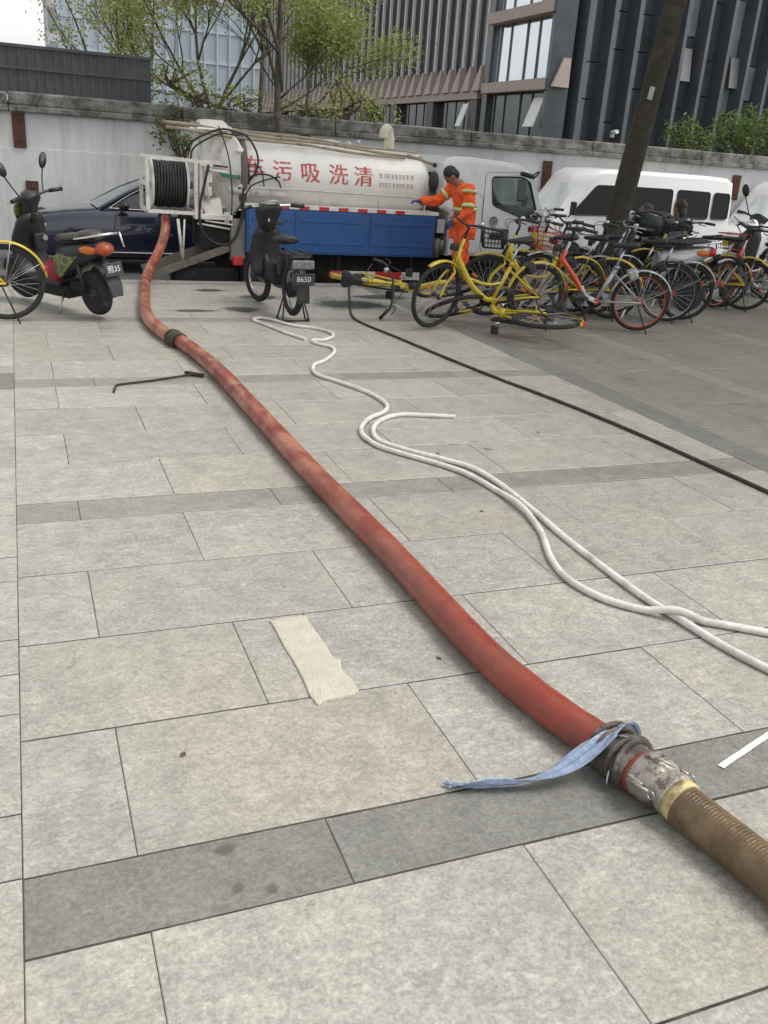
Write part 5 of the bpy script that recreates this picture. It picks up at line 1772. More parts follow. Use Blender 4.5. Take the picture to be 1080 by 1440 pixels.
# ------------------------------------------------------------------ saloon car behind the truck (local: x forward)
M_SKYGL = mat('grey_windscreen', (0.42, 0.45, 0.47), 0.08, 0.8, var=0.1, scale=1.0)
M_GLARE = mat('glare_white_glass', (0.84, 0.87, 0.89), 0.16, 0.2, var=0.06, scale=2.0, coat=1.0)  # sky glare on the van windscreen, put in as a near-white base colour
M_NAVY = mat('navy_paint', (0.014, 0.018, 0.040), 0.22, 0.1, var=0.06, scale=3, coat=1.0)
def sedan(label, loc, rotz):
    t = thing('saloon_car', label, 'car', loc, rotz)
    st_ = [(-2.42, 0.60, 0.50, 0.86), (-2.36, 0.74, 0.30, 0.93), (-2.1, 0.84, 0.24, 1.00), (-1.7, 0.90, 0.22, 1.02), (-1.0, 0.915, 0.20, 1.00), (0.0, 0.92, 0.20, 0.98), (0.8, 0.915, 0.20, 0.965), (1.2, 0.91, 0.20, 0.94), (1.7, 0.89, 0.22, 0.89), (2.1, 0.83, 0.24, 0.82), (2.32, 0.72, 0.28, 0.74), (2.42, 0.56, 0.36, 0.66)]
    mb = MB()
    secs = []
    for (x, w, zb, zs) in st_:
        hp = [(0.80 * w, zb), (0.95 * w, zb + 0.05), (1.0 * w, zb + 0.20), (1.0 * w, (zb + zs) / 2 + 0.05), (0.985 * w, zs - 0.10), (0.95 * w, zs - 0.03), (0.86 * w, zs + 0.005), (0.45 * w, zs + 0.035)]
        secs.append([(x, a, b) for a, b in hp] + [(x, -a, b) for a, b in reversed(hp)])
    mb.loft(secs)
    body = mb.build('body', M_NAVY, t, sharp=50)
    # greenhouse
    gh = [(-1.95, 0.98, 0.66, 0.64), (-1.55, 1.16, 0.80, 0.60), (-1.15, 1.33, 0.82, 0.575), (-0.6, 1.425, 0.83, 0.57), (-0.1, 1.44, 0.83, 0.58), (0.25, 1.40, 0.83, 0.60), (0.7, 1.22, 0.82, 0.66), (1.18, 0.96, 0.76, 0.74)]
    secs = []
    for (x, zr, wb, wt) in gh:
        zb = 0.94
        hp = [(wb, zb), (wb * 0.97 + wt * 0.03, zb + (zr - zb) * 0.15), ((wb + wt) / 2 + 0.02, zb + (zr - zb) * 0.6), (wt + 0.03, zb + (zr - zb) * 0.92), (wt - 0.06, zr), (wt * 0.5, zr + 0.015)]
        secs.append([(x, a, b) for a, b in hp] + [(x, -a, b) for a, b in reversed(hp)])
    mb = MB(); mb.loft(secs)
    mb.build('greenhouse', mat('car_glass', (0.02, 0.026, 0.027), 0.05, 0.1, var=0.1, spec=1.0), t)
    q = MB()
    q.loft([[(1.20, -0.70, 0.975), (1.23, -0.35, 0.99), (1.24, 0, 0.995), (1.23, 0.35, 0.99), (1.20, 0.70, 0.975)], [(0.72, -0.62, 1.235), (0.735, -0.3, 1.255), (0.74, 0, 1.262), (0.735, 0.3, 1.255), (0.72, 0.62, 1.235)], [(0.27, -0.545, 1.418), (0.28, -0.3, 1.432), (0.285, 0, 1.437), (0.28, 0.3, 1.432), (0.27, 0.545, 1.418)]], closed=False, cap=False)
    q.build('windscreen', M_SKYGL, t)
    # roof and pillars
    secs = []
    for (x, zr, wb, wt) in gh[2:6]:
        z = zr + 0.012
        hp = [(wt + 0.045, z - 0.05), (wt + 0.02, z - 0.012), (wt - 0.06, z + 0.004), (wt * 0.5, z + 0.02)]
        secs.append([(x, a, b) for a, b in hp] + [(x, -a, b) for a, b in reversed(hp)])
    mb = MB(); mb.loft(secs); mb.build('roof', M_NAVY, t)
    for s in (-1, 1):
        for pts in ([(1.16, 0.765 * s, 0.965), (0.70, 0.675 * s, 1.225), (0.25, 0.615 * s, 1.405)], [(-1.15, 0.59 * s, 1.335), (-1.55, 0.62 * s, 1.165), (-1.92, 0.66 * s, 0.99)]):
            q = MB(); q.tube(spline(pts, 4), 0.032, 8); q.build('pillar', M_NAVY, t)
        q = MB(); q.tube([(-0.30, 0.835 * s, 0.95), (-0.34, 0.70 * s, 1.22), (-0.36, 0.60 * s, 1.41)], 0.03, 6); q.build('pillar', M_BLACK, t)
        q = MB(); q.tube(spline([(1.02, 0.80 * s, 0.985), (0.3, 0.845 * s, 0.975), (-0.6, 0.85 * s, 0.985), (-1.6, 0.80 * s, 1.01)], 5), 0.010, 6)
        q.tube(spline([(1.02, 0.80 * s, 0.985), (0.66, 0.70 * s, 1.21), (0.2, 0.635 * s, 1.385), (-0.4, 0.62 * s, 1.425)], 5), 0.009, 6)
        q.build('window_trim', M_CHROME, t)
        q = MB(); q.tube([(1.25, 0.925 * s, 0.33), (-1.3, 0.93 * s, 0.33)], 0.012, 6); q.build('sill_trim', M_CHROME, t)
        q = MB(); q.ell((0.82, 0.99 * s, 1.035), (0.085, 0.12, 0.075)); mi = q.build('mirror', M_BLACK, t)
        q = MB(); q.tube([(0.84, 0.84 * s, 0.985), (0.83, 0.93 * s, 1.0)], 0.03, 8); q.build('mirror_foot', M_BLACK, mi)
        q = MB(); q.tube(spline([(0.95, 0.918 * s, 0.30), (0.98, 0.925 * s, 0.6), (0.93, 0.91 * s, 0.93)], 4), 0.005, 5); q.tube([(-0.28, 0.925 * s, 0.28), (-0.30, 0.925 * s, 0.95)], 0.005, 5); q.build('door_gap', M_BLACK, t)['kind'] = 'stuff'
        q = MB(); q.ell((2.12, 0.66 * s, 0.70), (0.25, 0.19, 0.095), rot=Matrix.Rotation(-0.5 * s, 4, 'Z')); q.build('headlight', mat('headlamp', (0.70, 0.73, 0.76), 0.08, 0.3), t)
        for x in (1.45, -1.42):
            q = MB(); q.lathe([(0.345, -0.10), (0.345, 0.105)], (x, 0.82 * s, 0.33), 'Y', 28); q.build('wheel_arch', M_DARK, t)
            wheel(t, (x, 0.835 * s, 0.33), 0.33, 0.21, 'Y', M_STEEL, hubr=0.66, side=s)
    q = MB()
    for k in range(5):
        q.box((2.40, 0, 0.46 + 0.045 * k), (0.05, 0.62 - 0.02 * k, 0.014))
    q.build('grille', M_CHROME, t)['kind'] = 'stuff'
    q = MB(); q.tube(spline([(1.13, 0.35, 0.985), (1.0, 0.1, 1.035), (0.93, -0.3, 1.06)], 4), 0.012, 6); q.build('wiper', M_BLACK, t)
    return t
sedan('navy blue saloon car parked in the road behind the hose reel', (2.38, 16.15, ROAD_Z), PI)

# ------------------------------------------------------------------ white minibuses
M_WHITE = mat('van_white', (0.80, 0.81, 0.81), 0.3, var=0.03, scale=3, coat=0.5)
M_VGLASS = mat('tinted_glass', (0.008, 0.009, 0.010), 0.07, 0.0, var=0.15, spec=0.22)
VPROF = [(-2.32, 0.30), (1.95, 0.30), (2.30, 0.36), (2.38, 0.55), (2.35, 0.84), (2.24, 0.97), (1.86, 1.10), (1.36, 1.78), (1.24, 1.94), (1.02, 2.055), (0.4, 2.09), (-1.6, 2.09), (-2.18, 2.07), (-2.34, 1.99), (-2.39, 1.5), (-2.40, 0.6)]
VT = dict(taper=0.065, zt=1.0)
def minibus(label, loc, rotz, group=None):
    t = thing('minibus', label, 'van', loc, rotz, group)
    pl = lambda x: 1 - 0.10 * max(0, (x - 1.6)) ** 1.3
    shell(VPROF, 0.85, 0, 0.10, plan=pl, **VT).build('body', M_WHITE, t, sharp=48)
    for s in (-1, 1):
        wins = [[(-2.26, 1.24), (-2.26, 1.74), (-1.86, 1.75), (-1.86, 1.23)], [(-1.73, 1.22), (-1.73, 1.75), (-0.90, 1.76), (-0.90, 1.22)], [(-0.75, 1.22), (-0.75, 1.76), (0.26, 1.76), (0.26, 1.21)], [(0.46, 1.20), (0.46, 1.76), (1.12, 1.75), (1.60, 1.24), (1.58, 1.18)]]
        for w_ in wins:
            g_ = plate(rounded(w_, 0.06), s, 0.85, 0, out=0.004, th=0.02, plan=pl, **VT).build('side_window', M_VGLASS, t)
            q = MB()
            ring_ = [(x, s * (side_y(0.85, z, x=x, plan=pl, **VT) + 0.006), z) for x, z in offset_poly(rounded(w_, 0.06), -0.012)]
            q.tube(ring_, 0.011, 6, closed=True)
            q.build('window_seal', M_BLACK, g_)
        q = MB()
        for x in (0.36, 1.68, -0.82):
            q.tube([(x, s * (side_y(0.85, 0.4, x=x, plan=pl, **VT) + 0.002), 0.42), (x, s * (side_y(0.85, 1.0, x=x, plan=pl, **VT) + 0.002), 1.0)], 0.005, 5)
        q.tube([(-2.3, s * 0.852, 0.80), (1.9, s * (side_y(0.85, 0.8, x=1.9, plan=pl, **VT) + 0.002), 0.80)], 0.006, 5)
        q.build('door_gap', M_BLACK, t)['kind'] = 'stuff'
        q = MB(); q.box((0.72, s * 0.862, 0.92), (0.14, 0.02, 0.035), bev=0.006); q.build('door_handle', M_BLACK, t)
        q = MB(); q.tube([(1.72, s * 0.83, 1.13), (1.74, s * 0.99, 1.20)], 0.018, 6); mi = q.build('mirror_arm', M_BLACK, t)
        q = MB(); q.box((1.74, s * 1.0, 1.30), (0.08, 0.16, 0.26), bev=0.03); q.build('mirror', M_BLACK, mi)
        q = MB(); q.ell((2.30, s * 0.60, 0.74), (0.06, 0.16, 0.11)); q.build('headlight', mat('headlamp', (0.70, 0.73, 0.76), 0.08, 0.3), t)
        q = MB(); q.box((-2.39, s * 0.70, 1.0), (0.03, 0.12, 0.36), bev=0.01); q.build('tail_lamp', M_REDP, t)
        for x in (1.62, -1.38):
            q = MB(); q.lathe([(0.35, -0.10), (0.35, 0.09)], (x, 0.77 * s, 0.32), 'Y', 26); q.build('wheel_arch', M_DARK, t)
            wheel(t, (x, 0.775 * s, 0.315), 0.315, 0.19, 'Y', M_STEEL, side=s)
    # windscreen on the slope
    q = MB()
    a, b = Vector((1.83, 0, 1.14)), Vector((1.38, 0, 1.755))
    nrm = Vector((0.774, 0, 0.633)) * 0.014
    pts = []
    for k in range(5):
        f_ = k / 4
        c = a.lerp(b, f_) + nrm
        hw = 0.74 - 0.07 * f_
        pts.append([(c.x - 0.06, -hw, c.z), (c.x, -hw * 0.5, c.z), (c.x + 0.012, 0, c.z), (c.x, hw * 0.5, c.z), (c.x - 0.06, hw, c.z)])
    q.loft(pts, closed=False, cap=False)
    wsn = q.build('windscreen', M_GLARE, t)
    q = MB(); q.tube([(1.90, 0.5, 1.12), (1.80, 0.0, 1.24)], 0.010, 6); q.tube([(1.90, -0.2, 1.12), (1.78, -0.62, 1.24)], 0.010, 6); q.build('wiper', M_BLACK, wsn)['kind'] = 'stuff'
    q = MB(); q.box((2.36, 0, 0.70), (0.03, 0.9, 0.12), bev=0.01); q.build('grille', M_BLACK, t)
    q = MB(); q.box((2.36, 0, 0.42), (0.12, 1.62, 0.20), bev=0.04); q.build('bumper', M_WHITE, t)
    q = MB(); q.box((0, 0, 0.25), (4.2, 1.5, 0.2)); q.build('underbody', M_DARK, t)
    return t
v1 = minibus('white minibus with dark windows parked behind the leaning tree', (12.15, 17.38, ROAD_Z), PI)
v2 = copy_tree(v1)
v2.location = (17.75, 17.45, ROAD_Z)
v2['label'] = 'second white minibus with a bright windscreen parked behind the first one'
# ------------------------------------------------------------------ bicycles
def xf(mb, M):
    mb.v = [tuple(M @ Vector(p)) for p in mb.v]
    return mb
_wm = {}
def wheel_parts(key, r, tyre_r, rim_m, tyre_m, nsp=28, dish=False):
    if key in _wm:
        return _wm[key]
    q = MB(); q.ring((0, 0, 0), 'Y', r - tyre_r, tyre_r, 40, 10); ty = q.mesh('tyre'); ty.materials.append(tyre_m)
    q = MB()
    R1 = r - 2 * tyre_r
    q.ring((0, 0, 0), 'Y', R1 + 0.004, 0.011, 40, 8, flat=1.0)
    rm = q.mesh('rim'); rm.materials.append(rim_m)
    q = MB()
    for i in range(nsp):
        a = 2 * PI * i / nsp
        s = 1 if i % 2 else -1
        b = a + (0.5 if (i // 2) % 2 else -0.5)
        q.tube([(0.03 * math.cos(b), 0.03 * s, 0.03 * math.sin(b)), (R1 * math.cos(a), 0.003 * s, R1 * math.sin(a))], 0.0016, 4, cap=False)
    sp = q.mesh('spokes'); sp.materials.append(M_STEEL)
    q = MB(); q.lathe([(0.012, -0.055), (0.028, -0.05), (0.028, -0.028), (0.018, -0.024), (0.018, 0.024), (0.028, 0.028), (0.028, 0.05), (0.012, 0.055)], (0, 0, 0), 'Y', 14)
    hb = q.mesh('hub'); hb.materials.append(M_BLACK if 'mob' not in key else MATS['mob_orange'])
    _wm[key] = (ty, rm, sp, hb)
    return _wm[key]

def put(me, name, parent, M=None):
    o = bpy.data.objects.new(name, me)
    C.objects.link(o)
    o.parent = parent
    if M is not None:
        o.matrix_local = M
    return o

def fender(R, w, a0, a1, n=22):
    """arched mudguard in the XZ plane round the origin"""
    q = MB()
    secs = []
    for i in range(n + 1):
        a = a0 + (a1 - a0) * i / n
        u = Vector((math.cos(a), 0, math.sin(a)))
        k = 1.0 if 1 < i < n - 1 else 0.8
        ring_ = []
        for (y, d) in ((-w * k, -0.016), (-w * 0.8 * k, -0.004), (0, 0.004), (w * 0.8 * k, -0.004), (w * k, -0.016), (w * 0.75 * k, -0.008), (0, 0.0), (-w * 0.75 * k, -0.008)):
            p = u * (R + d)
            ring_.append((p.x, y, p.z))
        secs.append(ring_)
    q.loft(secs)
    return q

def wire_basket(c, w, d, h, nx=7, ny=5, nz=4):
    q = MB()
    x0, y0, z0 = c
    def rect(z, k):
        return [(x0 - d / 2 * k, y0 - w / 2 * k, z), (x0 + d / 2 * k, y0 - w / 2 * k, z), (x0 + d / 2 * k, y0 + w / 2 * k, z), (x0 - d / 2 * k, y0 + w / 2 * k, z)]
    for i in range(nz + 1):
        k = 0.82 + 0.18 * i / nz
        q.tube(rect(z0 + h * i / nz, k), 0.004 if i < nz else 0.007, 5, closed=True)
    for i in range(nx):
        f_ = i / (nx - 1) - 0.5
        for s in (-1, 1):
            q.tube([(x0 + s * d / 2 * 0.82, y0 + f_ * w * 0.82, z0), (x0 + s * d / 2, y0 + f_ * w, z0 + h)], 0.003, 4)
            q.tube([(x0 + f_ * d * 0.82, y0 + s * w / 2 * 0.82, z0), (x0 + f_ * d, y0 + s * w / 2, z0 + h)], 0.003, 4)
        q.tube([(x0 - d / 2 * 0.82, y0 + f_ * w * 0.82, z0), (x0 + d / 2 * 0.82, y0 + f_ * w * 0.82, z0)], 0.003, 4)
    return q

M_OFO = mat('bike_yellow', (0.52, 0.40, 0.022), 0.35, var=0.12, scale=8, dirt=(0.33, 0.26, 0.05), dscale=6, dlo=0.5, dhi=0.8, coat=0.3)
mat('mob_orange', (0.55, 0.075, 0.025), 0.4, var=0.1, coat=0.2)
M_SILV = mat('bike_silver', (0.42, 0.43, 0.43), 0.35, 0.6, var=0.12, dirt=(0.22, 0.21, 0.2), dscale=7)
M_GUNM = mat('bike_dark_blue', (0.02, 0.024, 0.04), 0.35, var=0.15, coat=0.3)
M_REDB = mat('bike_red', (0.42, 0.035, 0.03), 0.45, var=0.15, dirt=(0.2, 0.06, 0.05), dscale=9)
M_ORREF = mat('amber_reflector', (0.55, 0.15, 0.02), 0.25, var=0.1)
M_SADDLE = mat('black_saddle', (0.022, 0.022, 0.024), 0.55, var=0.2, bump=0.2, bscale=60)

def bike(label, style, M, steer=0.0, group='parked bicycles by the tree', wb=1.10, basket=None, guard=False, crank=0.6, rim=None):
    t = thing('bicycle', label, 'bicycle', (0, 0, 0), group=group)
    t.matrix_world = M
    r = 0.335 if style != 'mobike' else 0.315
    tr = 0.022
    RH, FH = Vector((-0.46 * wb / 1.06, 0, r)), Vector((wb - 0.46 * wb / 1.06, 0, r))
    BB = Vector((0, 0, 0.29))
    fm = {'ofo': M_OFO, 'mobike': M_SILV, 'lite': M_SILV, 'city': M_GUNM, 'dark': M_BLACK}[style]
    am = {'ofo': M_OFO, 'mobike': MATS['mob_orange'], 'lite': M_SILV, 'city': M_GUNM, 'dark': M_BLACK}[style]
    fen = {'ofo': M_OFO, 'mobike': M_SILV, 'lite': M_SILV, 'city': M_SILV, 'dark': M_BLACK}[style]
    rimm = rim or {'ofo': M_BLACK, 'mobike': MATS['mob_orange'], 'lite': M_SILV, 'city': M_STEEL, 'dark': M_STEEL}[style]
    HB, HT = Vector((FH.x - 0.165, 0, 0.62)), Vector((FH.x - 0.225, 0, 0.80))
    ax = (HT - HB).normalized()
    S = Matrix.Translation(HB) @ Matrix.Rotation(steer, 4, ax) @ Matrix.Translation(-HB)
    ST = Vector((-0.17, 0, 0.66))
    # main frame
    q = MB()
    if style in ('ofo', 'lite', 'city', 'dark'):
        q.tube(spline([HB.lerp(HT, 0.6), HB.lerp(HT, 0.4) + Vector((-0.07, 0, -0.06)), Vector((FH.x - 0.40, 0, 0.44)), Vector((0.10, 0, 0.31)), BB], 6), [0.030] * 18 + [0.026] * 7, 12)
        q.tube(spline([Vector((FH.x - 0.33, 0, 0.52)), Vector((0.10, 0, 0.45)), BB.lerp(ST, 0.48)], 5), 0.015, 10)
    else:
        q.tube(spline([HB.lerp(HT, 0.5), Vector((FH.x - 0.36, 0, 0.52)), Vector((0.12, 0, 0.34)), BB], 5), [0.034] * 12 + [0.03] * 4, 12, flat=0.8)
    q.tube([HB, HT], 0.026, 14)
    if style != 'mobike':
        q.tube([BB, ST], 0.019, 12)
    q.lathe([(0.03, -0.045), (0.03, 0.045)], BB, 'Y', 14)
    fr = q.build('frame', am if style == 'mobike' else fm, t)
    q = MB()
    for s in (-1, 1):
        q.tube([BB + Vector((-0.02, 0.03 * s, 0)), RH + Vector((0.1, 0.062 * s, 0)), RH + Vector((0, 0.064 * s, 0))], 0.011, 8)
        q.tube([ST + Vector((0.02, 0.018 * s, -0.06)), RH + Vector((0, 0.064 * s, 0))], 0.009, 8)
    q.build('rear_stays', fm, t)['kind'] = 'stuff'
    if style == 'mobike':
        q = MB(); q.tube([BB, ST], 0.024, 12); q.build('seat_tube', M_SILV, t)
        q = MB(); q.tube(spline([Vector((FH.x - 0.44, 0, 0.435)), Vector((0.12, 0, 0.34)), BB], 5), 0.0365, 12, flat=0.8); q.build('lower_tube', M_SILV, t)
    q = MB(); q.tube([BB.lerp(ST, 0.8), Vector((-0.225, 0, 0.87))], 0.013, 10); q.build('seat_post', M_STEEL, t)
    q = MB(); q.lathe([(0.026, -0.02), (0.026, 0.02)], ST, ST - BB, 12); q.tube([ST, ST + Vector((0.02, 0.05, 0.01))], 0.008, 6); q.build('seat_clamp', fm if style != 'mobike' else M_SILV, t)
    # saddle
    q = MB()
    secs = []
    for (x, w, z, h) in ((-0.13, 0.03, 0.015, 0.02), (-0.125, 0.085, 0.02, 0.04), (-0.09, 0.098, 0.02, 0.05), (-0.03, 0.075, 0.012, 0.045), (0.05, 0.038, 0.008, 0.035), (0.12, 0.022, 0.004, 0.03), (0.145, 0.010, 0.0, 0.015)):
        c = Vector((-0.235 + x, 0, 0.89 + z))
        secs.append([(c.x, w * math.cos(a), c.z + h * (0.6 if math.sin(a) > 0 else 0.9) * math.sin(a)) for a in [2 * PI * k / 12 for k in range(12)]])
    q.loft(secs); q.build('saddle', M_SADDLE, t)
    # fork, wheels, guards
    q = MB()
    q.tube([HB + Vector((0.01, 0, -0.02)), HB], 0.022, 10)
    for s in (-1, 1):
        q.tube(spline([HB + Vector((0.0, 0, -0.01)), HB + Vector((0.012, 0.048 * s, -0.05)), FH + Vector((-0.05, 0.056 * s, 0.13)), FH + Vector((0, 0.056 * s, 0))], 4), 0.012, 8)
    q.tube([HB, HT + ax * 0.10], 0.016, 10)
    xf(q, S).build('fork', fm if style != 'mobike' else M_SILV, t)
    key = style + ('_r' if rim else '')
    ty, rm, sp, hb = wheel_parts(key, r, tr, rimm, M_RUBBER)
    for nm, Mx in (('front_wheel', S @ Matrix.Translation(FH)), ('rear_wheel', Matrix.Translation(RH) @ Matrix.Rotation(0.2, 4, 'Y'))):
        w_ = put(ty, nm, t, Mx)
        put(rm, 'rim', w_); put(sp, 'spokes', w_)['kind'] = 'stuff'; put(hb, 'hub', w_)
        if style in ('ofo', 'lite'):
            rq = MB(); rq.box((0.15, 0.008, 0.10), (0.075, 0.012, 0.03), rot=(0, -0.6, 0), bev=0.004); rq.build('reflector', M_ORREF, w_, off=(0, 0, 0))
        else:
            rq = MB(); rq.box((0.18, 0.008, -0.10), (0.02, 0.008, 0.09), rot=(0, -0.5, 0), bev=0.003); rq.build('reflector', M_WREF, w_, off=(0, 0, 0))
    q = fender(r + 0.028, 0.030, R_(10), R_(172)); xf(q, Matrix.Translation(RH)); rf = q.build('rear_mudguard', fen, t)
    q = MB()
    for s in (-1, 1):
        q.tube([RH + Vector((0, 0.06 * s, 0)), RH + Vector(((r + 0.02) * math.cos(R_(150)), 0.03 * s, (r + 0.02) * math.sin(R_(150))))], 0.003, 5)
        q.tube([RH + Vector((0, 0.06 * s, 0)), RH + Vector(((r + 0.02) * math.cos(R_(100)), 0.03 * s, (r + 0.02) * math.sin(R_(100))))], 0.003, 5)
    q.build('mudguard_stay', M_STEEL, rf)['kind'] = 'stuff'
    q = MB(); q.box(RH + Vector(((r + 0.035) * math.cos(R_(160)), 0, (r + 0.035) * math.sin(R_(160)))), (0.02, 0.05, 0.05), rot=(0, R_(-20), 0), bev=0.006); q.build('tail_reflector', M_REDP, rf)
    q = fender(r + 0.028, 0.030, R_(60), R_(155)); xf(q, S @ Matrix.Translation(FH)); q.build('front_mudguard', fen, t)
    # handlebar
    zc = HT.z + 0.20
    xc = HT.x - 0.065
    q = MB(); q.tube([HT + ax * 0.06, Vector((xc, 0, zc)), Vector((xc + 0.04, 0, zc + 0.03))], 0.014, 10)
    q.tube(spline([(xc - 0.13, 0.30, zc + 0.05), (xc - 0.02, 0.24, zc + 0.06), (xc + 0.04, 0.10, zc + 0.05), (xc + 0.04, 0, zc + 0.03), (xc + 0.04, -0.10, zc + 0.05), (xc - 0.02, -0.24, zc + 0.06), (xc - 0.13, -0.30, zc + 0.05)], 5), 0.0115, 8)
    hbar = xf(q, S).build('handlebar', M_BLACK if style != 'city' else M_STEEL, t)
    for s in (-1, 1):
        q = MB(); q.tube([(xc - 0.155, 0.313 * s, zc + 0.048), (xc - 0.04, 0.250 * s, zc + 0.06)], 0.0175, 10); xf(q, S).build('grip', M_BLACK, hbar)
        q = MB(); q.tube(spline([(xc + 0.0, 0.21 * s, zc + 0.055), (xc + 0.04, 0.24 * s, zc + 0.035), (xc - 0.03, 0.30 * s, zc + 0.02)], 4), 0.006, 6); xf(q, S).build('brake_lever', M_STEEL if style == 'city' else M_BLACK, hbar)
    q = MB(); q.tube(spline([(xc + 0.02, 0.2, zc + 0.05), (xc + 0.14, 0.12, zc + 0.02), (xc + 0.12, 0.03, zc - 0.12), (HB.x + 0.01, 0.02, HB.z + 0.02)], 5), 0.004, 5); q.tube(spline([(xc + 0.02, -0.2, zc + 0.05), (xc + 0.15, -0.1, zc + 0.04), (xc + 0.13, 0.0, zc - 0.1), (HB.x + 0.0, -0.02, HB.z + 0.02)], 5), 0.004, 5)
    xf(q, S).build('brake_cable', M_BLACK, hbar)['kind'] = 'stuff'
    q = MB(); q.lathe([(0.024, 0), (0.03, 0.02), (0.02, 0.036), (0.004, 0.04)], (xc + 0.0, 0.16, zc + 0.06), 'Z', 12); xf(q, S).build('bell', M_STEEL, hbar)
    q = MB(); q.box((HT.x + 0.09, 0, HT.z + 0.02), (0.08, 0.07, 0.07), bev=0.015); xf(q, S).build('front_lamp', M_BLACK, t)
    if basket:
        bm_ = {'red': M_REDB, 'black': M_BLACK, 'yellow': M_OFO}[basket]
        q = wire_basket((HT.x + 0.21, 0, HT.z - 0.06), 0.34, 0.26, 0.20); bo = xf(q, S).build('basket', bm_, t)
        bo['kind'] = 'stuff'
        q = MB(); q.box((HT.x + 0.345, 0, HT.z + 0.05), (0.01, 0.10, 0.12)); xf(q, S).build('basket_badge', M_OFO if basket == 'red' else M_BLACK, bo)
    # drive
    q = MB(); q.lathe([(0.085, 0.052), (0.085, 0.058), (0.02, 0.06)], BB * 1.0 - Vector((0, 0.11, 0)), 'Y', 22); q.build('chainring', M_BLACK, t)
    q = MB()
    pr = rounded([(0.10, BB.z + 0.085), (0.11, BB.z - 0.08), (RH.x - 0.02, RH.z - 0.05), (RH.x - 0.04, RH.z + 0.045)], 0.04)
    q.prism(pr, -0.082, -0.066); q.build('chain_guard', M_BLACK if style != 'mobike' else M_SILV, t)
    for s in (-1, 1):
        e = BB + Vector((0.165 * math.cos(crank) * s, -0.085 * s * -1, 0.165 * math.sin(crank) * s))
        q = MB(); q.tube([BB + Vector((0, 0.06 * s, 0)), BB + Vector((0.01 * s, 0.082 * s, 0)), e], 0.010, 8); ca = q.build('crank_arm', M_STEEL, t)
        q = MB(); q.box(e + Vector((0, 0.055 * s, 0)), (0.085, 0.085, 0.025), bev=0.006); q.build('pedal', M_BLACK, ca)
    q = MB(); q.tube([RH + Vector((0.03, 0.07, -0.03)), Vector((RH.x - 0.09, 0.17, 0.005))], 0.008, 7); q.build('kickstand', M_BLACK, t)
    q = MB(); q.box(RH + Vector((0.13, 0.0, 0.29)), (0.10, 0.13, 0.11), rot=(0, 0.5, 0), bev=0.02); q.build('wheel_lock', M_BLACK if style != 'mobike' else M_SILV, t)
    if guard:
        q = MB(); q.lathe([(0.20, 0.0), (0.20, 0.006)], RH + Vector((0, 0.07, -0.02)), 'Y', 26); q.build('skirt_guard', M_BLACK, t)
    return t

SC = 1.07
def stand(x, y, fx, fy, lean=0.06):
    """matrix of an upright bicycle: middle at x,y, heading (fx,fy), leaning a little to its left"""
    a = math.atan2(fy, fx)
    return Matrix.Translation((x, y, 0)) @ Matrix.Rotation(a, 4, 'Z') @ Matrix.Rotation(-lean, 4, 'X') @ Matrix.Scale(SC, 4)
def lying(x, y, fx, fy, tilt=0.0):
    F = Vector((fx, fy, 0)).normalized()
    U = Vector((F.y, -F.x, 0))
    M = Matrix((F, Vector((0, 0, 1)), U)).transposed().to_4x4()
    return Matrix.Translation((x, y, 0)) @ M @ Matrix.Rotation(tilt, 4, 'X') @ Matrix.Scale(SC, 4)
def settle(t, clear=0.004):
    bpy.context.view_layer.update()
    lo = 1e9
    for o in t.children_recursive:
        if o.type == 'MESH':
            mw = o.matrix_world
            for v in o.data.vertices:
                lo = min(lo, (mw @ v.co).z)
    t.location.z += clear - lo
G_Y = 'yellow hire bicycles'
b = bike('yellow hire bicycle standing upright in front of the cab with its bars turned', 'ofo', stand(4.86, 9.05, -1, -0.015), steer=0.38, group=G_Y, wb=1.18, crank=2.2); settle(b)
b = bike('yellow hire bicycle fallen on its side under the upright yellow one, saddle on the paving', 'ofo', lying(4.52, 8.50, -0.47, 0.88, -0.05), steer=-0.5, group=G_Y, crank=1.4); settle(b)
b = bike('yellow hire bicycle lying flat with its handlebar sticking up beside the black hose', 'ofo', lying(4.52, 10.55, 0.60, -0.80, -0.10), steer=0.35, group=G_Y, crank=0.4); settle(b)
b = bike('yellow hire bicycle with an orange reflector standing close behind the upright yellow one', 'ofo', stand(5.85, 9.75, -1, 0.10), steer=-0.3, group=G_Y, basket='black', crank=0.2); settle(b)
b = bike('silver and orange hire bicycle with red rims and a silver rear mudguard', 'mobike', stand(6.22, 9.05, -0.92, 0.40), steer=0.1, crank=0.3); settle(b)
b = bike('yellow hire bicycle half hidden between the red basket and the silver bicycle', 'ofo', stand(6.45, 9.98, -0.75, 0.66), steer=0.2, group=G_Y, crank=1.0); settle(b)
b = bike('silver hire bicycle with a red wire basket carrying a yellow badge', 'lite', stand(6.75, 10.15, -0.93, 0.12), steer=0.15, basket='red', crank=2.0); settle(b)
b = bike('black city bicycle with black saddle and mudguards beside the tree trunk', 'dark', stand(7.15, 9.75, -0.82, 0.55), steer=-0.1, crank=0.9); settle(b)
b = bike('black roadster bicycle with silver mudguards and a dark disc in its rear wheel', 'city', stand(7.42, 9.72, -0.90, 0.30), steer=0.1, guard=True, crank=1.7, rim=M_BLACK); settle(b)
b = bike('yellow hire bicycle behind the motorcycle with the red tail lamp', 'ofo', stand(8.95, 10.85, -0.82, 0.50), steer=0.3, group=G_Y, crank=0.5); settle(b)
b = bike('yellow hire bicycle with dusty dark wheels next to the diagonal silver frame', 'ofo', stand(9.28, 10.75, -0.60, 0.75), steer=-0.3, group=G_Y, crank=1.5); settle(b)
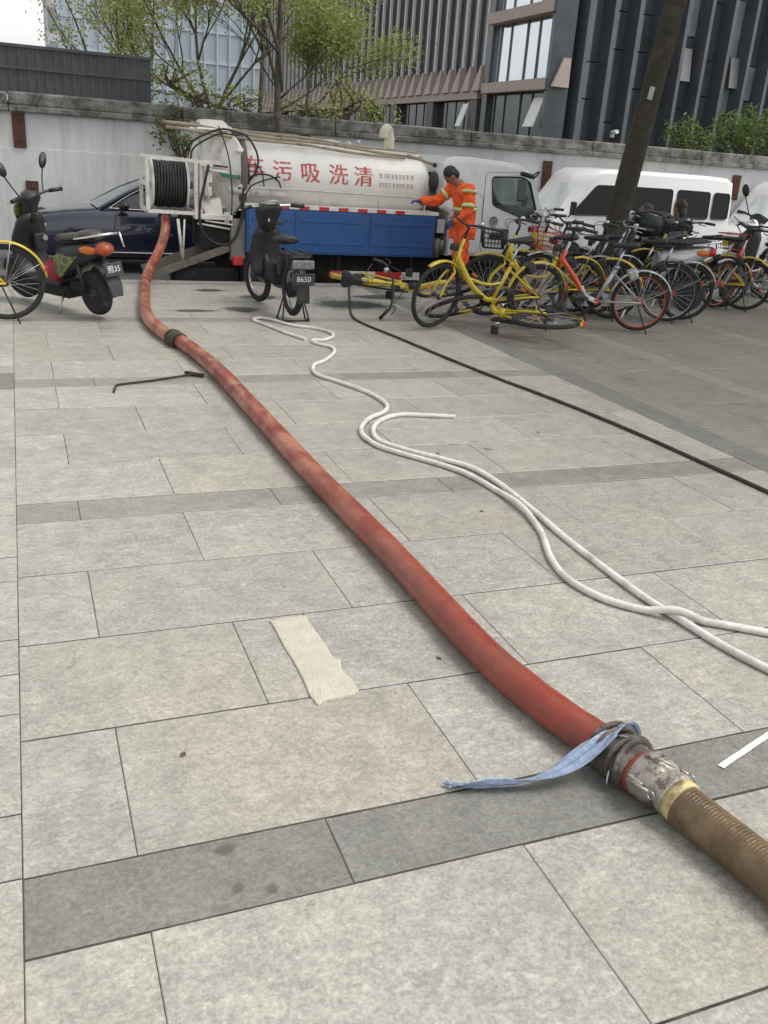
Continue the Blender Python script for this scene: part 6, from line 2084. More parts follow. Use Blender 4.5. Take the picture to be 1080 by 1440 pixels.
b = bike('slim silver hire bicycle with an orange-rimmed wheel by the right-hand vans', 'mobike', stand(9.92, 10.45, -0.97, 0.1), steer=0.25, crank=0.7); settle(b)
b = bike('silver bicycle with a red wire basket beyond the last yellow bicycle', 'lite', stand(10.3, 11.0, -0.95, -0.2), steer=-0.2, basket='red', crank=0.1); settle(b)
b = bike('dark bicycle with silver mudguards parked nose to the kerb by the cab', 'city', stand(7.12, 11.4, -0.30, 0.95), steer=0.25, crank=0.5); settle(b)
b = bike('yellow hire bicycle standing on its kickstand beside the lime and black scooter', 'ofo', stand(-0.66, 9.45, -1, -0.06), steer=0.1, group=G_Y, crank=0.9); settle(b)

# ------------------------------------------------------------------ electric scooters
def scooter_wheel(t, c, r, w, nm, rimm, S=None):
    q = MB()
    q.lathe([(r * 0.62, -w * 0.35), (r * 0.85, -w * 0.5), (r * 0.97, -w * 0.32), (r, 0), (r * 0.97, w * 0.32), (r * 0.85, w * 0.5), (r * 0.62, w * 0.35)], c, 'Y', 30)
    if S: xf(q, S)
    ty = q.build(nm, M_RUBBER, t, off=(0, 0, 0))
    q = MB()
    q.ring(c, 'Y', r * 0.62, 0.014, 28, 8)
    for k in range(5):
        a = 2 * PI * k / 5
        q.tube([Vector(c) + Vector((0.04 * math.cos(a), 0, 0.04 * math.sin(a))), Vector(c) + Vector((r * 0.62 * math.cos(a), 0, r * 0.62 * math.sin(a)))], 0.013, 6)
    q.lathe([(0.05, -w * 0.45), (0.06, -w * 0.3), (0.06, w * 0.3), (0.05, w * 0.45)], c, 'Y', 16)
    if S: xf(q, S)
    q.build('rim', rimm, ty, off=(0, 0, 0))
    return ty

def scooter(label, loc, heading, body, accent, tail, seatm, lean=0.09, steer=0.2, mirrors=True, visor=True, plate='35', group=None, name='electric_scooter', rack=True, sc=1.0):
    t = thing(name, label, 'scooter', (0, 0, 0), group=group)
    t.matrix_world = Matrix.Translation((loc[0], loc[1], 0)) @ Matrix.Rotation(heading, 4, 'Z') @ Matrix.Rotation(-lean, 4, 'X') @ Matrix.Scale(sc, 4)
    HB, HT = Vector((0.50, 0, 0.42)), Vector((0.36, 0, 0.86))
    ax = (HT - HB).normalized()
    S = Matrix.Translation(HB) @ Matrix.Rotation(steer, 4, ax) @ Matrix.Translation(-HB)
    scooter_wheel(t, (-0.62, 0, 0.225), 0.225, 0.11, 'rear_wheel', M_BLACK)
    scooter_wheel(t, (0.64, 0, 0.225), 0.225, 0.09, 'front_wheel', M_BLACK, S)
    # fork and front guard
    q = MB()
    for s in (-1, 1):
        q.tube([(0.64, 0.075 * s, 0.225), (0.53, 0.07 * s, 0.48)], 0.018, 8)
    q.tube([HB, HT], 0.028, 10)
    xf(q, S).build('fork', M_BLACK, t, off=(0, 0, 0))['kind'] = 'stuff'
    q = fender(0.26, 0.060, R_(15), R_(170)); xf(q, S @ Matrix.Translation((0.64, 0, 0.225))).build('front_mudguard', body, t)
    # leg shield
    secs = []
    for (x, w, z) in ((0.30, 0.17, 0.28), (0.42, 0.19, 0.34), (0.47, 0.20, 0.50), (0.43, 0.20, 0.68), (0.36, 0.16, 0.84), (0.33, 0.10, 0.92)):
        ring_ = []
        for k in range(16):
            a = 2 * PI * k / 16
            ring_.append((x + 0.055 * math.cos(a) + 0.05 * abs(math.cos(a)) * (1 if math.cos(a) > 0 else 0), w * math.sin(a), z))
        secs.append(ring_)
    q = MB(); q.loft(secs); q.build('leg_shield', body, t)
    q = MB(); q.box((0.34, -0.06, 0.62), (0.06, 0.14, 0.18), bev=0.02); gb = q.build('glove_box', M_BLACK, t)
    q = MB(); q.lathe([(0.03, 0), (0.03, 0.012)], (0.305, -0.1, 0.66), (-1, 0, 0), 14); q.build('key_lock', M_STEEL, gb)
    # floor and belly
    q = MB(); q.box((0.08, 0, 0.285), (0.58, 0.30, 0.07), bev=0.02); q.build('floorboard', M_BLACK, t)
    q = MB(); q.box((0.02, 0, 0.19), (0.60, 0.22, 0.13), bev=0.03); q.box((-0.42, 0.0, 0.26), (0.34, 0.13, 0.12), bev=0.03); q.build('belly', M_DARK, t)['kind'] = 'stuff'
    # seat box sides
    secs = []
    for (x, w, zb, zt) in ((-0.16, 0.10, 0.32, 0.64), (-0.22, 0.145, 0.32, 0.68), (-0.40, 0.165, 0.40, 0.70), (-0.60, 0.150, 0.50, 0.73), (-0.76, 0.110, 0.58, 0.745), (-0.88, 0.05, 0.64, 0.74)):
        ring_ = []
        for k in range(18):
            a = 2 * PI * k / 18
            ca, sa = math.cos(a), math.sin(a)
            sq = lambda v: math.copysign(abs(v) ** 0.65, v)
            ring_.append((x, w * sq(ca), (zb + zt) / 2 + (zt - zb) / 2 * sq(sa)))
        secs.append(ring_)
    q = MB(); q.loft(secs); q.build('rear_body', body, t)
    for s in (-1, 1):
        q = MB()
        po = [(-0.20, 0.36), (-0.19, 0.56), (-0.30, 0.60), (-0.46, 0.585), (-0.60, 0.60), (-0.42, 0.46), (-0.30, 0.37)]
        def yb(x, z):
            w_ = 0.145 + 0.02 * min(1, max(0, (-0.22 - x) / 0.18)) if x > -0.40 else 0.165 - 0.075 * (-0.40 - x)
            return w_ + 0.008
        a = [(x, s * yb(x, z), z) for x, z in po]
        b_ = [(x, s * (yb(x, z) - 0.02), z) for x, z in po]
        n = len(po)
        q.add(a + b_, [tuple(range(n)), tuple(range(2 * n - 1, n - 1, -1))] + [(i, n + i, n + (i + 1) % n, (i + 1) % n) for i in range(n)])
        q.build('side_panel', accent, t)
        q = MB(); q.ell((-0.72, s * 0.106, 0.668), (0.11, 0.032, 0.042), rot=Matrix.Rotation(0.25 * s, 4, 'Z')); q.build('turn_signal', M_ORREF, t)
        q = MB(); q.tube([(-0.60, 0.11 * s, 0.24), (-0.56, 0.13 * s, 0.52)], 0.022, 10); so_ = q.build('shock_absorber', M_REDB if s < 0 else M_BLACK, t)
    q = MB(); q.ell((-0.845, 0, 0.680), (0.085, 0.10, 0.065)); q.build('tail_lamp', tail, t)
    # seat
    secs = []
    for (x, w, z, h) in ((-0.12, 0.05, 0.71, 0.03), (-0.16, 0.10, 0.72, 0.05), (-0.30, 0.135, 0.735, 0.06), (-0.48, 0.13, 0.755, 0.06), (-0.56, 0.125, 0.785, 0.065), (-0.72, 0.115, 0.80, 0.06), (-0.80, 0.06, 0.79, 0.035)):
        secs.append([(x, w * math.cos(a), z + h * math.sin(a) * (0.8 if math.sin(a) > 0 else 0.6)) for a in [2 * PI * k / 14 for k in range(14)]])
    q = MB(); q.loft(secs); q.build('seat', seatm, t)
    if rack:
        q = MB()
        q.tube(spline([(-0.55, 0.14, 0.76), (-0.78, 0.15, 0.80), (-0.93, 0.11, 0.83), (-0.96, 0, 0.835), (-0.93, -0.11, 0.83), (-0.78, -0.15, 0.80), (-0.55, -0.14, 0.76)], 5), 0.011, 8)
        for y in (-0.05, 0.05):
            q.tube([(-0.80, y, 0.82), (-0.955, y, 0.835)], 0.009, 6)
        q.tube([(-0.95, -0.12, 0.84), (-0.99, -0.13, 0.70)], 0.010, 6)
        q.build('grab_rail', M_CHROME, t)
    # rear guard with number plate
    secs = []
    for (x, w, z) in ((-0.66, 0.085, 0.54), (-0.80, 0.09, 0.52), (-0.90, 0.085, 0.44), (-0.955, 0.075, 0.32), (-0.97, 0.06, 0.23)):
        secs.append([(x - 0.012, -w, z + 0.008), (x - 0.022, 0, z + 0.016), (x - 0.012, w, z + 0.008), (x, w, z), (x - 0.008, 0, z + 0.006), (x, -w, z)])
    q = MB(); q.loft(secs, smooth=True); q.build('rear_mudguard', mat('dull_black', (0.035, 0.038, 0.042), 0.6, var=0.2), t, sharp=40)
    q = MB(); q.box((-0.955, 0, 0.50), (0.012, 0.21, 0.13), rot=(0, R_(14), 0), bev=0.004); pt = q.build('number_plate', mat('plate_black', (0.03, 0.033, 0.035), 0.5), t)
    if plate:
        vs, fs = text_mesh(plate, 0.075)
        q = MB()
        Mx = Matrix.Translation((-0.9635, 0, 0.50)) @ Matrix.Rotation(R_(14), 4, 'Y') @ Matrix.Rotation(-PI / 2, 4, 'Z') @ Matrix.Rotation(PI / 2, 4, 'X')
        q.add([Mx @ v for v in vs], fs); q.build('plate_text', M_WREF, pt)
    # bars
    q = MB()
    secs = []
    for (x, w, z) in ((0.37, 0.07, 0.84), (0.35, 0.085, 0.94), (0.32, 0.10, 1.02), (0.30, 0.13, 1.07), (0.285, 0.10, 1.11), (0.28, 0.03, 1.125)):
        secs.append([(x + 0.075 * math.cos(a), w * math.sin(a), z + 0.02 * math.cos(a)) for a in [2 * PI * k / 14 for k in range(14)]])
    q.loft(secs); hd = xf(q, S).build('bar_cowl', body if not visor else M_BLACK, t, off=(0, 0, 0))
    q = MB(); q.tube(spline([(0.20, 0.34, 1.10), (0.26, 0.20, 1.10), (0.29, 0, 1.07), (0.26, -0.20, 1.10), (0.20, -0.34, 1.10)], 5), 0.014, 8); xf(q, S).build('handlebar', M_BLACK, t, off=(0, 0, 0))
    for s in (-1, 1):
        q = MB(); q.tube([(0.19, 0.36 * s, 1.10), (0.245, 0.23 * s, 1.10)], 0.021, 10); xf(q, S).build('grip', M_BLACK, t, off=(0, 0, 0))
        q = MB(); q.tube([(0.29, 0.20 * s, 1.09), (0.27, 0.35 * s, 1.08)], 0.007, 6); xf(q, S).build('brake_lever', M_STEEL, t, off=(0, 0, 0))
        if mirrors:
            q = MB(); q.tube(spline([(0.27, 0.17 * s, 1.11), (0.30, 0.22 * s, 1.22), (0.31, 0.27 * s, 1.32)], 5), 0.007, 6); ma = xf(q, S).build('mirror_stalk', M_BLACK, t, off=(0, 0, 0))
            q = MB(); q.ell((0.31, 0.29 * s, 1.39), (0.018, 0.05, 0.085), rot=Matrix.Rotation(-0.45 * s, 4, 'X')); xf(q, S).build('mirror', M_BLACK, ma, off=(0, 0, 0))
            q = MB(); q.ell((0.294, 0.29 * s, 1.39), (0.006, 0.042, 0.075), rot=Matrix.Rotation(-0.45 * s, 4, 'X')); xf(q, S).build('mirror_glass', mat('scooter_mirror', (0.10, 0.105, 0.105), 0.1, 0.8), ma, off=(0, 0, 0))
    if visor:
        secs = [[(0.405 + dx, w * math.sin(a), z + 0.0) if False else (0.40 + dx + 0.03 * math.cos(a), w * math.sin(a), z) for a in [2 * PI * k / 12 for k in range(12)]] for dx, w, z in ((0.05, 0.10, 0.86), (0.045, 0.12, 0.96), (0.0, 0.11, 1.06), (-0.04, 0.05, 1.12))]
        q = MB(); q.loft(secs); xf(q, S).build('front_visor', accent, t, off=(0, 0, 0))
        q = MB(); q.ell((0.462, 0, 0.96), (0.03, 0.085, 0.06)); xf(q, S).build('headlight', mat('headlamp', (0.70, 0.73, 0.76), 0.08, 0.3), t, off=(0, 0, 0))
    else:
        q = MB(); q.ell((0.44, 0, 0.99), (0.09, 0.085, 0.085)); xf(q, S).build('headlight', M_CHROME, t, off=(0, 0, 0))
    q = MB(); q.tube([(-0.22, 0.10, 0.20), (-0.28, 0.24, 0.01)], 0.011, 8); q.build('kickstand', M_STEEL, t)
    settle(t)
    return t
M_LIME = mat('lime_panel', (0.17, 0.24, 0.045), 0.35, var=0.3, scale=18, dirt=(0.05, 0.055, 0.04), dscale=20, dlo=0.45, dhi=0.6, coat=0.2)
M_ORTAIL = mat('orange_red_tail', (0.36, 0.075, 0.03), 0.3, var=0.25, scale=9)
M_CREAM = mat('worn_seat', (0.045, 0.042, 0.038), 0.45, var=0.3, dirt=(0.22, 0.19, 0.12), dscale=5, dlo=0.58, dhi=0.72)
h_ = math.atan2(1.13, -0.69)
s1 = scooter('black and lime electric scooter with orange tail lamp and tall mirrors', (0.39, 10.24), h_, M_BLACK, M_LIME, M_ORTAIL, M_CREAM, lean=0.10, steer=0.25, plate='照35')
# red bag on the scooter's floor
mb = MB(); mb.ell((0.34, 10.06, 0.40), (0.10, 0.09, 0.11), 14, 9); mb.ell((0.30, 10.10, 0.44), (0.07, 0.07, 0.09), 12, 8)
so = single(mb, 'bag', mat('crimson_bag', (0.28, 0.022, 0.045), 0.6, var=0.2, bump=0.4, bscale=12), 'crimson bag stuffed on the footboard of the lime scooter', 'bag', (0.32, 10.02, 0.3))
M_SILB = mat('silver_body', (0.42, 0.43, 0.44), 0.3, 0.4, var=0.1, coat=0.4)
scooter('silver electric scooter with a bright red tail lamp behind the black roadster bicycle', (8.20, 10.95), math.atan2(0.28, -0.96), M_SILB, M_SILB, M_REDP, M_SADDLE, lean=0.05, steer=0.0, mirrors=False, visor=False, plate=None, group='dark scooters by the tree', sc=1.12)
scooter('black electric scooter with a round chrome headlamp beyond the yellow bicycles', (10.9, 11.6), math.atan2(-0.25, -0.97), M_BLACK, M_REDB, M_REDP, M_SADDLE, lean=0.06, steer=0.2, mirrors=True, visor=False, plate=None, group='dark scooters by the tree', sc=1.12)
scooter('black electric scooter loaded with dark bags just right of the tree trunk', (8.75, 11.75), math.atan2(-0.2, -0.98), M_BLACK, M_BLACK, M_REDP, M_SADDLE, lean=0.05, steer=0.1, mirrors=False, visor=False, plate=None, group='dark scooters by the tree', sc=1.12)
mb = MB()
for (x, y, z, a, b_, c) in ((8.72, 11.68, 1.06, 0.30, 0.24, 0.20), (8.95, 11.66, 1.10, 0.22, 0.2, 0.14), (8.55, 11.70, 1.14, 0.2, 0.18, 0.12)):
    mb.ell((x, y, z), (a, b_, c), 16, 10)
o = single(mb, 'load_bag', mat('dark_green_sack', (0.018, 0.03, 0.024), 0.55, var=0.5, scale=6, bump=0.8, bscale=9, dirt=(0.04, 0.10, 0.07), dscale=4, dlo=0.55, dhi=0.7), 'dark green sack heaped on the loaded black scooter', 'bag', (8.72, 11.68, 0.86))

# black spoked electric moped on its rear stand
def moped(label, x, y, heading):
    t = thing('electric_moped', label, 'moped', (x, y, 0), heading)
    HB, HT = Vector((0.42, 0, 0.50)), Vector((0.34, 0, 0.80))
    ax = (HT - HB).normalized()
    S = Matrix.Translation(HB) @ Matrix.Rotation(0.22, 4, ax) @ Matrix.Translation(-HB)
    for nm, c, Sx in (('rear_wheel', (-0.50, 0, 0.30), None), ('front_wheel', (0.58, 0, 0.265), S)):
        q = MB(); q.ring(c, 'Y', 0.225, 0.034, 36, 10)
        if Sx: xf(q, Sx)
        w_ = q.build(nm, M_RUBBER, t)
        q = MB(); q.ring(c, 'Y', 0.188, 0.012, 36, 8)
        if Sx: xf(q, Sx)
        q.build('rim', M_STEEL, w_)
        q = MB()
        for i in range(20):
            a = 2 * PI * i / 20
            q.tube([Vector(c) + Vector((0.05 * math.cos(a + 0.4), 0.03 * (1 if i % 2 else -1), 0.05 * math.sin(a + 0.4))), Vector(c) + Vector((0.186 * math.cos(a), 0, 0.186 * math.sin(a)))], 0.002, 4)
        if Sx: xf(q, Sx)
        q.build('spokes', M_STEEL, w_)['kind'] = 'stuff'
        q = MB(); q.lathe([(0.03, -0.06), (0.075 if not Sx else 0.035, -0.045), (0.075 if not Sx else 0.035, 0.045), (0.03, 0.06)], c, 'Y', 18)
        if Sx: xf(q, Sx)
        q.build('hub', M_DARK, w_)
    q = MB()
    for s in (-1, 1):
        q.tube([HB + Vector((0, 0.05 * s, -0.02)), Vector((0.58, 0.06 * s, 0.265))], 0.016, 8)
    q.tube([HB + Vector((0.02, 0, -0.06)), HT + ax * 0.08], 0.024, 10)
    xf(q, S).build('fork', M_BLACK, t)['kind'] = 'stuff'
    q = fender(0.29, 0.045, R_(30), R_(165)); xf(q, S @ Matrix.Translation((0.58, 0, 0.265))).build('front_mudguard', M_BLACK, t)
    # leg shield
    secs = []
    for (xx, w, z) in ((0.34, 0.13, 0.28), (0.40, 0.16, 0.40), (0.42, 0.17, 0.56), (0.37, 0.16, 0.74), (0.34, 0.10, 0.84)):
        secs.append([(xx + 0.05 * math.cos(a), w * math.sin(a), z) for a in [2 * PI * k / 14 for k in range(14)]])
    q = MB(); q.loft(secs); q.build('leg_shield', M_BLACK, t)
    q = MB(); q.box((0.24, 0.02, 0.90), (0.02, 0.012, 0.03)); q.build('sticker', M_WREF, t)
    q = MB(); q.tube(spline([(0.40, 0, 0.55), (0.22, 0, 0.34), (0.0, 0, 0.28), (-0.30, 0, 0.30), (-0.50, 0, 0.30)], 5), 0.028, 10); q.tube([(-0.06, 0, 0.29), (-0.18, 0, 0.66)], 0.022, 10); q.build('frame', M_BLACK, t)
    q = MB(); q.box((0.02, 0, 0.40), (0.30, 0.17, 0.20), bev=0.03); q.build('battery_box', M_DARK, t)
    q = MB(); q.box((0.18, 0, 0.30), (0.28, 0.24, 0.035), bev=0.01); q.build('footboard', M_BLACK, t)
    q = MB(); q.box((-0.20, 0, 0.50), (0.12, 0.12, 0.20), bev=0.03); q.build('controller_box', M_BLACK, t)
    # saddle
    secs = []
    for (xx, w, z, h) in ((-0.02, 0.03, 0.735, 0.02), (-0.06, 0.07, 0.74, 0.04), (-0.16, 0.115, 0.75, 0.05), (-0.28, 0.135, 0.76, 0.05), (-0.36, 0.11, 0.765, 0.045), (-0.40, 0.04, 0.765, 0.02)):
        secs.append([(xx, w * math.cos(a), z + h * math.sin(a)) for a in [2 * PI * k / 14 for k in range(14)]])
    q = MB(); q.loft(secs); q.build('saddle', M_SADDLE, t)
    # rack, guard, lamp, plate
    q = MB()
    for y_ in (-0.10, 0.10):
        q.tube(spline([(-0.34, y_, 0.66), (-0.60, y_, 0.66), (-0.74, y_, 0.655)], 4), 0.010, 6); q.tube([(-0.50, y_ * 0.8, 0.30), (-0.62, y_, 0.655)], 0.009, 6)
    for xx in (-0.40, -0.50, -0.60, -0.70):
        q.tube([(xx, -0.10, 0.66), (xx, 0.10, 0.66)], 0.008, 6)
    q.build('luggage_rack', M_BLACK, t)
    q = MB(); q.box((-0.55, 0, 0.64), (0.38, 0.19, 0.03), bev=0.008); q.build('rack_plate', M_BLACK, t)
    q = fender(0.295, 0.055, R_(20), R_(185)); xf(q, Matrix.Translation((-0.50, 0, 0.30))).build('rear_mudguard', M_BLACK, t)
    q = MB(); q.box((-0.775, 0, 0.575), (0.03, 0.23, 0.085), bev=0.035); q.build('tail_lamp', mat('grey_lens', (0.17, 0.17, 0.165), 0.25, var=0.3, scale=20), t)
    q = MB(); q.box((-0.80, 0, 0.44), (0.012, 0.23, 0.115), rot=(0, R_(-8), 0), bev=0.004); pl_ = q.build('number_plate', mat('plate_black', (0.03, 0.033, 0.035), 0.5), t)
    vs, fs = text_mesh('8650', 0.075)
    q = MB(); Mx = Matrix.Translation((-0.808, 0, 0.44)) @ Matrix.Rotation(R_(-8), 4, 'Y') @ Matrix.Rotation(-PI / 2, 4, 'Z') @ Matrix.Rotation(PI / 2, 4, 'X'); q.add([Mx @ v for v in vs], fs); q.build('plate_text', M_WREF, pl_)
    q = MB(); q.box((-0.80, 0, 0.30), (0.008, 0.13, 0.18), rot=(0, R_(8), 0)); q.build('mudflap', M_RUBBER, t)
    # double stand
    q = MB(); q.tube(spline([(-0.50, 0.075, 0.30), (-0.56, 0.11, 0.16), (-0.62, 0.14, 0.012)], 4), 0.009, 6); q.tube(spline([(-0.50, -0.075, 0.30), (-0.56, -0.11, 0.16), (-0.62, -0.14, 0.012)], 4), 0.009, 6); q.tube([(-0.50, 0.075, 0.30), (-0.47, 0.15, 0.012)], 0.009, 6); q.tube([(-0.50, -0.075, 0.30), (-0.47, -0.15, 0.012)], 0.009, 6); q.tube([(-0.62, -0.14, 0.012), (-0.62, 0.14, 0.012)], 0.008, 6)
    q.tube([(-0.62, 0.14, 0.012), (-0.47, 0.15, 0.012)], 0.008, 6); q.tube([(-0.62, -0.14, 0.012), (-0.47, -0.15, 0.012)], 0.008, 6); q.build('stand', M_BLACK, t)
    # bars with cowl
    q = MB()
    secs = []
    for (xx, w, z) in ((0.36, 0.08, 0.80), (0.34, 0.12, 0.90), (0.31, 0.15, 0.98), (0.29, 0.16, 1.03), (0.27, 0.09, 1.06)):
        secs.append([(xx + 0.09 * math.cos(a), w * math.sin(a), z + 0.02 * math.cos(a)) for a in [2 * PI * k / 14 for k in range(14)]])
    q.loft(secs); xf(q, S).build('bar_cowl', M_BLACK, t)
    q = MB(); q.tube(spline([(0.20, 0.35, 1.03), (0.26, 0.22, 1.04), (0.30, 0, 1.03), (0.26, -0.22, 1.04), (0.20, -0.35, 1.03)], 5), 0.013, 8); xf(q, S).build('handlebar', M_CHROME, t)
    q = MB(); q.ring((0.285, 0, 1.065), (0.3, 0, 1), 0.085, 0.010, 24, 6); q.ell((0.285, 0, 1.06), (0.08, 0.085, 0.012)); xf(q, S).build('instrument', mat('instrument_grey', (0.4, 0.4, 0.38), 0.3), t)
    for s in (-1, 1):
        q = MB(); q.tube([(0.19, 0.37 * s, 1.03), (0.25, 0.24 * s, 1.04)], 0.020, 10); xf(q, S).build('grip', M_BLACK, t)
        q = MB(); q.tube([(0.30, 0.20 * s, 1.03), (0.28, 0.36 * s, 1.01)], 0.007, 6); xf(q, S).build('brake_lever', M_CHROME, t)
    t.scale = (1.08, 1.08, 1.08)
    q = MB(); q.box((0.36, -0.05, 0.88), (0.10, 0.28, 0.05), rot=(0.2, 0, 0), bev=0.02); xf(q, S).build('wind_guard', mat('dull_black', (0.035, 0.038, 0.042), 0.6, var=0.2), t)
    settle(t)
    return t
moped('black spoked electric moped on its rear stand in front of the tanker', 2.68, 10.12, math.atan2(0.99, -0.07))

# ------------------------------------------------------------------ people
def fuse(name, mb, voxel, m, parent, smooth=6):
    """one continuous surface out of overlapping volumes"""
    me = mb.mesh(name, (0, 0, 0))
    o = bpy.data.objects.new(name, me)
    C.objects.link(o)
    md = o.modifiers.new('remesh', 'REMESH')
    md.mode = 'VOXEL'
    md.voxel_size = voxel
    sm = o.modifiers.new('smooth', 'SMOOTH')
    sm.factor = 0.5
    sm.iterations = smooth
    dg = bpy.context.evaluated_depsgraph_get()
    me2 = bpy.data.meshes.new_from_object(o.evaluated_get(dg))
    o.modifiers.clear()
    o.data = me2
    bpy.data.meshes.remove(me)
    me2.name = name
    for p in me2.polygons:
        p.use_smooth = True
    off_ = Vector(root_off(parent))
    me2.transform(Matrix.Translation(-off_))
    me2.materials.clear()
    me2.materials.append(m)
    o.parent = parent
    return o
def limb(mb, pts, rs, n=14):
    """tapered, round-ended"""
    P_ = spline(pts, 5)
    k = (len(pts) - 1)
    rr_ = []
    for i in range(len(P_)):
        f_ = i / 5
        a = min(int(f_), k - 1)
        rr_.append(rs[a] + (rs[a + 1] - rs[a]) * (f_ - a))
    mb.tube(P_, rr_, n)
    mb.ell(P_[0], (rr_[0],) * 3, 12, 8)
    mb.ell(P_[-1], (rr_[-1],) * 3, 12, 8)
M_SKIN = mat('skin', (0.27, 0.145, 0.095), 0.55, var=0.08, scale=15)
M_HAIR = mat('black_hair', (0.015, 0.013, 0.012), 0.5, var=0.3, scale=60, bump=0.8, bscale=90)

def head_shapes(mb, c, f, up):
    """skull, jaw, nose, ears; c centre, f facing, up"""
    f, up = Vector(f).normalized(), Vector(up).normalized()
    s = f.cross(up).normalized()
    up = s.cross(f).normalized()
    Rm = Matrix((f, -s, up)).transposed().to_4x4()
    c = Vector(c)
    mb.ell(c + up * 0.02, (0.098, 0.078, 0.105), 16, 12, rot=Rm)
    mb.ell(c + f * 0.032 - up * 0.055, (0.062, 0.058, 0.062), 14, 10, rot=Rm)
    mb.ell(c + f * 0.098 - up * 0.01, (0.020, 0.014, 0.026), 10, 8, rot=Rm)
    mb.ell(c + f * 0.078 - up * 0.056, (0.016, 0.026, 0.010), 10, 8, rot=Rm)
    for k in (-1, 1):
        mb.ell(c + s * 0.078 * k - up * 0.005 - f * 0.005, (0.020, 0.010, 0.032), 10, 8, rot=Rm)
    return Rm, f, s, up

def glove(parent, wrist, d, back, m, name='glove', curl=0.5, sidev=None):
    """hand with palm, four fingers and a thumb; d pointing direction, back = back of the hand"""
    w, d, bk = Vector(wrist), Vector(d).normalized(), Vector(back).normalized()
    s = d.cross(bk).normalized()
    bk = s.cross(d).normalized()
    mb = MB()
    Rm = Matrix((d, s, bk)).transposed().to_4x4()
    mb.ell(w + d * 0.055, (0.058, 0.043, 0.020), 14, 9, rot=Rm)
    mb.tube([w - d * 0.03, w + d * 0.03], [0.034, 0.034], 12)
    for k, (o_, ln) in enumerate(((-0.030, 0.066), (-0.010, 0.076), (0.010, 0.072), (0.029, 0.056))):
        p0 = w + d * 0.095 + s * o_
        p1 = p0 + (d * math.cos(curl * 0.6) - bk * math.sin(curl * 0.6)) * ln * 0.5
        p2 = p1 + (d * math.cos(curl * 1.5) - bk * math.sin(curl * 1.5)) * ln * 0.32
        p3 = p2 + (d * math.cos(curl * 2.2) - bk * math.sin(curl * 2.2)) * ln * 0.26
        mb.tube([p0 - d * 0.02, p0, p1, p2, p3], [0.0105, 0.0105, 0.010, 0.009, 0.006], 8)
    t0 = w + d * 0.03 - s * 0.034
    mb.tube([t0, t0 + (d * 0.6 - s * 0.6) * 0.035, t0 + (d * 0.85 - s * 0.45 - bk * 0.3) * 0.07], [0.014, 0.012, 0.008], 8)
    return mb.build(name, m, parent)

def orange_mat():
    return mat('orange_workwear', (0.80, 0.105, 0.018), 0.75, var=0.14, scale=7, bump=0.7, bscale=14, dirt=(0.45, 0.08, 0.03), dscale=5, dlo=0.55, dhi=0.8)
wk = thing('person', 'person in orange reflective workwear reaching to the tank valves behind the cab', 'person', (5.88, 12.1, 0), world_built=True)
J = dict(pel=(5.91, 12.10, 0.92), wst=(5.92, 12.10, 1.06), chs=(5.88, 12.10, 1.26), nck=(5.80, 12.10, 1.43), hd=(5.655, 12.09, 1.535),
         lsh=(5.86, 11.90, 1.37), lel=(5.83, 11.84, 1.10), lwr=(5.66, 11.88, 0.96), rsh=(5.80, 12.29, 1.38), rel=(5.60, 12.36, 1.20), rwr=(5.37, 12.40, 1.165),
         lhp=(5.88, 12.00, 0.88), lkn=(5.82, 11.97, 0.49), lan=(5.84, 11.96, 0.09), rhp=(5.94, 12.20, 0.88), rkn=(5.99, 12.22, 0.49), ran=(6.04, 12.22, 0.09))
J = {k: Vector(v) for k, v in J.items()}
hf = Vector((-0.50, 0.20, -0.84)); hu = Vector((-0.84, 0.10, 0.54))
mb = MB()
limb(mb, [J['pel'], J['wst'], J['chs'], J['nck']], [0.13, 0.125, 0.14, 0.07])
mb.ell(J['chs'] + Vector((0, 0, 0.06)), (0.11, 0.18, 0.12), 16, 10)
limb(mb, [J['nck'], J['nck'].lerp(J['hd'], 0.75)], [0.058, 0.055])
Rm, f_, s_, u_ = head_shapes(mb, J['hd'], hf, hu)
for a in 'lr':
    limb(mb, [J[a + 'sh'], J[a + 'el'], J[a + 'wr']], [0.055, 0.042, 0.030])
    limb(mb, [J[a + 'hp'], J[a + 'kn'], J[a + 'an']], [0.085, 0.055, 0.040])
    mb.ell(J[a + 'an'] + Vector((-0.06, 0, -0.045)), (0.12, 0.045, 0.04), 12, 8)
body_o = fuse('body', mb, 0.013, M_SKIN, wk, 4)
# workwear: long jacket over trousers
mb = MB()
limb(mb, [J['pel'] + Vector((0, 0, -0.02)), J['wst'], J['chs'], J['chs'] + Vector((-0.03, 0, 0.10))], [0.160, 0.155, 0.155, 0.10])
mb.ell(J['chs'] + Vector((-0.02, 0, 0.05)), (0.145, 0.215, 0.135), 16, 10)
mb.lathe([(0.19, -0.24), (0.185, -0.10), (0.165, 0.02), (0.15, 0.12)], J['pel'] + Vector((0, 0, 0.02)), 'Z', 26)
mb.ell(J['pel'] + Vector((0.0, 0, -0.10)), (0.185, 0.225, 0.13), 18, 10)
mb.ell(J['nck'] + Vector((0.03, 0, -0.03)), (0.085, 0.095, 0.05), 14, 9)
for a in 'lr':
    limb(mb, [J[a + 'sh'], J[a + 'el'], J[a + 'wr'].lerp(J[a + 'el'], 0.08)], [0.090, 0.074, 0.060])
suit = fuse('jacket', mb, 0.013, orange_mat(), wk, 4)
mb = MB()
mb.ell(J['pel'] + Vector((0, 0, -0.04)), (0.15, 0.19, 0.12), 16, 10)
for a in 'lr':
    limb(mb, [J[a + 'hp'], J[a + 'kn'] + Vector((0, 0, 0.02)), J[a + 'an'] + Vector((0, 0, 0.03))], [0.118, 0.095, 0.088])
trs = fuse('trousers', mb, 0.013, orange_mat(), wk, 4)
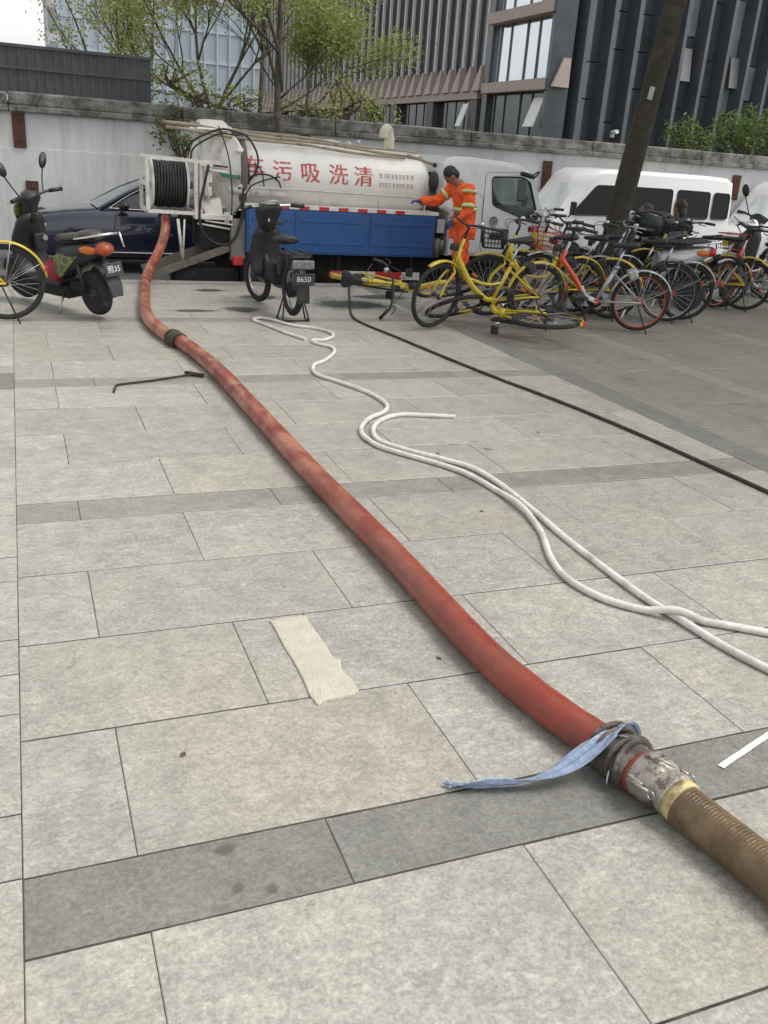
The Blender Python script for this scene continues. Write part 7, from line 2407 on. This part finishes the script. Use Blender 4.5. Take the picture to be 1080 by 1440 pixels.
tx = bpy.data.textures.new('cloth_folds', 'CLOUDS')
tx.noise_scale = 0.075
for o in (suit, trs):
    dm = o.modifiers.new('folds', 'DISPLACE')
    dm.texture = tx
    dm.strength = 0.06
    dm.mid_level = 0.5
# reflective bands
M_LIMEB = mat('lime_band', (0.50, 0.62, 0.06), 0.5, var=0.08)
M_SILVB = mat('silver_band', (0.62, 0.63, 0.58), 0.35, var=0.08)
def band(c, d, R1, R2, w, ref):
    d = Vector(d).normalized()
    u = Vector(ref) - d * Vector(ref).dot(d)
    u.normalize()
    v = d.cross(u)
    for k, (o_, ww, m_) in enumerate(((0, w, M_LIMEB), (0, w * 0.42, M_SILVB))):
        q = MB()
        secs = []
        for e, ex in ((-ww / 2, 0), (-ww / 2, 0.006 + 0.004 * k), (ww / 2, 0.006 + 0.004 * k), (ww / 2, 0)):
            secs.append([Vector(c) + d * e + u * (R1 + ex) * math.cos(a) + v * (R2 + ex) * math.sin(a) for a in [2 * PI * i / 28 for i in range(28)]])
        q.loft(secs, cap=False)
        q.build('reflective_band', m_, suit)
band(J['lsh'].lerp(J['lel'], 0.78), J['lel'] - J['lsh'], 0.083, 0.083, 0.055, (1, 0, 0))
band(J['rsh'].lerp(J['rel'], 0.55), J['rel'] - J['rsh'], 0.086, 0.086, 0.055, (0, 0, 1))
band(J['wst'] + Vector((0.0, 0, 0.05)), (-.05, 0, 1), 0.172, 0.190, 0.055, (1, 0, 0))
band(J['lsh'].lerp(J['lel'], 0.10), J['lel'] - J['lsh'], 0.094, 0.094, 0.05, (1, 0, 0))
for a in 'lr':
    band(J[a + 'kn'].lerp(J[a + 'an'], 0.45), J[a + 'an'] - J[a + 'kn'], 0.092, 0.092, 0.05, (1, 0, 0))
# hair, mask string, gloves, boots
mb = MB()
mb.ell(J['hd'] + u_ * 0.040 - f_ * 0.018, (0.100, 0.085, 0.098), 18, 12, rot=Rm)
mb.ell(J['hd'] - f_ * 0.050 - u_ * 0.015, (0.062, 0.080, 0.080), 14, 10, rot=Rm)
mb.build('hair', M_HAIR, wk)
for k in (-1, 1):
    q = MB(); q.ell(J['hd'] + f_ * 0.082 + s_ * 0.030 * k + u_ * 0.018, (0.008, 0.012, 0.006), 8, 6, rot=Rm); q.build('eye', M_HAIR, wk)
M_GLOVE = mat('blue_glove', (0.03, 0.05, 0.16), 0.6, var=0.2, bump=0.3, bscale=60)
glove(wk, J['rwr'], (-1, 0.05, 0.02), (0, 0, 1), M_GLOVE, curl=0.5)
glove(wk, J['lwr'], J['lwr'] - J['lel'], (0, -0.6, 0.6), M_GLOVE, curl=0.7)
M_BOOT = mat('rubber_boot', (0.025, 0.025, 0.028), 0.4, var=0.2)
for a in 'lr':
    q = MB(); q.ell(J[a + 'an'] + Vector((-0.07, 0, -0.042)), (0.145, 0.055, 0.045), 14, 9); q.tube([J[a + 'an'] + Vector((0, 0, -0.05)), J[a + 'an'] + Vector((0, 0, 0.08))], [0.06, 0.066], 14)
    o = q.build('boot', M_BOOT, wk)

def seated(label, x, y, seat_z, face, jacket, trousers, hairm, bow=0.2, name='person', long_hair=False, vest=None):
    """someone sitting: face = heading angle"""
    wq = thing(name, label, 'person', (x, y, 0), face)
    j = dict(pel=Vector((0, 0, seat_z + 0.08)), chs=Vector((0.05 + bow * 0.3, 0, seat_z + 0.36)), nck=Vector((0.08 + bow * 0.6, 0, seat_z + 0.53)), hd=Vector((0.12 + bow * 0.95, 0, seat_z + 0.66 - bow * 0.05)))
    b = MB(); c = MB()
    limb(b, [j['pel'], j['chs'], j['nck']], [0.12, 0.13, 0.06]); limb(b, [j['nck'], j['hd']], [0.05, 0.05])
    Rq, fq, sq_, uq = head_shapes(b, j['hd'], (1, 0, -bow), (bow, 0, 1))
    limb(c, [j['pel'] + Vector((0, 0, -0.02)), j['chs'], j['chs'] + Vector((0.02, 0, 0.10))], [0.165, 0.165, 0.10]); c.ell(j['chs'] + Vector((0.01, 0, 0.06)), (0.125, 0.21, 0.12), 14, 9)
    tr_ = MB()
    for s in (-1, 1):
        sh = j['chs'] + Vector((0.02, 0.19 * s, 0.10)); el = sh + Vector((0.08, 0.06 * s, -0.26)); wr = el + Vector((0.22, -0.06 * s, 0.02))
        limb(b, [sh, el, wr], [0.05, 0.04, 0.03]); limb(c, [sh, el, wr], [0.075, 0.062, 0.05])
        hp = j['pel'] + Vector((0.02, 0.09 * s, -0.02)); kn = hp + Vector((0.40, 0.03 * s, 0.0)); an = Vector((kn.x - 0.02, kn.y, max(0.09, seat_z - 0.42)))
        limb(b, [hp, kn, an], [0.08, 0.05, 0.04]); limb(tr_, [hp, kn, an], [0.10, 0.075, 0.06])
        b.ell(an + Vector((0.06, 0, -0.045)), (0.11, 0.042, 0.038))
        glove(wq, wr, (1, 0, -0.2), (0, 0, 1), M_SKIN, name='hand', curl=0.8)
    fuse('body', b, 0.018, M_SKIN, wq, 3)
    fuse('jacket', c, 0.018, jacket, wq, 4)
    fuse('trousers', tr_, 0.018, trousers, wq, 3)
    h = MB(); h.ell(j['hd'] + uq * 0.035 - fq * 0.02, (0.102, 0.088, 0.10), 16, 11, rot=Rq)
    h.ell(j['hd'] - fq * 0.05 - uq * 0.01, (0.06, 0.082, 0.085), 14, 10, rot=Rq)
    if long_hair:
        h.ell(j['hd'] - fq * 0.07 - uq * 0.07, (0.05, 0.08, 0.13), 14, 10, rot=Rq)
    h.build('hair', hairm, wq)
    if vest:
        v = MB(); v.ell(j['chs'] + Vector((0.09, 0, -0.05)), (0.12, 0.19, 0.20), 14, 10); v.build('front_panel', vest, wq)
    return wq
M_JKT = mat('black_jacket', (0.016, 0.016, 0.018), 0.7, var=0.3, bump=0.5, bscale=14)
M_TRS = mat('dark_trousers', (0.02, 0.022, 0.03), 0.8, var=0.2)
seated('person in a black jacket with dark hair sitting beside the white minibus', 9.75, 12.05, 0.62, PI * 0.62, M_JKT, M_TRS, mat('brown_black_hair', (0.022, 0.014, 0.011), 0.5, var=0.3), bow=0.05, long_hair=True)
seated('person in a dark vest and cream shirt bending over the loaded scooter', 9.32, 12.0, 0.55, PI * 0.98, M_JKT, M_TRS, mat('cropped_hair', (0.05, 0.038, 0.03), 0.7, var=0.3), bow=0.28, vest=mat('cream_shirt', (0.42, 0.38, 0.29), 0.8, var=0.15))
# low stools under them
M_STOOL = mat('grey_plastic', (0.16, 0.16, 0.17), 0.5, var=0.1)
for x, y, h, l in ((9.75, 12.05, 0.54, 'grey plastic stool under the person in the black jacket'), (9.32, 12.0, 0.47, 'grey plastic stool under the person in the dark vest')):
    t = thing('stool', l, 'stool', (x, y, 0))
    q = MB(); q.box((0, 0, h - 0.02), (0.32, 0.32, 0.04), bev=0.015); q.build('seat', M_STOOL, t)
    for a in (-1, 1):
        for b_ in (-1, 1):
            q = MB(); q.tube([(0.13 * a, 0.13 * b_, h - 0.03), (0.15 * a, 0.15 * b_, 0.0)], 0.016, 8); q.build('leg', M_STOOL, t)
